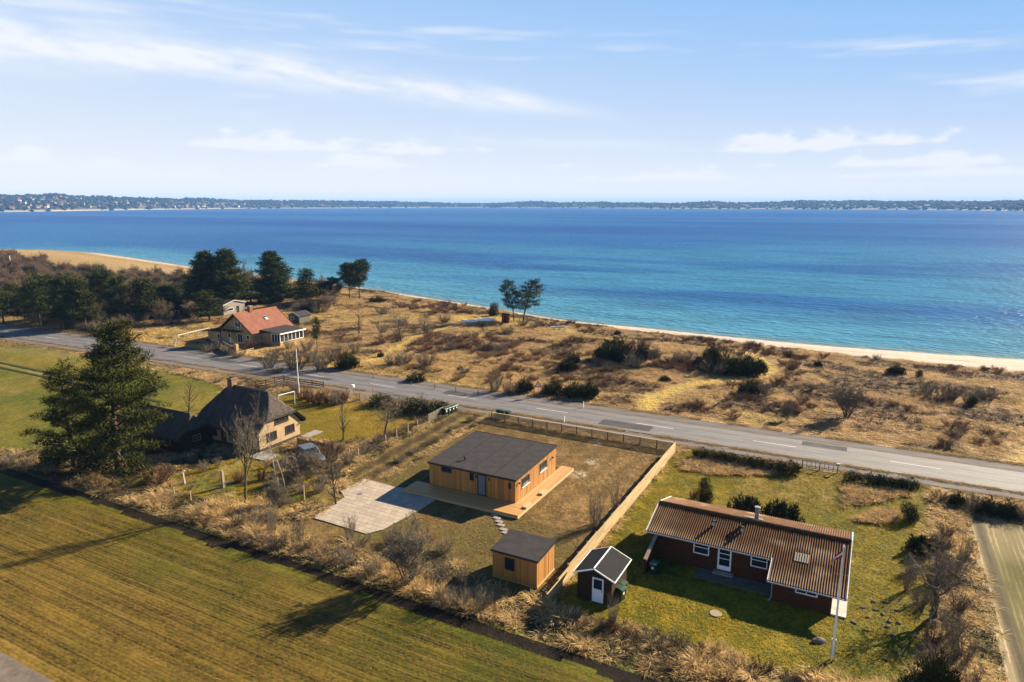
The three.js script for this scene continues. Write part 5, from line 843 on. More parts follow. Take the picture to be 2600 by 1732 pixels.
// needle clump: flattened spray of blades, upper ones coloured brighter as if sunlit
function clump(pl, c, s, n, r, flat = 0.55, w = 0.07, len = 0.34, tone = 1) {
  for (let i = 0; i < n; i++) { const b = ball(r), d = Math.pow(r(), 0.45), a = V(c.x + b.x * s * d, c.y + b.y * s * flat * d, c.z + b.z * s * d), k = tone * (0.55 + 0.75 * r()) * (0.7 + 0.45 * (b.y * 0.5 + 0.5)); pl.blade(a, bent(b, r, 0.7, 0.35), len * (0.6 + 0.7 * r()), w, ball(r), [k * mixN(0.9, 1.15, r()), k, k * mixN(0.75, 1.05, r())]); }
}
function pine(seed, o) {
  const r = rngOf(seed), { h = 12, rad = 0.2, crown = 0.3, width = 0.3, limbs = 34, shape = (t) => 0.45 + 0.9 * Math.sin(Math.PI * Math.min(t * 0.85 + 0.12, 1)), rise = 0.15, size = 0.75, per = 26, lean = 0, dense = 1, flat = 0.5, bend = 0.05, droop = 0 } = o, wood = new Plant(), leaf = new Plant();
  const n = 9, pts = []; let q = V(0, -0.1, 0), d = V(lean, 1, 0).normalize(); for (let i = 0; i <= n; i++) { pts.push(q.clone()); d = bent(d, r, bend, 0.05); q = q.clone().addScaledVector(d, h / n); }
  const at = (t) => { const j = Math.min(Math.floor(t * n), n - 1); return pts[j].clone().lerp(pts[j + 1], t * n - j); };
  for (let i = 0; i < n; i++) { const k = 0.8 + 0.4 * r(); wood.tube(pts[i], pts[i + 1], rad * (1 - 0.9 * i / n), rad * (1 - 0.9 * (i + 1) / n), 8, [k, k, k]); }
  for (let i = 0; i < limbs; i++) {
    const t = mixN(crown, 0.98, (i + r() * 0.8) / limbs), q01 = (t - crown) / (1 - crown), f = i * 2.399 + r() * 0.9, L = h * width * shape(q01) * (0.62 + 0.55 * r()), a = at(t); let dir = V(Math.cos(f), rise + 0.5 * q01 * rise * 3 - droop * (1 - q01) + 0.15 * (r() - 0.5), Math.sin(f)).normalize();
    const m = 4; let p = a.clone(); const lp = [p];
    for (let j = 0; j < m; j++) { dir = bent(dir, r, 0.16, 0.05); p = p.clone().addScaledVector(dir, L / m); lp.push(p); }
    for (let j = 0; j < m; j++) { const b0 = rad * 0.34 * (1 - 0.5 * q01); wood.tube(lp[j], lp[j + 1], b0 * (1 - j / m * 0.85), b0 * (1 - (j + 1) / m * 0.85), 4, [0.8, 0.8, 0.8]); }
    const cl = Math.max(2, Math.round(L / size * 1.5 * dense)), tone = 0.75 + 0.5 * r();
    for (let j = 0; j < cl; j++) {
      const u = mixN(0.32, 1.02, (j + r() * 0.7) / cl), k = Math.min(Math.floor(Math.min(u, 0.999) * m), m - 1), c = lp[k].clone().lerp(lp[k + 1], u * m - k), off = V(-Math.sin(f), 0, Math.cos(f)).multiplyScalar((r() - 0.5) * L * 0.75 * u);
      c.add(off).add(V(0, (r() - 0.3) * size * 0.4, 0)); if (off.length() > size * 0.5 && r() < 0.6) wood.tube(c.clone().sub(off), c, 0.03, 0.012, 3, [0.7, 0.7, 0.7]);
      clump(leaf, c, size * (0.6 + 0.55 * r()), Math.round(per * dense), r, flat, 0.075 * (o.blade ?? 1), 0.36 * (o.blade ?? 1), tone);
    }
  }
  clump(leaf, at(0.99), size * 0.8, per, r, 0.9, 0.07, 0.34);
  return [wood.geo(), leaf.geo()];
}
// leafless thicket shrub: many fine stems from the base
function shrub(seed, o = {}) {
  const r = rngOf(seed), { h = 2, w = 2.4, stems = 26, twigs = 22, thin = 1, up = 0.5, leafy = 0, green = 0 } = o, wood = new Plant(), leaf = new Plant();
  for (let s = 0; s < stems; s++) {
    const f = r() * 6.283, q = Math.sqrt(r()), base = V(Math.cos(f) * w * 0.16 * q, -0.05, Math.sin(f) * w * 0.16 * q); let d = V(Math.cos(f) * q * w / h * 0.62, 0.9, Math.sin(f) * q * w / h * 0.62).normalize(), p = base; const L = h * (0.6 + 0.5 * r()) * (1 - 0.22 * q);
    for (let i = 0; i < 4; i++) {
      d = bent(d, r, 0.2, up * 0.12); const e = p.clone().addScaledVector(d, L / 4), k = 0.75 + 0.5 * r(); wood.tube(p, e, 0.022 * thin * (1 - i * 0.2), 0.022 * thin * (1 - (i + 1) * 0.2), 3, [k, k, k]);
      for (let t = 0; t < twigs / 4; t++) { const a = p.clone().lerp(e, r()), td = bent(d, r, 0.85, 0.15), len = L * (0.16 + 0.24 * r()), m = 0.7 + 0.6 * r(); wood.blade(a, td, len, 0.02 * thin, ball(r), [m, m, m]); if (i > 0) for (let b = 0; b < 2; b++) wood.blade(a.clone().addScaledVector(td, len * (0.3 + 0.4 * r())), bent(td, r, 0.8, 0.1), len * 0.55, 0.014 * thin, ball(r), [m, m, m]);
        if (r() < leafy) { const c = a.clone().addScaledVector(td, len * r()); clump(leaf, c, 0.16, 5, r, 0.9, 0.05, 0.12, 0.9); } }
      p = e;
    }
  }
  return leafy ? [wood.geo(), leaf.geo()] : [wood.geo()];
}
// dense evergreen bush: uneven mound of upright sprays round short stems
function bush(seed, o = {}) {
  const r = rngOf(seed), { h = 2, w = 2.4, n = 70, per = 34, tall = 1, blade = 1, spiky = 0.4 } = o, leaf = new Plant(), wood = new Plant();
  for (let s = 0; s < 7; s++) { const f = s * 0.9 + r(); wood.tube(V(0, -0.05, 0), V(Math.cos(f) * w * 0.25, h * 0.6, Math.sin(f) * w * 0.25), 0.05, 0.02, 4, [1, 1, 1]); }
  for (let i = 0; i < n; i++) {
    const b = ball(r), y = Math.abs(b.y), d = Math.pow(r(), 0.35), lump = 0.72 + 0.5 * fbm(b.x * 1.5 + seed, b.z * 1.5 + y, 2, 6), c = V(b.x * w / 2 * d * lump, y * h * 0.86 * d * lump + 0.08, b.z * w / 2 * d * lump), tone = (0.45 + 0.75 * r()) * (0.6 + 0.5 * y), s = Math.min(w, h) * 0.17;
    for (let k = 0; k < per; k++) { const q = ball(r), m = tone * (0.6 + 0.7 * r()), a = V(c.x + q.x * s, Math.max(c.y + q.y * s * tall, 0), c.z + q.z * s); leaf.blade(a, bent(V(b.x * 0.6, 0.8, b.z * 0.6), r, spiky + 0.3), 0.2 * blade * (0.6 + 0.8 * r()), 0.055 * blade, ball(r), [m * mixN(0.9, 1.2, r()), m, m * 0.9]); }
  }
  return [wood.geo(), leaf.geo()];
}
function strawTuft(seed, n, h, w, lean) {
  const r = rngOf(seed), p = new Plant();
  for (let i = 0; i < n; i++) { const f = r() * 6.283, q = Math.sqrt(r()) * w * 0.3, a = V(Math.cos(f) * q, -0.05, Math.sin(f) * q), d = V(Math.cos(f) * lean * (0.3 + r()), 1, Math.sin(f) * lean * (0.3 + r())).normalize(), L = h * (0.55 + 0.6 * r()), side = V(-Math.sin(f), 0, Math.cos(f)), k = 0.75 + 0.5 * r(), c = [k, k * mixN(0.92, 1, r()), k * mixN(0.8, 1, r())], mid = a.clone().addScaledVector(d, L * 0.55), d2 = d.clone().add(V(Math.cos(f) * lean * 1.3, -0.35, Math.sin(f) * lean * 1.3)).normalize();
    p.blade(a, d, L * 0.75, 0.07, side, c.map((v) => v * 0.8)); p.blade(mid, d2, L * 0.6, 0.05, side, c); }
  return p.geo();
}

// ---------------------------------------------------------------- plants: prototypes
function proto(kind, geos, mats, names, size) { return { kind, geos, mats, names, size }; }
const WT = ['trunk', 'crown'], SH = ['twigs', 'leaves'];
const sizeOf = (geos) => { const b = new THREE.Box3(); for (const g of geos) { g.computeBoundingBox(); b.union(g.boundingBox); } return [Math.max(b.max.x - b.min.x, b.max.z - b.min.z), b.max.y]; };
const PT = {};
const def = (key, name, category, geos, mats, names) => { PT[key] = { name, category, geos, mats, names, size: sizeOf(geos) }; };
def('bigPine', 'pine_tree', 'pine tree', pine(101, { h: 17, rad: 0.42, crown: 0.14, width: 0.40, limbs: 70, size: 1.0, per: 48, dense: 1.25, blade: 1.45, shape: (t) => 1.0 - 0.80 * Math.pow(t, 1.5), rise: 0.10, flat: 0.3, droop: 0.12 }), [M.barkRed, M.needle], WT);
def('sidePine', 'pine_tree', 'pine tree', pine(102, { h: 12.5, rad: 0.32, crown: 0.12, width: 0.36, limbs: 40, size: 0.95, per: 42, dense: 1.05, blade: 1.45, shape: (t) => 1.0 - 0.5 * t, rise: 0.2, flat: 0.3 }), [M.barkRed, M.needle], WT);
def('pineA', 'pine_tree', 'pine tree', pine(103, { h: 13, crown: 0.28, width: 0.27, limbs: 34, size: 1.05, per: 34, flat: 0.5, shape: (t) => 0.75 + 0.5 * Math.sin(Math.PI * t) - 0.3 * t, blade: 2.0, dense: 1.3 }), [M.bark, M.needleDark], WT);
def('pineB', 'pine_tree', 'pine tree', pine(104, { h: 12, crown: 0.2, width: 0.24, limbs: 32, size: 1.0, per: 34, flat: 0.55, shape: (t) => 1.1 - 0.75 * t, blade: 2.0, dense: 1.3 }), [M.barkMoss, M.needle], WT);
def('umbrella', 'pine_tree', 'pine tree', pine(105, { h: 12, rad: 0.2, crown: 0.34, width: 0.27, limbs: 36, size: 0.95, per: 36, flat: 0.55, shape: (t) => 0.7 + 0.6 * Math.sin(Math.PI * t), blade: 1.9, dense: 1.2 }), [M.bark, M.needleDark], WT);
def('beachPine', 'pine_tree', 'pine tree', pine(106, { h: 11, rad: 0.17, crown: 0.3, width: 0.24, limbs: 34, size: 0.5, per: 15, dense: 1.0, flat: 0.42, shape: (t) => 0.85 + 0.4 * Math.sin(Math.PI * t) - 0.35 * t, bend: 0.09, blade: 1.8 }), [M.bark, M.needleDark], WT);
def('spruce', 'spruce_tree', 'spruce tree', pine(107, { h: 16, rad: 0.3, crown: 0.08, width: 0.3, limbs: 80, size: 0.85, per: 30, flat: 0.4, shape: (t) => 1.0 - 0.84 * Math.pow(t, 1.7), rise: 0.3, blade: 2.0, dense: 1.3 }), [M.bark, M.needleDark], WT);
def('youngPine', 'pine_tree', 'pine tree', pine(108, { h: 7, rad: 0.11, crown: 0.42, width: 0.2, limbs: 18, size: 0.55, per: 26, flat: 0.5, shape: (t) => 1.05 - 0.6 * t, blade: 1.6 }), [M.bark, M.needleDark], WT);
def('bareBig', 'bare_tree', 'tree', bareTree(201, { h: 12, rad: 0.27, fork: 0.35, kids: [7, 6, 5, 5], spread: 0.85, gnarl: 0.2, up: 0.2, reach: 0.66, levels: 4, twigs: 13, thin: 1.7, trunk: 0.55 }), [M.barkMoss, M.twigGrey], WT);
def('bareWide', 'bare_tree', 'tree', bareTree(202, { h: 6, rad: 0.17, fork: 0.4, kids: [6, 6, 5], spread: 1.15, gnarl: 0.25, up: 0.05, reach: 0.8, levels: 4, twigs: 9, thin: 1.3, trunk: 0.5 }), [M.bark, M.twigGrey], WT);
def('bareSlim', 'bare_tree', 'tree', bareTree(203, { h: 7, rad: 0.1, fork: 0.15, kids: [20, 4, 3], spread: 0.6, gnarl: 0.12, up: 0.2, reach: 0.32, levels: 3, twigs: 9, thin: 1.2, trunk: 0.92 }), [M.bark, M.twigGrey], WT);
def('bareBush', 'bare_tree', 'tree', bareTree(204, { h: 5.5, rad: 0.12, fork: 0.15, kids: [6, 5, 5], spread: 0.75, gnarl: 0.2, up: 0.22, reach: 0.66, levels: 4, twigs: 16, thin: 1.6, trunk: 0.6, stems: 6 }), [M.barkMoss, M.twigGrey], WT);
def('gnarly', 'bare_tree', 'tree', bareTree(205, { h: 6, rad: 0.2, fork: 0.3, kids: [7, 6, 5], spread: 1.1, gnarl: 0.38, up: 0.06, reach: 0.78, levels: 4, twigs: 8, thin: 1.5, trunk: 0.5 }), [M.bark, M.twig], WT);
def('birch', 'birch_tree', 'birch tree', bareTree(206, { h: 7, rad: 0.05, fork: 0.4, kids: [10, 4, 3], spread: 0.6, gnarl: 0.3, up: 0.16, reach: 0.34, levels: 3, twigs: 7, thin: 0.9, trunk: 0.95, lean: 0.04, woodLv: 1 }), [M.birch, M.twig], WT);
def('shrubA', 'bare_shrub', 'shrub', shrub(301, { h: 2, w: 2.6, stems: 36, twigs: 26, thin: 1.3 }), [M.twigGrey], ['twigs']);
def('shrubB', 'bare_shrub', 'shrub', shrub(302, { h: 1.6, w: 2.6, stems: 32, twigs: 28, thin: 1.3, leafy: 0.05 }), [M.twig, M.gorse], SH);
def('shrubC', 'bare_shrub', 'shrub', shrub(303, { h: 2.6, w: 1.9, stems: 26, twigs: 22, thin: 1.15, up: 1.3 }), [M.twigGrey], ['twigs']);
const russet = mat([0.17, 0.085, 0.045], { side: THREE.DoubleSide, ...vc });
def('shrubRed', 'russet_shrub', 'shrub', shrub(304, { h: 1.6, w: 2.4, stems: 40, twigs: 30, thin: 1.2 }), [russet], ['twigs']);
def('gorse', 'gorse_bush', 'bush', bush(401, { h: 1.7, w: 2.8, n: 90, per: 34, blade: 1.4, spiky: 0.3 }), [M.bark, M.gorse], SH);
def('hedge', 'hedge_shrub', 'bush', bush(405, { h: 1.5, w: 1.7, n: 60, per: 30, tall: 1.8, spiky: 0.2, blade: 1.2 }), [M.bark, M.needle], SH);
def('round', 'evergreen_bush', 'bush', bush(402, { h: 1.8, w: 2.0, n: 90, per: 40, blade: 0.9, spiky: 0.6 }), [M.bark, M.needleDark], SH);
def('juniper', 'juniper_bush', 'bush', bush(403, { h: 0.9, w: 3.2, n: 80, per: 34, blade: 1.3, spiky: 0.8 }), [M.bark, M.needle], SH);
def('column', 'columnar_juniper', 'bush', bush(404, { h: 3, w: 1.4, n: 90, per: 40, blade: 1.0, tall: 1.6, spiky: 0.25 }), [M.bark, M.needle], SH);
const planted = {};
function plant(key, x, z, h, w, label, group, turn) {
  const P = PT[key], t = new THREE.Group(); t.name = numbered(P.name); P.geos.forEach((g, i) => meshOf(P.names[i], g, P.mats[i], t));
  const wide = { beachPine: 1.3, hedge: 1.55, gorse: 1.15, shrubB: 1.15, pineA: 1.6, pineB: 1.55, spruce: 1.45, umbrella: 1.25, bigPine: 1.1, sidePine: 0.95 }[key] ?? 1, sy = h / P.size[1], sx = w ? wide * w / P.size[0] : sy; t.scale.set(sx, sy, sx); t.position.set(x, (z < roadZ(x) - 6 ? ground(x, z) : 0) - 0.05, z); planted[key] = (planted[key] ?? 0) + 1; t.rotation.y = turn ?? planted[key] * 2.4; scene.add(t);
  return tag(t, label, P.category, group);
}
// ---------------------------------------------------------------- plants: the ones one can point to
plant('bigPine', -71.71, -42.31, 17.13, 13.2, 'tall broad pine towering left of the thatched house', null, 0.4);
plant('sidePine', -77.65, -41.03, 12.76, 9.5, 'shorter pine leaning left against the tall broad pine', null, 2.0);
plant('round', -79.06, -39.84, 3.0, 4.5, 'dark evergreen bush at the left foot of the shorter pine'); plant('round', -73.75, -40.8, 3.2, 5, 'dark evergreen bush between the trunks of the two big pines'); plant('round', -69.76, -43.34, 2.6, 3.6, 'dark evergreen bush right of the tall broad pine trunk');
for (const [key, x, z, h, w, label] of [
  ['pineA', -175.73, -89.4, 14.09, 7.11, 'dark pine beside the road, leftmost of the roadside row'], ['pineB', -168.42, -90.65, 11.97, 5.98, 'pine with mossy trunk in the roadside row, second from the left'],
  ['pineA', -165.47, -91.57, 14.16, 6.77, 'pine with mossy trunk in the roadside row, the tallest in its middle'], ['pineB', -163.2, -92.77, 12.64, 5.75, 'pine with forked mossy trunk in the roadside row, fourth from the left'],
  ['pineA', -173.44, -102.73, 14.52, 6.34, 'dark pine rising behind the roadside row'], ['umbrella', -163.04, -100.96, 12.64, 6.42, 'pine with long bare grey trunk at the right end of the roadside row'],
  ['pineB', -161.82, -106.66, 11.66, 7.69, 'broad dark pine right of the bare trunked roadside pine'], ['pineB', -209.37, -100.01, 7.84, 7.21, 'dark pine behind the roadside row, leftmost of the far ones'], ['pineA', -215.22, -111.04, 7.69, 7.69, 'dark pine behind the roadside row, second of the far ones'], ['pineB', -197.91, -130.75, 6.7, 8.03, 'low pine in the scrub above the broad dark pine'], ['pineA', -173.83, -121.59, 7.81, 8.52, 'pine in the scrub left of the spruce pair'], ['pineB', -177.69, -131, 6.42, 7.17, 'small dark pine right against the left spruce'], ['pineB', -161.24, -139.75, 7.69, 8.33, 'dark pine filling the gap between the spruces'], ['pineB', -148.75, -156.89, 6.04, 6.95, 'small dark pine left of the low flat pine'],
  ['pineA', -188.39, -87.47, 8.93, 6.85, 'dark pine at the left edge of the view'], ['pineB', -185.71, -91.03, 8.06, 4.77, 'low dark pine between the left edge and the roadside row'],
  ['spruce', -163.95, -126.85, 17.04, 11.45, 'large dark spruce on the left of the pair behind the cabins'], ['spruce', -159, -129.48, 17.63, 12.41, 'large dark spruce on the right of the pair behind the cabins'],
  ['pineB', -147.91, -114.8, 8.42, 7.5, 'pine standing in front of the grey cabin'], ['spruce', -158.82, -147.22, 15.93, 11.56, 'spiky spruce before the sea right of the spruce pair'], ['pineB', -145.77, -145.98, 11.4, 6.85, 'dense dark pine above the roof of the red tiled house'],
  ['umbrella', -145.8, -158.46, 7.23, 6.69, 'low flat pine left of the tall pine clump at the shore'], ['umbrella', -143.22, -162.05, 11.84, 7.56, 'tall pine with bare trunk, left of the shore clump'], ['umbrella', -140.59, -163.44, 12.91, 8.1, 'tall pine with bare trunk, right of the shore clump'],
  ['youngPine', -96.45, -98.87, 7.79, 2.93, 'small slender pine between the sunroom and the bare pole'], ['beachPine', -80.68, -152.81, 11.28, 5.91, 'bare trunked pine at the beach, left of the twin pair'], ['beachPine', -78.87, -154.54, 11.32, 7.84, 'leaning bare trunked pine at the beach, right of the twin pair'],
  ['round', -89.49, -157.72, 4, 3.62, 'round dark bush next to the red hut at the beach'],
  ['bareBig', -52.36, -42.82, 11.95, 5.63, 'large bare tree in front of the thatched house'], ['bareBush', -29.78, -38.84, 6.03, 5.64, 'broad many stemmed bare tree on the edge of the foreground field'], ['gnarly', -25.54, -39.86, 3.24, 2.05, 'dark gnarled bare tree just left of the timber shed'],
  ['bareSlim', -56.85, -61.91, 6.21, 2.5, 'slim upright bare tree on the yellowish garden lawn'], ['bareWide', -53.53, -65.91, 5.48, 6.02, 'spreading bare tree by the dirt track'], ['bareSlim', -44.71, -47.21, 6.92, 2.35, 'dark bare tree at the left corner of the paved forecourt'],
  ['birch', -53.84, -48.15, 7.95, 3.04, 'slender white birch with a crooked trunk, left of two'], ['birch', -51.8, -47.46, 8.26, 3.06, 'slender white birch with a crooked trunk, right of two'], ['gnarly', 5.96, -52.71, 5.85, 7.19, 'wide gnarled bare tree right of the bungalow lawn'],
  ['bareSlim', -83.81, -60.3, 5.2, 2.71, 'thin bare tree at the edge of the left meadow'], ['bareSlim', -54.38, -75.95, 3.18, 2.95, 'thin bare tree behind the bins along the hedge'], ['bareWide', -88.66, -115.91, 7.56, 6.37, 'bare tree with pale trunk on the heath, nearest the bare pole'],
  ['bareWide', -89.23, -125.26, 6.19, 5.35, 'small bare tree on the heath behind the pale trunked one'], ['bareBush', -1.6, -101.74, 5.71, 6.45, 'dense bare hawthorn like tree on the heath above the metal gate'], ['bareBush', -8.87, -96.99, 3.22, 2.15, 'small fan shaped bare shrub tree on the heath'],
  ['bareBush', -34.42, -120.39, 4.25, 3.69, 'dark tree on the heath with a long shadow at the thicket end'], ['bareWide', 11.43, -98.58, 2.06, 1.97, 'small lone bare tree on the heath at the right'], ['bareSlim', -101.55, -117.52, 5.46, 3.93, 'bare tree on the heath left of the bare pole'],
  ['bareBush', -169.25, -145.99, 13.06, 7.36, 'brownish bare tree between the spruce pair and the spiky spruce'], ['bareBush', -51.73, -50.86, 3.94, 3.76, 'twiggy bare tree rising over the hedge beside the parked car'], ['bareBush', -49.27, -43.9, 3.5, 2.71, 'low many stemmed bare tree below the birches'], ['gnarly', 5.54, -45.49, 3.62, 2.98, 'tangled bare tree above the dark bush in the lower right corner'], ['bareWide', -136.69, -147.89, 6.29, 6.02, 'bare tree under the shore pines'],
  ['shrubC', -20.36, -54.54, 4.31, 2.46, 'bare twiggy shrub on the yard close to the plank fence'], ['shrubC', -19.49, -57.6, 4.28, 1.64, 'upright bare shrub with straight stems right against the plank fence'],
  ['column', -12.79, -64.64, 3.33, 2.2, 'dark columnar juniper behind the left end of the bungalow roof'], ['shrubRed', -14.01, -65.15, 1.4, 1.22, 'small brown shrub left of the columnar juniper'],
  ['juniper', -8.69, -63.97, 2.21, 3.65, 'low spreading juniper behind the bungalow roof, left half of the bed'], ['juniper', -5.56, -63.59, 2.59, 4.11, 'low spreading juniper behind the bungalow roof, right half of the bed'],
  ['round', 4.96, -69.79, 1.92, 2.12, 'round clipped dark bush on the lawn right of the bungalow'], ['juniper', 5.61, -63.32, 1.92, 2.66, 'dark sprawling bush near the right edge of the lawn'],
  ['gorse', -66.11, -89.97, 1.79, 3.64, 'low dark bush beside the leaning pale post at the road'], ['round', 14.41, -116.86, 1.79, 1.91, 'small very dark bush standing alone on the right heath'], ['gorse', 4.89, -133.82, 2.34, 3.65, 'bush near the beach on the right heath'], ['round', 8.33, -132.87, 1.53, 1.63, 'small bush right of the one near the beach'],
  ['gorse', -51.91, -150.03, 1.24, 1.83, 'tiny dark bush at the edge of the beach sand'], ['gorse', -29.34, -109.52, 1.2, 2.32, 'tiny green bush beside the mown path'], ['gorse', -13.14, -140.91, 1.57, 2.56, 'bush in the dune grass next to the beach'], ['gorse', -7.68, -133.82, 1.47, 1.6, 'small brown bush in the dune grass right of the beach path'],
  ['gorse', -132.01, -161.48, 2.38, 5.52, 'low olive bush right of the shore pine clump'], ['gorse', 5.67, -43.82, 3.57, 2.88, 'dark green bush in the lower right corner'], ['gorse', 4.28, -43.08, 2.06, 1.83, 'dark green low bush at the bottom edge near the corner'],
  ['shrubRed', -64.85, -42.3, 2.34, 4.23, 'reddish brown shrub below the big pine'], ['shrubC', -38.83, -42.47, 2.81, 2.15, 'bare shrub overhanging the front edge of the paving'], ['shrubC', -42.05, -39.87, 2.53, 1.52, 'bare shrub at the left tip of the paving'],
  ['shrubC', -14, -41.4, 2.83, 1.44, 'tall bare twiggy shrub in front of the garden shed'], ['shrubC', -45.41, -39.71, 2.92, 1.95, 'bare shrub in the straw beneath the birches'],
  ['shrubRed', -54.26, -56.83, 2.14, 4.08, 'brown hedge shrub over the roof of the parked car'], ['shrubA', -53.35, -51.09, 3.1, 4.74, 'tangled brown shrub hiding the parked car'], ['shrubA', -47.92, -41.26, 2.16, 4.04, 'brown bramble mound at the foot of the large bare tree'],
]) plant(key, x, z, h, key === 'birch' ? 0 : w, label);
// thickets and scattered shrubs that look alike
const NTH = ['', 'second ', 'third ', 'fourth ', 'fifth ', 'sixth ', 'seventh ', 'eighth ', 'ninth ', 'tenth ', 'eleventh ', 'twelfth ', 'thirteenth ', 'fourteenth ', 'fifteenth ', 'sixteenth ', 'seventeenth ', 'eighteenth '];
const MARKS = [['the red tiled house', -113.44, -100.1], ['the bare pole', -93.94, -115.28], ['the twin pines', -80.55, -153.64], ['the upturned boats', -88.03, -147.39], ['the lone boat', -66.31, -148.93], ['the warning sign', -44.64, -92.63], ['the mown path', -26.31, -107.67], ['the leaning pale post', -65.37, -90.05], ['the metal gate', -3.39, -78.92], ['the shore pine clump', -141.9, -162.74], ['the timber shed', -22.25, -42.78], ['the paved forecourt', -41.85, -44.49], ['the white birches', -53.44, -47.6], ['the big pine', -71.71, -42.31], ['the parked car', -55.24, -55.52], ['the large bare tree', -52.43, -42.78], ['the many stemmed tree', -29.74, -38.86], ['the garden shed', -15.55, -43.98], ['the white flagpole', -0.13, -44.49], ['the dirt track', -47.11, -59.07]];
function scatter(list, label, group, row) {   // rows are told apart by their order, scattered ones by the nearest landmark
  const out = list.map(([key, x, z, h, w]) => { let best = 0, d = 1e9; MARKS.forEach(([, a, b], i) => { const q = Math.hypot(a - x, b - z); if (q < d) { d = q; best = i; } }); return { key, x, z, h, w, best, d }; });
  if (row) { [...out].sort((a, b) => a.x - b.x).forEach((o, i) => { o.label = `${label}, ${i ? NTH[i].trim() : 'first'} from the left`; }); }
  else for (let m = 0; m < MARKS.length; m++) out.filter((o) => o.best === m).sort((a, b) => a.d - b.d).forEach((o, i) => { o.label = `${label}, ${NTH[i]}nearest to ${MARKS[m][0]}`; });
  for (const o of out) plant(o.key, o.x, o.z, o.h, o.w, o.label, group);
}
scatter([['gorse', -43.6, -119.56, 4.45, 4.78], ['gorse', -40.28, -119.67, 5.31, 4.88], ['shrubB', -39.02, -126.27, 4.83, 5.08], ['gorse', -45.15, -128.48, 3.22, 5.27], ['shrubA', -37.38, -117.26, 3.4, 5.55], ['gorse', -37.64, -123.56, 3.89, 3.97]], 'dark bush of the left evergreen thicket on the heath', 'left heath thicket', true);
scatter([['shrubB', -29.58, -124.15, 3.06, 5.65], ['gorse', -25.52, -122.04, 4.01, 4.7], ['gorse', -22.01, -121.68, 4.57, 5.4], ['gorse', -17.84, -122.45, 4.37, 6.57], ['shrubB', -23.31, -118.83, 2.96, 6.09], ['gorse', -20.29, -120.43, 3.35, 5.32], ['gorse', -25.67, -129.09, 3.53, 3.7], ['gorse', -16.86, -125.15, 3.02, 3.41]], 'dark bush of the right evergreen thicket on the heath', 'right heath thicket', true);
scatter([['gorse', -15.56, -109.52, 2.69, 4.67], ['shrubA', -13.06, -108.58, 2.78, 3.7], ['shrubB', -19.06, -111.84, 1.32, 2.84]], 'bush of the small clump below the right thicket', 'small heath clump', true);
scatter([['gorse', -47.07, -92.76, 2.83, 3.57], ['gorse', -42.77, -93.91, 2.94, 4.08], ['gorse', -39.09, -93.91, 3.1, 4.02], ['gorse', -36.76, -94.33, 3.15, 3.33], ['shrubA', -51.31, -90.51, 3.67, 3.57], ['shrubB', -48.24, -90.43, 2.65, 3.39]], 'dark bush of the thicket around the warning sign', 'roadside thicket', true);
scatter([['shrubA', 8.98, -120.3, 2.78, 3.64], ['shrubB', 11.58, -118.96, 2.86, 3.95], ['shrubA', 14.28, -118.31, 3.07, 3.88], ['shrubB', 16.75, -121.18, 2.44, 3.94], ['shrubB', 9.8, -117.49, 2.17, 3.93]], 'grey brown shrub of the low right heath thicket', 'right heath shrubs', true);
scatter([['shrubB', -74.86, -145.75, 2.36, 4.45], ['shrubA', -71.08, -145.04, 2.54, 4.6], ['shrubB', -72.2, -134.31, 2.41, 3.96], ['shrubA', -64.11, -115.62, 3.16, 5.17], ['shrubB', -68.01, -116.32, 2.15, 4.38], ['gorse', -46.82, -109.22, 3.02, 3.87], ['gorse', -47.78, -114.07, 2.47, 2.91], ['shrubB', -40.31, -112.68, 1.91, 3.1], ['shrubA', -74.97, -98.83, 3.11, 4.8], ['shrubB', -70.36, -99.72, 3.08, 5.39], ['shrubA', -74.21, -113.03, 2.33, 4.38], ['shrubB', -79.37, -119.26, 2.45, 4.63], ['shrubA', -88.97, -126.6, 3.13, 4.98], ['shrubB', -75.89, -96.78, 2.44, 3.96], ['shrubA', -61.71, -98.41, 1.56, 3.35], ['shrubB', -77.48, -126.83, 1.96, 4.82], ['shrubA', -97.53, -120.85, 3.21, 3.96], ['shrubB', -92.64, -138.39, 2.49, 4.28], ['shrubA', -99.05, -130.18, 2.75, 5.22], ['shrubB', -115.45, -143.92, 2.6, 5.38], ['shrubA', -7.14, -114, 1.42, 2.06], ['shrubB', -22.01, -138, 1.41, 2.24], ['shrubA', 1.84, -148, 1.56, 2.38], ['gorse', -63.4, -99.67, 1.11, 1.23], ['gorse', -83.05, -101.98, 1.38, 1.52]], 'brown bare shrub on the heath', 'scattered heath shrubs');
scatter([['shrubA', -95.13, -85.41, 3.62, 4.88], ['shrubB', -89.66, -86.44, 4.75, 6.21], ['shrubA', -85.43, -87.96, 5.04, 5.4], ['gorse', -82.33, -91.83, 3.85, 4.71], ['shrubB', -88.27, -94.98, 4.18, 4.92], ['shrubA', -110.33, -89.69, 3.05, 5.13], ['shrubB', -116.24, -89.74, 2.14, 4.97], ['shrubRed', -111.21, -95.26, 1.99, 4.44], ['shrubA', -99.79, -99.43, 3.22, 4.38], ['shrubA', -89.43, -102.15, 3.51, 3.89], ['shrubA', -100.69, -91.74, 2.57, 5.03], ['shrubB', -95.76, -91.82, 2.69, 4.28], ['shrubA', -117.42, -92.93, 2.55, 4.47], ['shrubA', -91.72, -92.32, 3.16, 4.07], ['shrubB', -91.26, -83.41, 1.57, 3.82], ['shrubA', -106.98, -88.4, 1.88, 4.19], ['shrubC', -104.8, -99.65, 2.91, 4.46]], 'bare bush hedging the red tiled house garden', 'garden bushes of the red tiled house', true);
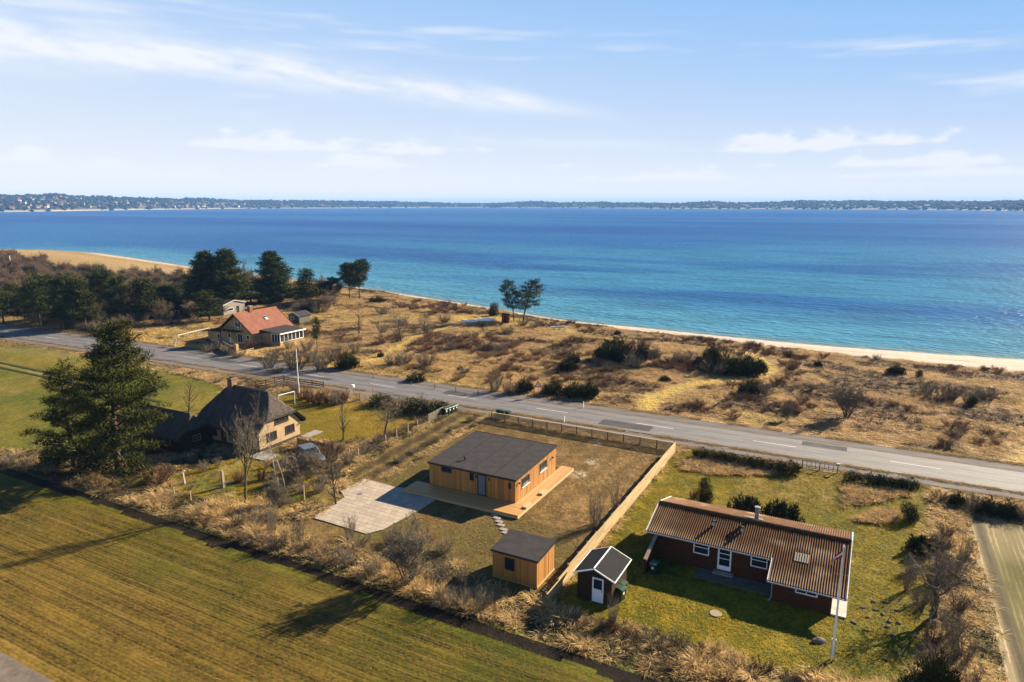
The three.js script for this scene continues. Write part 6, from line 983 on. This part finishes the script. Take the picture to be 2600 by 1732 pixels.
scatter([['shrubRed', -72.63, -72.62, 2.15, 3.25], ['shrubRed', -70.07, -73.46, 2.54, 3.36], ['shrubRed', -68.12, -74.49, 2.41, 3.11], ['shrubA', -79.09, -75.74, 2.26, 3.09], ['shrubRed', -70.79, -72.06, 2.79, 3.85], ['shrubA', -68.39, -73.34, 2.65, 3.52], ['shrubRed', -74.65, -73.11, 2.31, 2.97]], 'brown hedge bush left of the garden gates', 'brown garden hedge', true);
scatter([['hedge', -62.3, -76.07, 2.12, 3.19], ['shrubB', -59.09, -75.81, 2.28, 3.39], ['hedge', -56.12, -75.96, 2.44, 3.35], ['hedge', -53.46, -76.44, 2.3, 3.32], ['shrubB', -53.29, -78.89, 1.56, 2.83]], 'dark hedge bush between garden and road', 'dark garden hedge', true);
scatter([['hedge', -15.94, -76.89, 1.6, 1.52], ['hedge', -14.76, -77.2, 1.38, 1.41], ['hedge', -13.48, -76.95, 1.58, 1.49], ['hedge', -12.27, -76.98, 1.47, 1.4], ['hedge', -11.04, -76.74, 1.56, 1.48], ['hedge', -9.82, -76.79, 1.55, 1.46], ['hedge', -8.63, -76.85, 1.44, 1.46], ['hedge', -7.37, -76.66, 1.63, 1.54], ['hedge', -6.05, -76.52, 1.91, 1.81]], 'upright green shrub in the hedge left of the metal gate', 'hedge left of the metal gate', true);
scatter([['hedge', 0.03, -77.58, 1.48, 1.68], ['hedge', 1.89, -77.53, 1.65, 1.56], ['hedge', 2.98, -77.59, 1.55, 1.46], ['hedge', 4.06, -77.66, 1.54, 1.54], ['hedge', 5.16, -77.75, 1.63, 1.71]], 'upright green shrub in the hedge right of the metal gate', 'hedge right of the metal gate', true);
scatter([['gorse', 9.16, -75.86, 1.73, 1.88], ['shrubB', 10.43, -75.21, 1.89, 2.1], ['gorse', 11.71, -74.82, 2.21, 2.24], ['gorse', 13.19, -75.19, 2.03, 2.06], ['shrubB', 14.66, -74.94, 2, 2.44], ['shrubB', 7.8, -76.28, 1.39, 1.74]], 'dark straggly shrub above the chalky field', 'shrubs above the chalky field', true);
scatter([['shrubA', 4.79, -58.95, 1.89, 2.43], ['shrubB', 6.2, -57.56, 2.2, 2.35], ['shrubA', 7.8, -59.82, 2.24, 2.4], ['shrubB', 7.42, -65.13, 1.54, 2.25], ['shrubA', 5.2, -54.38, 1.76, 2.25], ['shrubB', 7.56, -55.01, 1.75, 1.91], ['shrubRed', 5.63, -49.43, 1.63, 1.76], ['shrubA', 6.96, -50.66, 2.61, 2.37], ['shrubB', 7.38, -48.34, 2.2, 1.97], ['shrubA', 7.04, -61.66, 1.93, 2.49], ['shrubC', 8.68, -63.32, 2.72, 1.8], ['shrubB', 7.78, -67.99, 1.67, 1.95], ['shrubC', 4.41, -55.92, 2.53, 1.66], ['shrubA', 7.56, -45.25, 2.08, 1.85]], 'grey brown bramble right of the bungalow lawn', 'brambles right of the lawn', true);
{
  const list = [], r = rngOf(611); const spots = [[-82.08, -38.23], [-85.25, -38.03], [-77.92, -38.3], [-53.7, -39.21], [-49.71, -38.84], [-45.83, -38.12], [-42.98, -38.16], [-40.83, -39.04], [-38.08, -38.46], [-35.86, -38.85], [-33.11, -38.8], [-28.14, -40.71], [-24.56, -38.24], [-23.02, -38.75], [-25.97, -37.49], [-34.82, -43.54], [-30.13, -44.32], [-37.15, -41.43], [-50.13, -47.86], [-48.35, -48.8], [-49.34, -44.75], [-51.07, -56.2], [-54.8, -58.16], [-51.6, -59.86], [-52.15, -62.97]];
  for (const [x, z] of spots) { const k = r() < 0.6 ? 'shrubA' : 'shrubB'; list.push([k, x, z, 1.1 + r(), 1.8 + 1.6 * r()]); }
  scatter(list, 'bare brown shrub in the rough belt', 'shrubs in the rough belt');
  const gard = [], g2 = rngOf(613); for (const [x, z] of [[-58.16, -50.95], [-57.12, -52.53], [-54.45, -52.19], [-52.09, -51.76], [-55.9, -47.98], [-53.23, -49.39], [-49.95, -51.14], [-50.6, -53.53], [-51.1, -48.84], [-56.11, -50.6], [-52.77, -53.81], [-52.89, -55.69], [-57.48, -46.48], [-63.11, -48.31], [-63.32, -46.77], [-67.44, -48.26], [-56.22, -55]]) gard.push([g2() < 0.4 ? 'shrubC' : g2() < 0.5 ? 'shrubA' : 'shrubRed', x, z, 1.0 + 1.1 * g2(), 1.4 + 1.2 * g2()]);
  scatter(gard, 'bare shrub by the thatched house', 'shrubs in the thatched house garden');
  const side = [], g3 = rngOf(614); for (const [x, z] of [[-90.59, -74.42], [-87.83, -74.66], [-84.19, -74.49], [-83.36, -76.42], [-94.83, -74.06], [-52.49, -66.46], [-52.58, -69.34], [-52.13, -71.64], [-52.48, -64.23], [-52.3, -61.5], [-46.46, -66], [-46.57, -62.53], [-46.28, -59.2], [-46.79, -71.43], [-46.62, -76.06]]) side.push([g3() < 0.6 ? 'shrubA' : 'shrubB', x, z, 0.7 + 0.6 * g3(), 1.6 + g3()]);
  scatter(side, 'low brown shrub on the verge', 'shrubs on the verge');
  const low = [], q = rngOf(612); for (const [x, z] of [[-13.98, -40.62], [-12.42, -40.63], [-10.93, -40.73], [-9.21, -40.91], [-7.48, -40.83], [-5.54, -40.75], [-3.99, -40.97], [-2.22, -41.14], [-16.04, -40.09], [-9.28, -39], [-5.99, -38.91]]) low.push([q() < 0.5 ? 'shrubRed' : 'shrubB', x, z, 0.7 + 0.5 * q(), 1.6 + q()]);
  scatter(low, 'low brown shrub in the straw below the lawn', 'shrubs below the lawn', true);
}
// ---------------------------------------------------------------- masses nobody could count: straw, tussocks, scrub
function mass(name, label, category, geo, material, list, tone) {
  const m = new THREE.InstancedMesh(geo, material, list.length), d = new THREE.Object3D(), c = new THREE.Color();
  list.forEach(([x, y, z, s, sy, t, k], i) => { d.position.set(x, y, z); d.scale.set(s, sy, s); d.rotation.set(0, t, 0); d.updateMatrix(); m.setMatrixAt(i, d.matrix); m.setColorAt(i, c.setRGB(...tone(k))); });
  m.name = numbered(name); m.castShadow = m.receiveShadow = true; scene.add(m); return tag(m, label, category, null, 'stuff');
}
const built = (x, z) => (x > -39.5 && x < -28 && z > -65 && z < -52) || (x > -24.8 && x < -20.4 && z > -46.6 && z < -42.6) || (x > -17.9 && x < -14.4 && z > -47.4 && z < -43) || (x > -73 && x < -62 && z > -61 && z < -53.5) || (x > -83 && x < -70 && z > -54.5 && z < -48.6);
{
  const r = rngOf(701), L = [[], [], []], DK = [];
  for (let i = 0; i < 34000; i++) {
    const x = -108 + 126 * r(), z = -80 + 44 * r(); if (z > -37.7) continue;
    if (inside(Z.lawn, x, z) || inside(Z.yard, x, z) || inside(Z.garden, x, z) || inside(Z.meadow, x, z) || inside(Z.stubble, x, z) || inside(Z.track, x, z) || built(x, z) || z - roadZ(x) < 6.8) continue;
    const moss = inside(Z.mossy, x, z), n = fbm(x * 0.28, z * 0.28, 3, 711), belt = smooth(-44.5, -41, z); if (moss && r() < 0.85) continue; if (n < 0.47 && r() < 0.85) { if (r() < 0.8) DK.push([x, ground(x, z), z, 0.5 + 0.4 * r(), 0.35 + 0.3 * r(), r() * 6, r()]); continue; }
    if (belt < 0.3 && r() < 0.4) continue; if (z > -37.3 && r() < 0.5) continue; if (x < -70 && z > -49 && r() < 0.6) continue;
    L[Math.floor(r() * 3)].push([x, ground(x, z) - 0.02, z, 0.7 + 0.5 * r(), (0.35 + 0.75 * belt * smooth(0.4, 0.7, n) * 1.5) * (0.65 + 0.6 * r()), r() * 6.28, r() * 0.7 + 0.3 * n]);
  }
  const geos = [strawTuft(1, 24, 0.9, 0.9, 1.1), strawTuft(2, 22, 1.05, 0.8, 0.75), strawTuft(3, 26, 0.8, 1.1, 1.6)], tone = (k) => (k < 0.2 ? [0.42, 0.40, 0.3] : k < 0.4 ? [0.62, 0.55, 0.48] : [0.75 + 0.5 * k, 0.75 + 0.42 * k, 0.7 + 0.35 * k]);
  L.forEach((l, i) => mass('straw_grass', ['pale straw grass growing thick along the edge of the foreground field', 'taller straw stalks standing in the rough belt by the field', 'low bent straw in the rough belt by the field'][i], 'grass', geos[i], M.straw, l, tone));
  mass('weeds', 'dark low weeds and brambles filling gaps in the straw', 'undergrowth', strawTuft(5, 24, 0.6, 1.2, 0.9), mat([0.10, 0.085, 0.045], { side: THREE.DoubleSide, ...vc }), DK, (k) => [0.7 + 0.6 * k, 0.7 + 0.5 * k, 0.7 + 0.3 * k]);
}
{
  const r = rngOf(702), A = [], B = [];
  for (let i = 0; i < 58000; i++) {
    const x = -170 + 235 * r(), z = -93.2 - 100 * r(), sh = z - zGreen(x); if (sh < 0.5 || z > roadZ(x) - 6.2 || pathNear(x, z) < 2.2 || Math.hypot((x + 87) / 1.5, z + 151) < 8) continue;
    if (x < -106 && x > -124 && z > -110) continue;
    const n = fbm(x * 0.13, z * 0.2, 3, 171), m = fbm(x * 0.05, z * 0.05, 3, 101); if (m > 0.56 && r() < 0.6) continue;
    (n > 0.57 ? B : A).push([x, ground(x, z) - 0.03, z, 0.6 + 0.8 * r(), (0.3 + 0.5 * r()) * (0.6 + 0.9 * fbm(x * 0.3, z * 0.3, 2, 77)), r() * 6.28, r() * 0.6 + 0.4 * fbm(x * 0.2, z * 0.25, 3, 88)]);
  }
  mass('heath_grass', 'pale tussocks of dead grass covering the heath', 'grass', strawTuft(11, 15, 0.95, 1.2, 1.9), M.straw, A, (k) => (k < 0.28 ? [0.5, 0.48, 0.3] : [0.5 + 0.95 * k, 0.5 + 0.82 * k, 0.46 + 0.72 * k]));
  mass('heather', 'dark brown heather patches on the heath', 'heather', strawTuft(12, 18, 0.8, 1.5, 0.8), mat([0.15, 0.095, 0.055], { side: THREE.DoubleSide, ...vc }), B, (k) => [0.6 + 0.7 * k, 0.6 + 0.65 * k, 0.6 + 0.5 * k]);
}
{
  const r = rngOf(705), A = [], B = [], C = [];
  for (let i = 0; i < 90000; i++) {
    const x = -78 + 86 * r(), z = -79 + 42 * r(), lawn = inside(Z.lawn, x, z), yard = !lawn && inside(Z.yard, x, z), moss = !lawn && !yard && (inside(Z.mossy, x, z) || inside(Z.garden, x, z)); if ((!lawn && !yard && !moss) || built(x, z) || (x > -15 && x < 0.6 && z > -60 && z < -49.6) || (x < -36.4 && x > -47.5 && z > -54 && z < -43.5) || (yard && r() < 0.45)) continue;
    (lawn ? A : yard ? B : C).push([x, 0, z, 0.5 + 0.7 * r(), 0.25 + 0.35 * r(), r() * 6.28, 0.55 * r() + 0.45 * fbm(x * 0.5, z * 0.5, 3, 99)]);
  }
  const green = mat([0.23, 0.205, 0.012], { side: THREE.DoubleSide, ...vc }), dry = mat([0.30, 0.20, 0.085], { side: THREE.DoubleSide, ...vc }), g = strawTuft(31, 9, 0.28, 0.5, 1.5);
  mass('lawn_grass', 'mossy green grass blades on the bungalow lawn', 'grass', g, green, A, (k) => (k > 0.62 ? [1.9, 1.4, 1.6] : [0.45 + 1.0 * k, 0.5 + 0.9 * k, 0.6]));
  mass('yard_grass', 'short dry grass in the yard of the timber house', 'grass', g, dry, B, (k) => [0.5 + 0.8 * k, 0.5 + 0.75 * k, 0.5 + 0.6 * k]);
  mass('garden_grass', 'yellow green grass in the garden of the thatched house', 'grass', g, green, C, (k) => [0.8 + 1.6 * k, 0.7 + 1.1 * k, 1 + 1.0 * k]);
}
{
  const r = rngOf(706), L = [];
  for (let i = 0; i < 2700; i++) {
    const x = -125 + 165 * r(), z = -93.5 - 80 * r(), sh = z - zGreen(x); if (sh < 3 || z > roadZ(x) - 6.8 || pathNear(x, z) < 2.4 || Math.hypot((x + 87) / 1.5, z + 151) < 9 || (x < -104 && z > -112)) continue;
    const n = fbm(x * 0.07 + 4, z * 0.09, 3, 171), core = Math.exp(-Math.pow((x + 62) / 30, 2) - Math.pow((z + 112) / 17, 2)); if (n + 0.16 * core < 0.55 + 0.06 * r() + 0.05 * smooth(-35, -5, x)) continue;
    const k = 0.3 + 0.4 * r(); L.push([x, ground(x, z) - 0.05, z, k * 1.35, k * 0.95, r() * 6.28, r()]);
  }
  mass('low_scrub', 'low reddish brown thorny scrub in patches on the heath', 'scrub', PT.shrubA.geos[0], mat([0.27, 0.17, 0.105], { side: THREE.DoubleSide, ...vc }), L, (k) => [0.62 + 0.7 * k, 0.55 + 0.6 * k, 0.5 + 0.55 * k]);
}
{
  const r = rngOf(707), L = [];
  for (let i = 0; i < 15000; i++) { const x = -190 + 250 * r(), k = Math.floor(r() * 3), d = [3.62 + 0.4 * r(), 5.72 + 0.9 * Math.pow(r(), 1.3), -5.3 - 1.0 * Math.pow(r(), 1.2)][k]; if (noise2(x * 0.5, k * 9, 3) < 0.3) continue; L.push([x, 0.02, roadZ(x) + d, 0.3 + 0.35 * r(), 0.16 + 0.22 * r(), r() * 6.28, r()]); }
  mass('verge_grass', 'dry grass fringing the asphalt, shoulder and cycle path', 'grass', strawTuft(41, 14, 0.8, 1.0, 1.2), M.straw, L, (k) => (k < 0.35 ? [0.3, 0.32, 0.16] : [0.4 + 0.6 * k, 0.38 + 0.5 * k, 0.35 + 0.4 * k]));
}
{
  const r = rngOf(708), L = [];
  for (let k = 0; k < 46; k++) { const z = -36.9 + 1.0 + 0.42 * k, str = 0.35 + 0.65 * hash2(k, 5, 3); for (let x = -84; x < 2; x += 0.3) { if (r() > str) continue; const n = fbm(x * 0.09, z * 0.3, 3, 141); if (n < 0.42 && r() < 0.6) continue; if (inside(Z.dirt, x, z)) continue; L.push([x + 0.3 * r(), 0.01, z + 0.12 * (r() - 0.5), 0.3 + 0.3 * r(), 0.14 + 0.16 * r(), r() * 6.28, 0.6 * r() + 0.4 * n]); } }
  mass('crop_rows', 'thin rows of young green and yellowed crop in the foreground field', 'crop', strawTuft(51, 8, 0.6, 1.0, 1.1), mat([0.17, 0.16, 0.018], { side: THREE.DoubleSide, ...vc }), L, (k) => (k > 0.52 ? [1.9, 1.35, 2.2] : [0.5 + 0.9 * k, 0.65 + 0.9 * k, 0.7]));
}
// dry flower beds on the bungalow lawn
{
  const beds = [[[-17.96, -74.26], [-14.47, -76.73], [-8.83, -77.32], [-5.51, -76.81], [-9.3, -74.24], [-13.53, -72.27], [-16.69, -71.99]], [[-0.94, -75.77], [1.61, -76.61], [5.47, -76.45], [2.05, -72.31], [-0.62, -69.56]], [[0.66, -67.4], [2.08, -69.91], [4.14, -71.65], [3.52, -68.62], [2.52, -67.39]]], r = rngOf(703);
  beds.forEach((b, k) => {
    const l = [], xs = b.map((p) => p[0]), zs = b.map((p) => p[1]); for (let i = 0; i < 6000 && l.length < [300, 230, 110][k]; i++) { const x = mixN(Math.min(...xs), Math.max(...xs), r()), z = mixN(Math.min(...zs), Math.max(...zs), r()); if (inside(b, x, z)) l.push([x, 0, z, 0.5 + 0.45 * r(), 0.45 + 0.45 * r(), r() * 6.28, r()]); }
    mass('dry_bed', ['long oval bed of dry tussocks behind the hedge left of the metal gate', 'triangular bed of dry tussocks right of the metal gate', 'small pointed bed of dry tussocks beside the round clipped bush'][k], 'plant bed', strawTuft(21 + k, 26, 0.95, 1.0, 0.95), M.straw, l, (q) => (q < 0.3 ? [0.4, 0.36, 0.3] : [0.55 + 0.75 * q, 0.52 + 0.66 * q, 0.48 + 0.55 * q]));
  });
}
// scrub wood on the left between road and sea
{
  const r = rngOf(704), A = [], B = [], C = [];
  for (let i = 0; i < 5800; i++) {
    const x = -460 + 350 * r(), z = -92 - 160 * r(), sh = z - zGreen(x), d = z - roadZ(x); if (sh < mixN(16, 46, smooth(-170, -300, x)) + 18 * (fbm(x * 0.03, 1, 2, 4) - 0.5) || d > -9 || x > -130 || (x > -156 && z < -140)) continue;
    const n = fbm(x * 0.035, z * 0.035, 3, 721); if (x > -150 && n < 0.42) continue; if (n < 0.36) continue; if (x > -134 && x < -103 && z > -113) continue; if (x > -150 && x < -128 && z > -104 && n < 0.6) continue; if (Math.hypot(x + 152, z + 131) < 9 || Math.hypot(x + 141, z + 128) < 7 || Math.hypot(x + 165, z + 127) < 6) continue;
    const s = 0.7 + 0.7 * r(), k = r(); (k < 0.62 ? A : k < 0.86 ? B : C).push([x, -0.1, z, s * 1.5, s * 1.25, r() * 6.28, r()]);
  }
  mass('scrub', 'grey brown leafless scrub filling the land between road and sea on the left', 'scrub', PT.shrubA.geos[0], M.twigGrey, A, (k) => [0.55 + 0.6 * k, 0.52 + 0.52 * k, 0.5 + 0.45 * k]);
  mass('scrub', 'denser brown scrub mixed into the wood on the left', 'scrub', PT.bareBush.geos[1], M.twig, B.map(([x, y, z, s, h, t, k]) => [x, y, z, s * 0.55, h * 0.55, t, k]), (k) => [0.8 + 0.7 * k, 0.75 + 0.6 * k, 0.7 + 0.5 * k]);
  mass('evergreen_scrub', 'low dark evergreens mixed into the scrub on the left', 'scrub', PT.gorse.geos[1], M.needleDark, C.map(([x, y, z, s, h, t, k]) => [x, y, z, s * 0.9, h * 1.1, t, k]), (k) => [0.8 + 0.5 * k, 0.8 + 0.5 * k, 0.8 + 0.4 * k]);
}

// ---------------------------------------------------------------- the far shore across the bay
const AZ = (u) => -118 + Math.atan((u - 1177) / 1569) * 180 / Math.PI;
{
  const ridge = [[-900, 452], [0, 451], [60, 450.6], [124, 448.4], [157, 446.8], [181, 451], [201, 453], [274, 453.4], [291, 455.6], [334, 455.4], [401, 457], [421, 460], [432, 457.4], [468, 456], [518, 458.4], [552, 461.5], [635, 461.7], [724, 461.5], [932, 464.6], [1018, 467], [1070, 468.4], [1140, 468], [1198, 464.4], [1243, 463.4], [1278, 466.2], [1347, 465.6], [1382, 464.6], [1403, 466.2], [1539, 468.4], [1619, 464], [1653, 466], [1712, 467.4], [1799, 464], [1826, 461.8], [1885, 464], [1972, 462.4], [2024, 464], [2127, 463], [2197, 465], [2354, 463], [3200, 462]];
  const coast = [[-900, 489], [0, 487], [120, 485.5], [334, 482], [569, 479.2], [787, 478.4], [1000, 477], [1300, 477.8], [1539, 479.5], [1989, 481], [2300, 484], [2354, 486.8], [2500, 492], [3200, 500]];
  const lerpList = (l, u) => { for (let i = 1; i < l.length; i++) if (u <= l[i][0]) return mixN(l[i - 1][1], l[i][1], clamp((u - l[i - 1][0]) / (l[i][0] - l[i - 1][0]))); return l[l.length - 1][1]; };
  const shoreR = (u) => 31 * 1569 / (lerpList(coast, u) - 469), crestR = (u) => shoreR(u) * 1.0 + 1100, crestH = (u) => 29 + (469 - lerpList(ridge, u)) / 1569 * crestR(u);
  const cols = 640, rows = 26, U = (i) => mixN(-620, 3000, i / cols);
  const hAt = (u, s) => { const f = Math.pow(s, 0.75), h = -2.2 + 2.6 * smooth(0, 0.02, s) + crestH(u) * f * 0.97; return h; };
  const pos = (u, s, y) => { const a = AZ(u) * Math.PI / 180, r = (mixN(shoreR(u), crestR(u), s)) / Math.cos((AZ(u) + 118) * Math.PI / 180); return [Math.cos(a) * r, y, Math.sin(a) * r]; };
  const g = sheet(rows, cols, (i, j) => { const u = U(i), s = j / (rows - 2), q = Math.min(s, 1), rough = 7 * (fbm(u * 0.12, s * 14, 4, 801) - 0.4) * smooth(0.02, 0.15, s); return pos(u, s, s > 1 ? hAt(u, 1) - 30 : hAt(u, q) + rough); }, (p, i, j) => {
    const u = U(i), s = j / (rows - 2), n = fbm(u * 0.05, s * 7, 4, 811), m = fbm(u * 0.25, s * 22, 3, 821);
    let c = mix3([0.030, 0.036, 0.024], [0.07, 0.055, 0.042], smooth(0.35, 0.65, m)); c = mix3(c, [0.16, 0.15, 0.06], 0.8 * smooth(0.6, 0.7, n) * (u < 700 ? 1 : 0.2));
    if (u > 500 && u < 560 && s > 0.75) c = mix3(c, [0.2, 0.2, 0.08], 0.8);
    return s < 0.02 ? [0.42, 0.34, 0.26] : c;
  });
  tag(meshOf('far_hills', g, mat([1, 1, 1], { ...vc, rough: 1 }), scene), 'low wooded hills along the far shore of the bay', 'hills', null, 'structure');
  // crowns of the far woods roughen the slopes and the skyline
  const crown = new THREE.IcosahedronGeometry(1, 1), r = rngOf(801), L = []; for (let i = 0; i < 11000; i++) { const u = mixN(-300, 2700, r()), s = Math.pow(r(), 0.8), n = fbm(u * 0.05, s * 7, 4, 811); if (n > 0.62 && r() < 0.8) continue; const q = pos(u, s, 0), w = 5 + 8 * r(); L.push([q[0], hAt(u, Math.min(s, 1)) + w * 0.15, q[2], w, w * (0.6 + 0.4 * r()), r() * 6, r()]); }
  mass('far_wood', 'dark woods covering the hills of the far shore', 'wood', crown, mat([0.035, 0.04, 0.03], { rough: 1 }), L, (k) => [0.6 + 0.5 * k, 0.6 + 0.4 * k, 0.6 + 0.35 * k]);
  // houses of the far town: one house built, the rest cloned
  const walls = [mat([0.6, 0.56, 0.5]), mat([0.42, 0.33, 0.25]), mat([0.36, 0.2, 0.14])], roofs = [mat([0.32, 0.11, 0.07]), mat([0.12, 0.11, 0.12]), mat([0.40, 0.17, 0.11])];
  const protos = walls.map((w, k) => { const h = new THREE.Group(); new MB().prism([[-6, -4], [6, -4], [6, 4], [0, 8], [-6, 4]], -8, 8).build('wall', w, h); new MB().prism([[0, 8.5], [-6.8, 3.9], [-6.8, 3.4], [0, 8], [6.8, 3.4], [6.8, 3.9]], -8.5, 8.5).build('roof', roofs[k], h); return h; });
  const q = rngOf(802);
  for (let i = 0; i < 150; i++) {
    const town = i < 115, u = town ? mixN(0, 640, Math.pow(q(), 0.85)) : mixN(640, 2200, q()), s = town ? 0.03 + 0.6 * Math.pow(q(), 1.4) * (1 - 0.6 * smooth(350, 640, u)) : 0.02 + 0.16 * q(), p = pos(u, s, hAt(u, s)), h = protos[Math.floor(q() * 3)].clone();
    h.name = numbered('far_house'); h.position.set(p[0], p[1] + 7, p[2]); const k = 0.6 + 0.6 * q(); h.scale.setScalar(k); h.rotation.y = q() * 3; scene.add(h);
    tag(h, town ? 'tiny pale house on the wooded hillside across the bay, left part' : 'tiny pale house by the water of the far shore, middle or right part', 'house', town ? 'houses on the far hillside' : 'houses along the far shore');
  }
}

renderer.render(scene, camera);
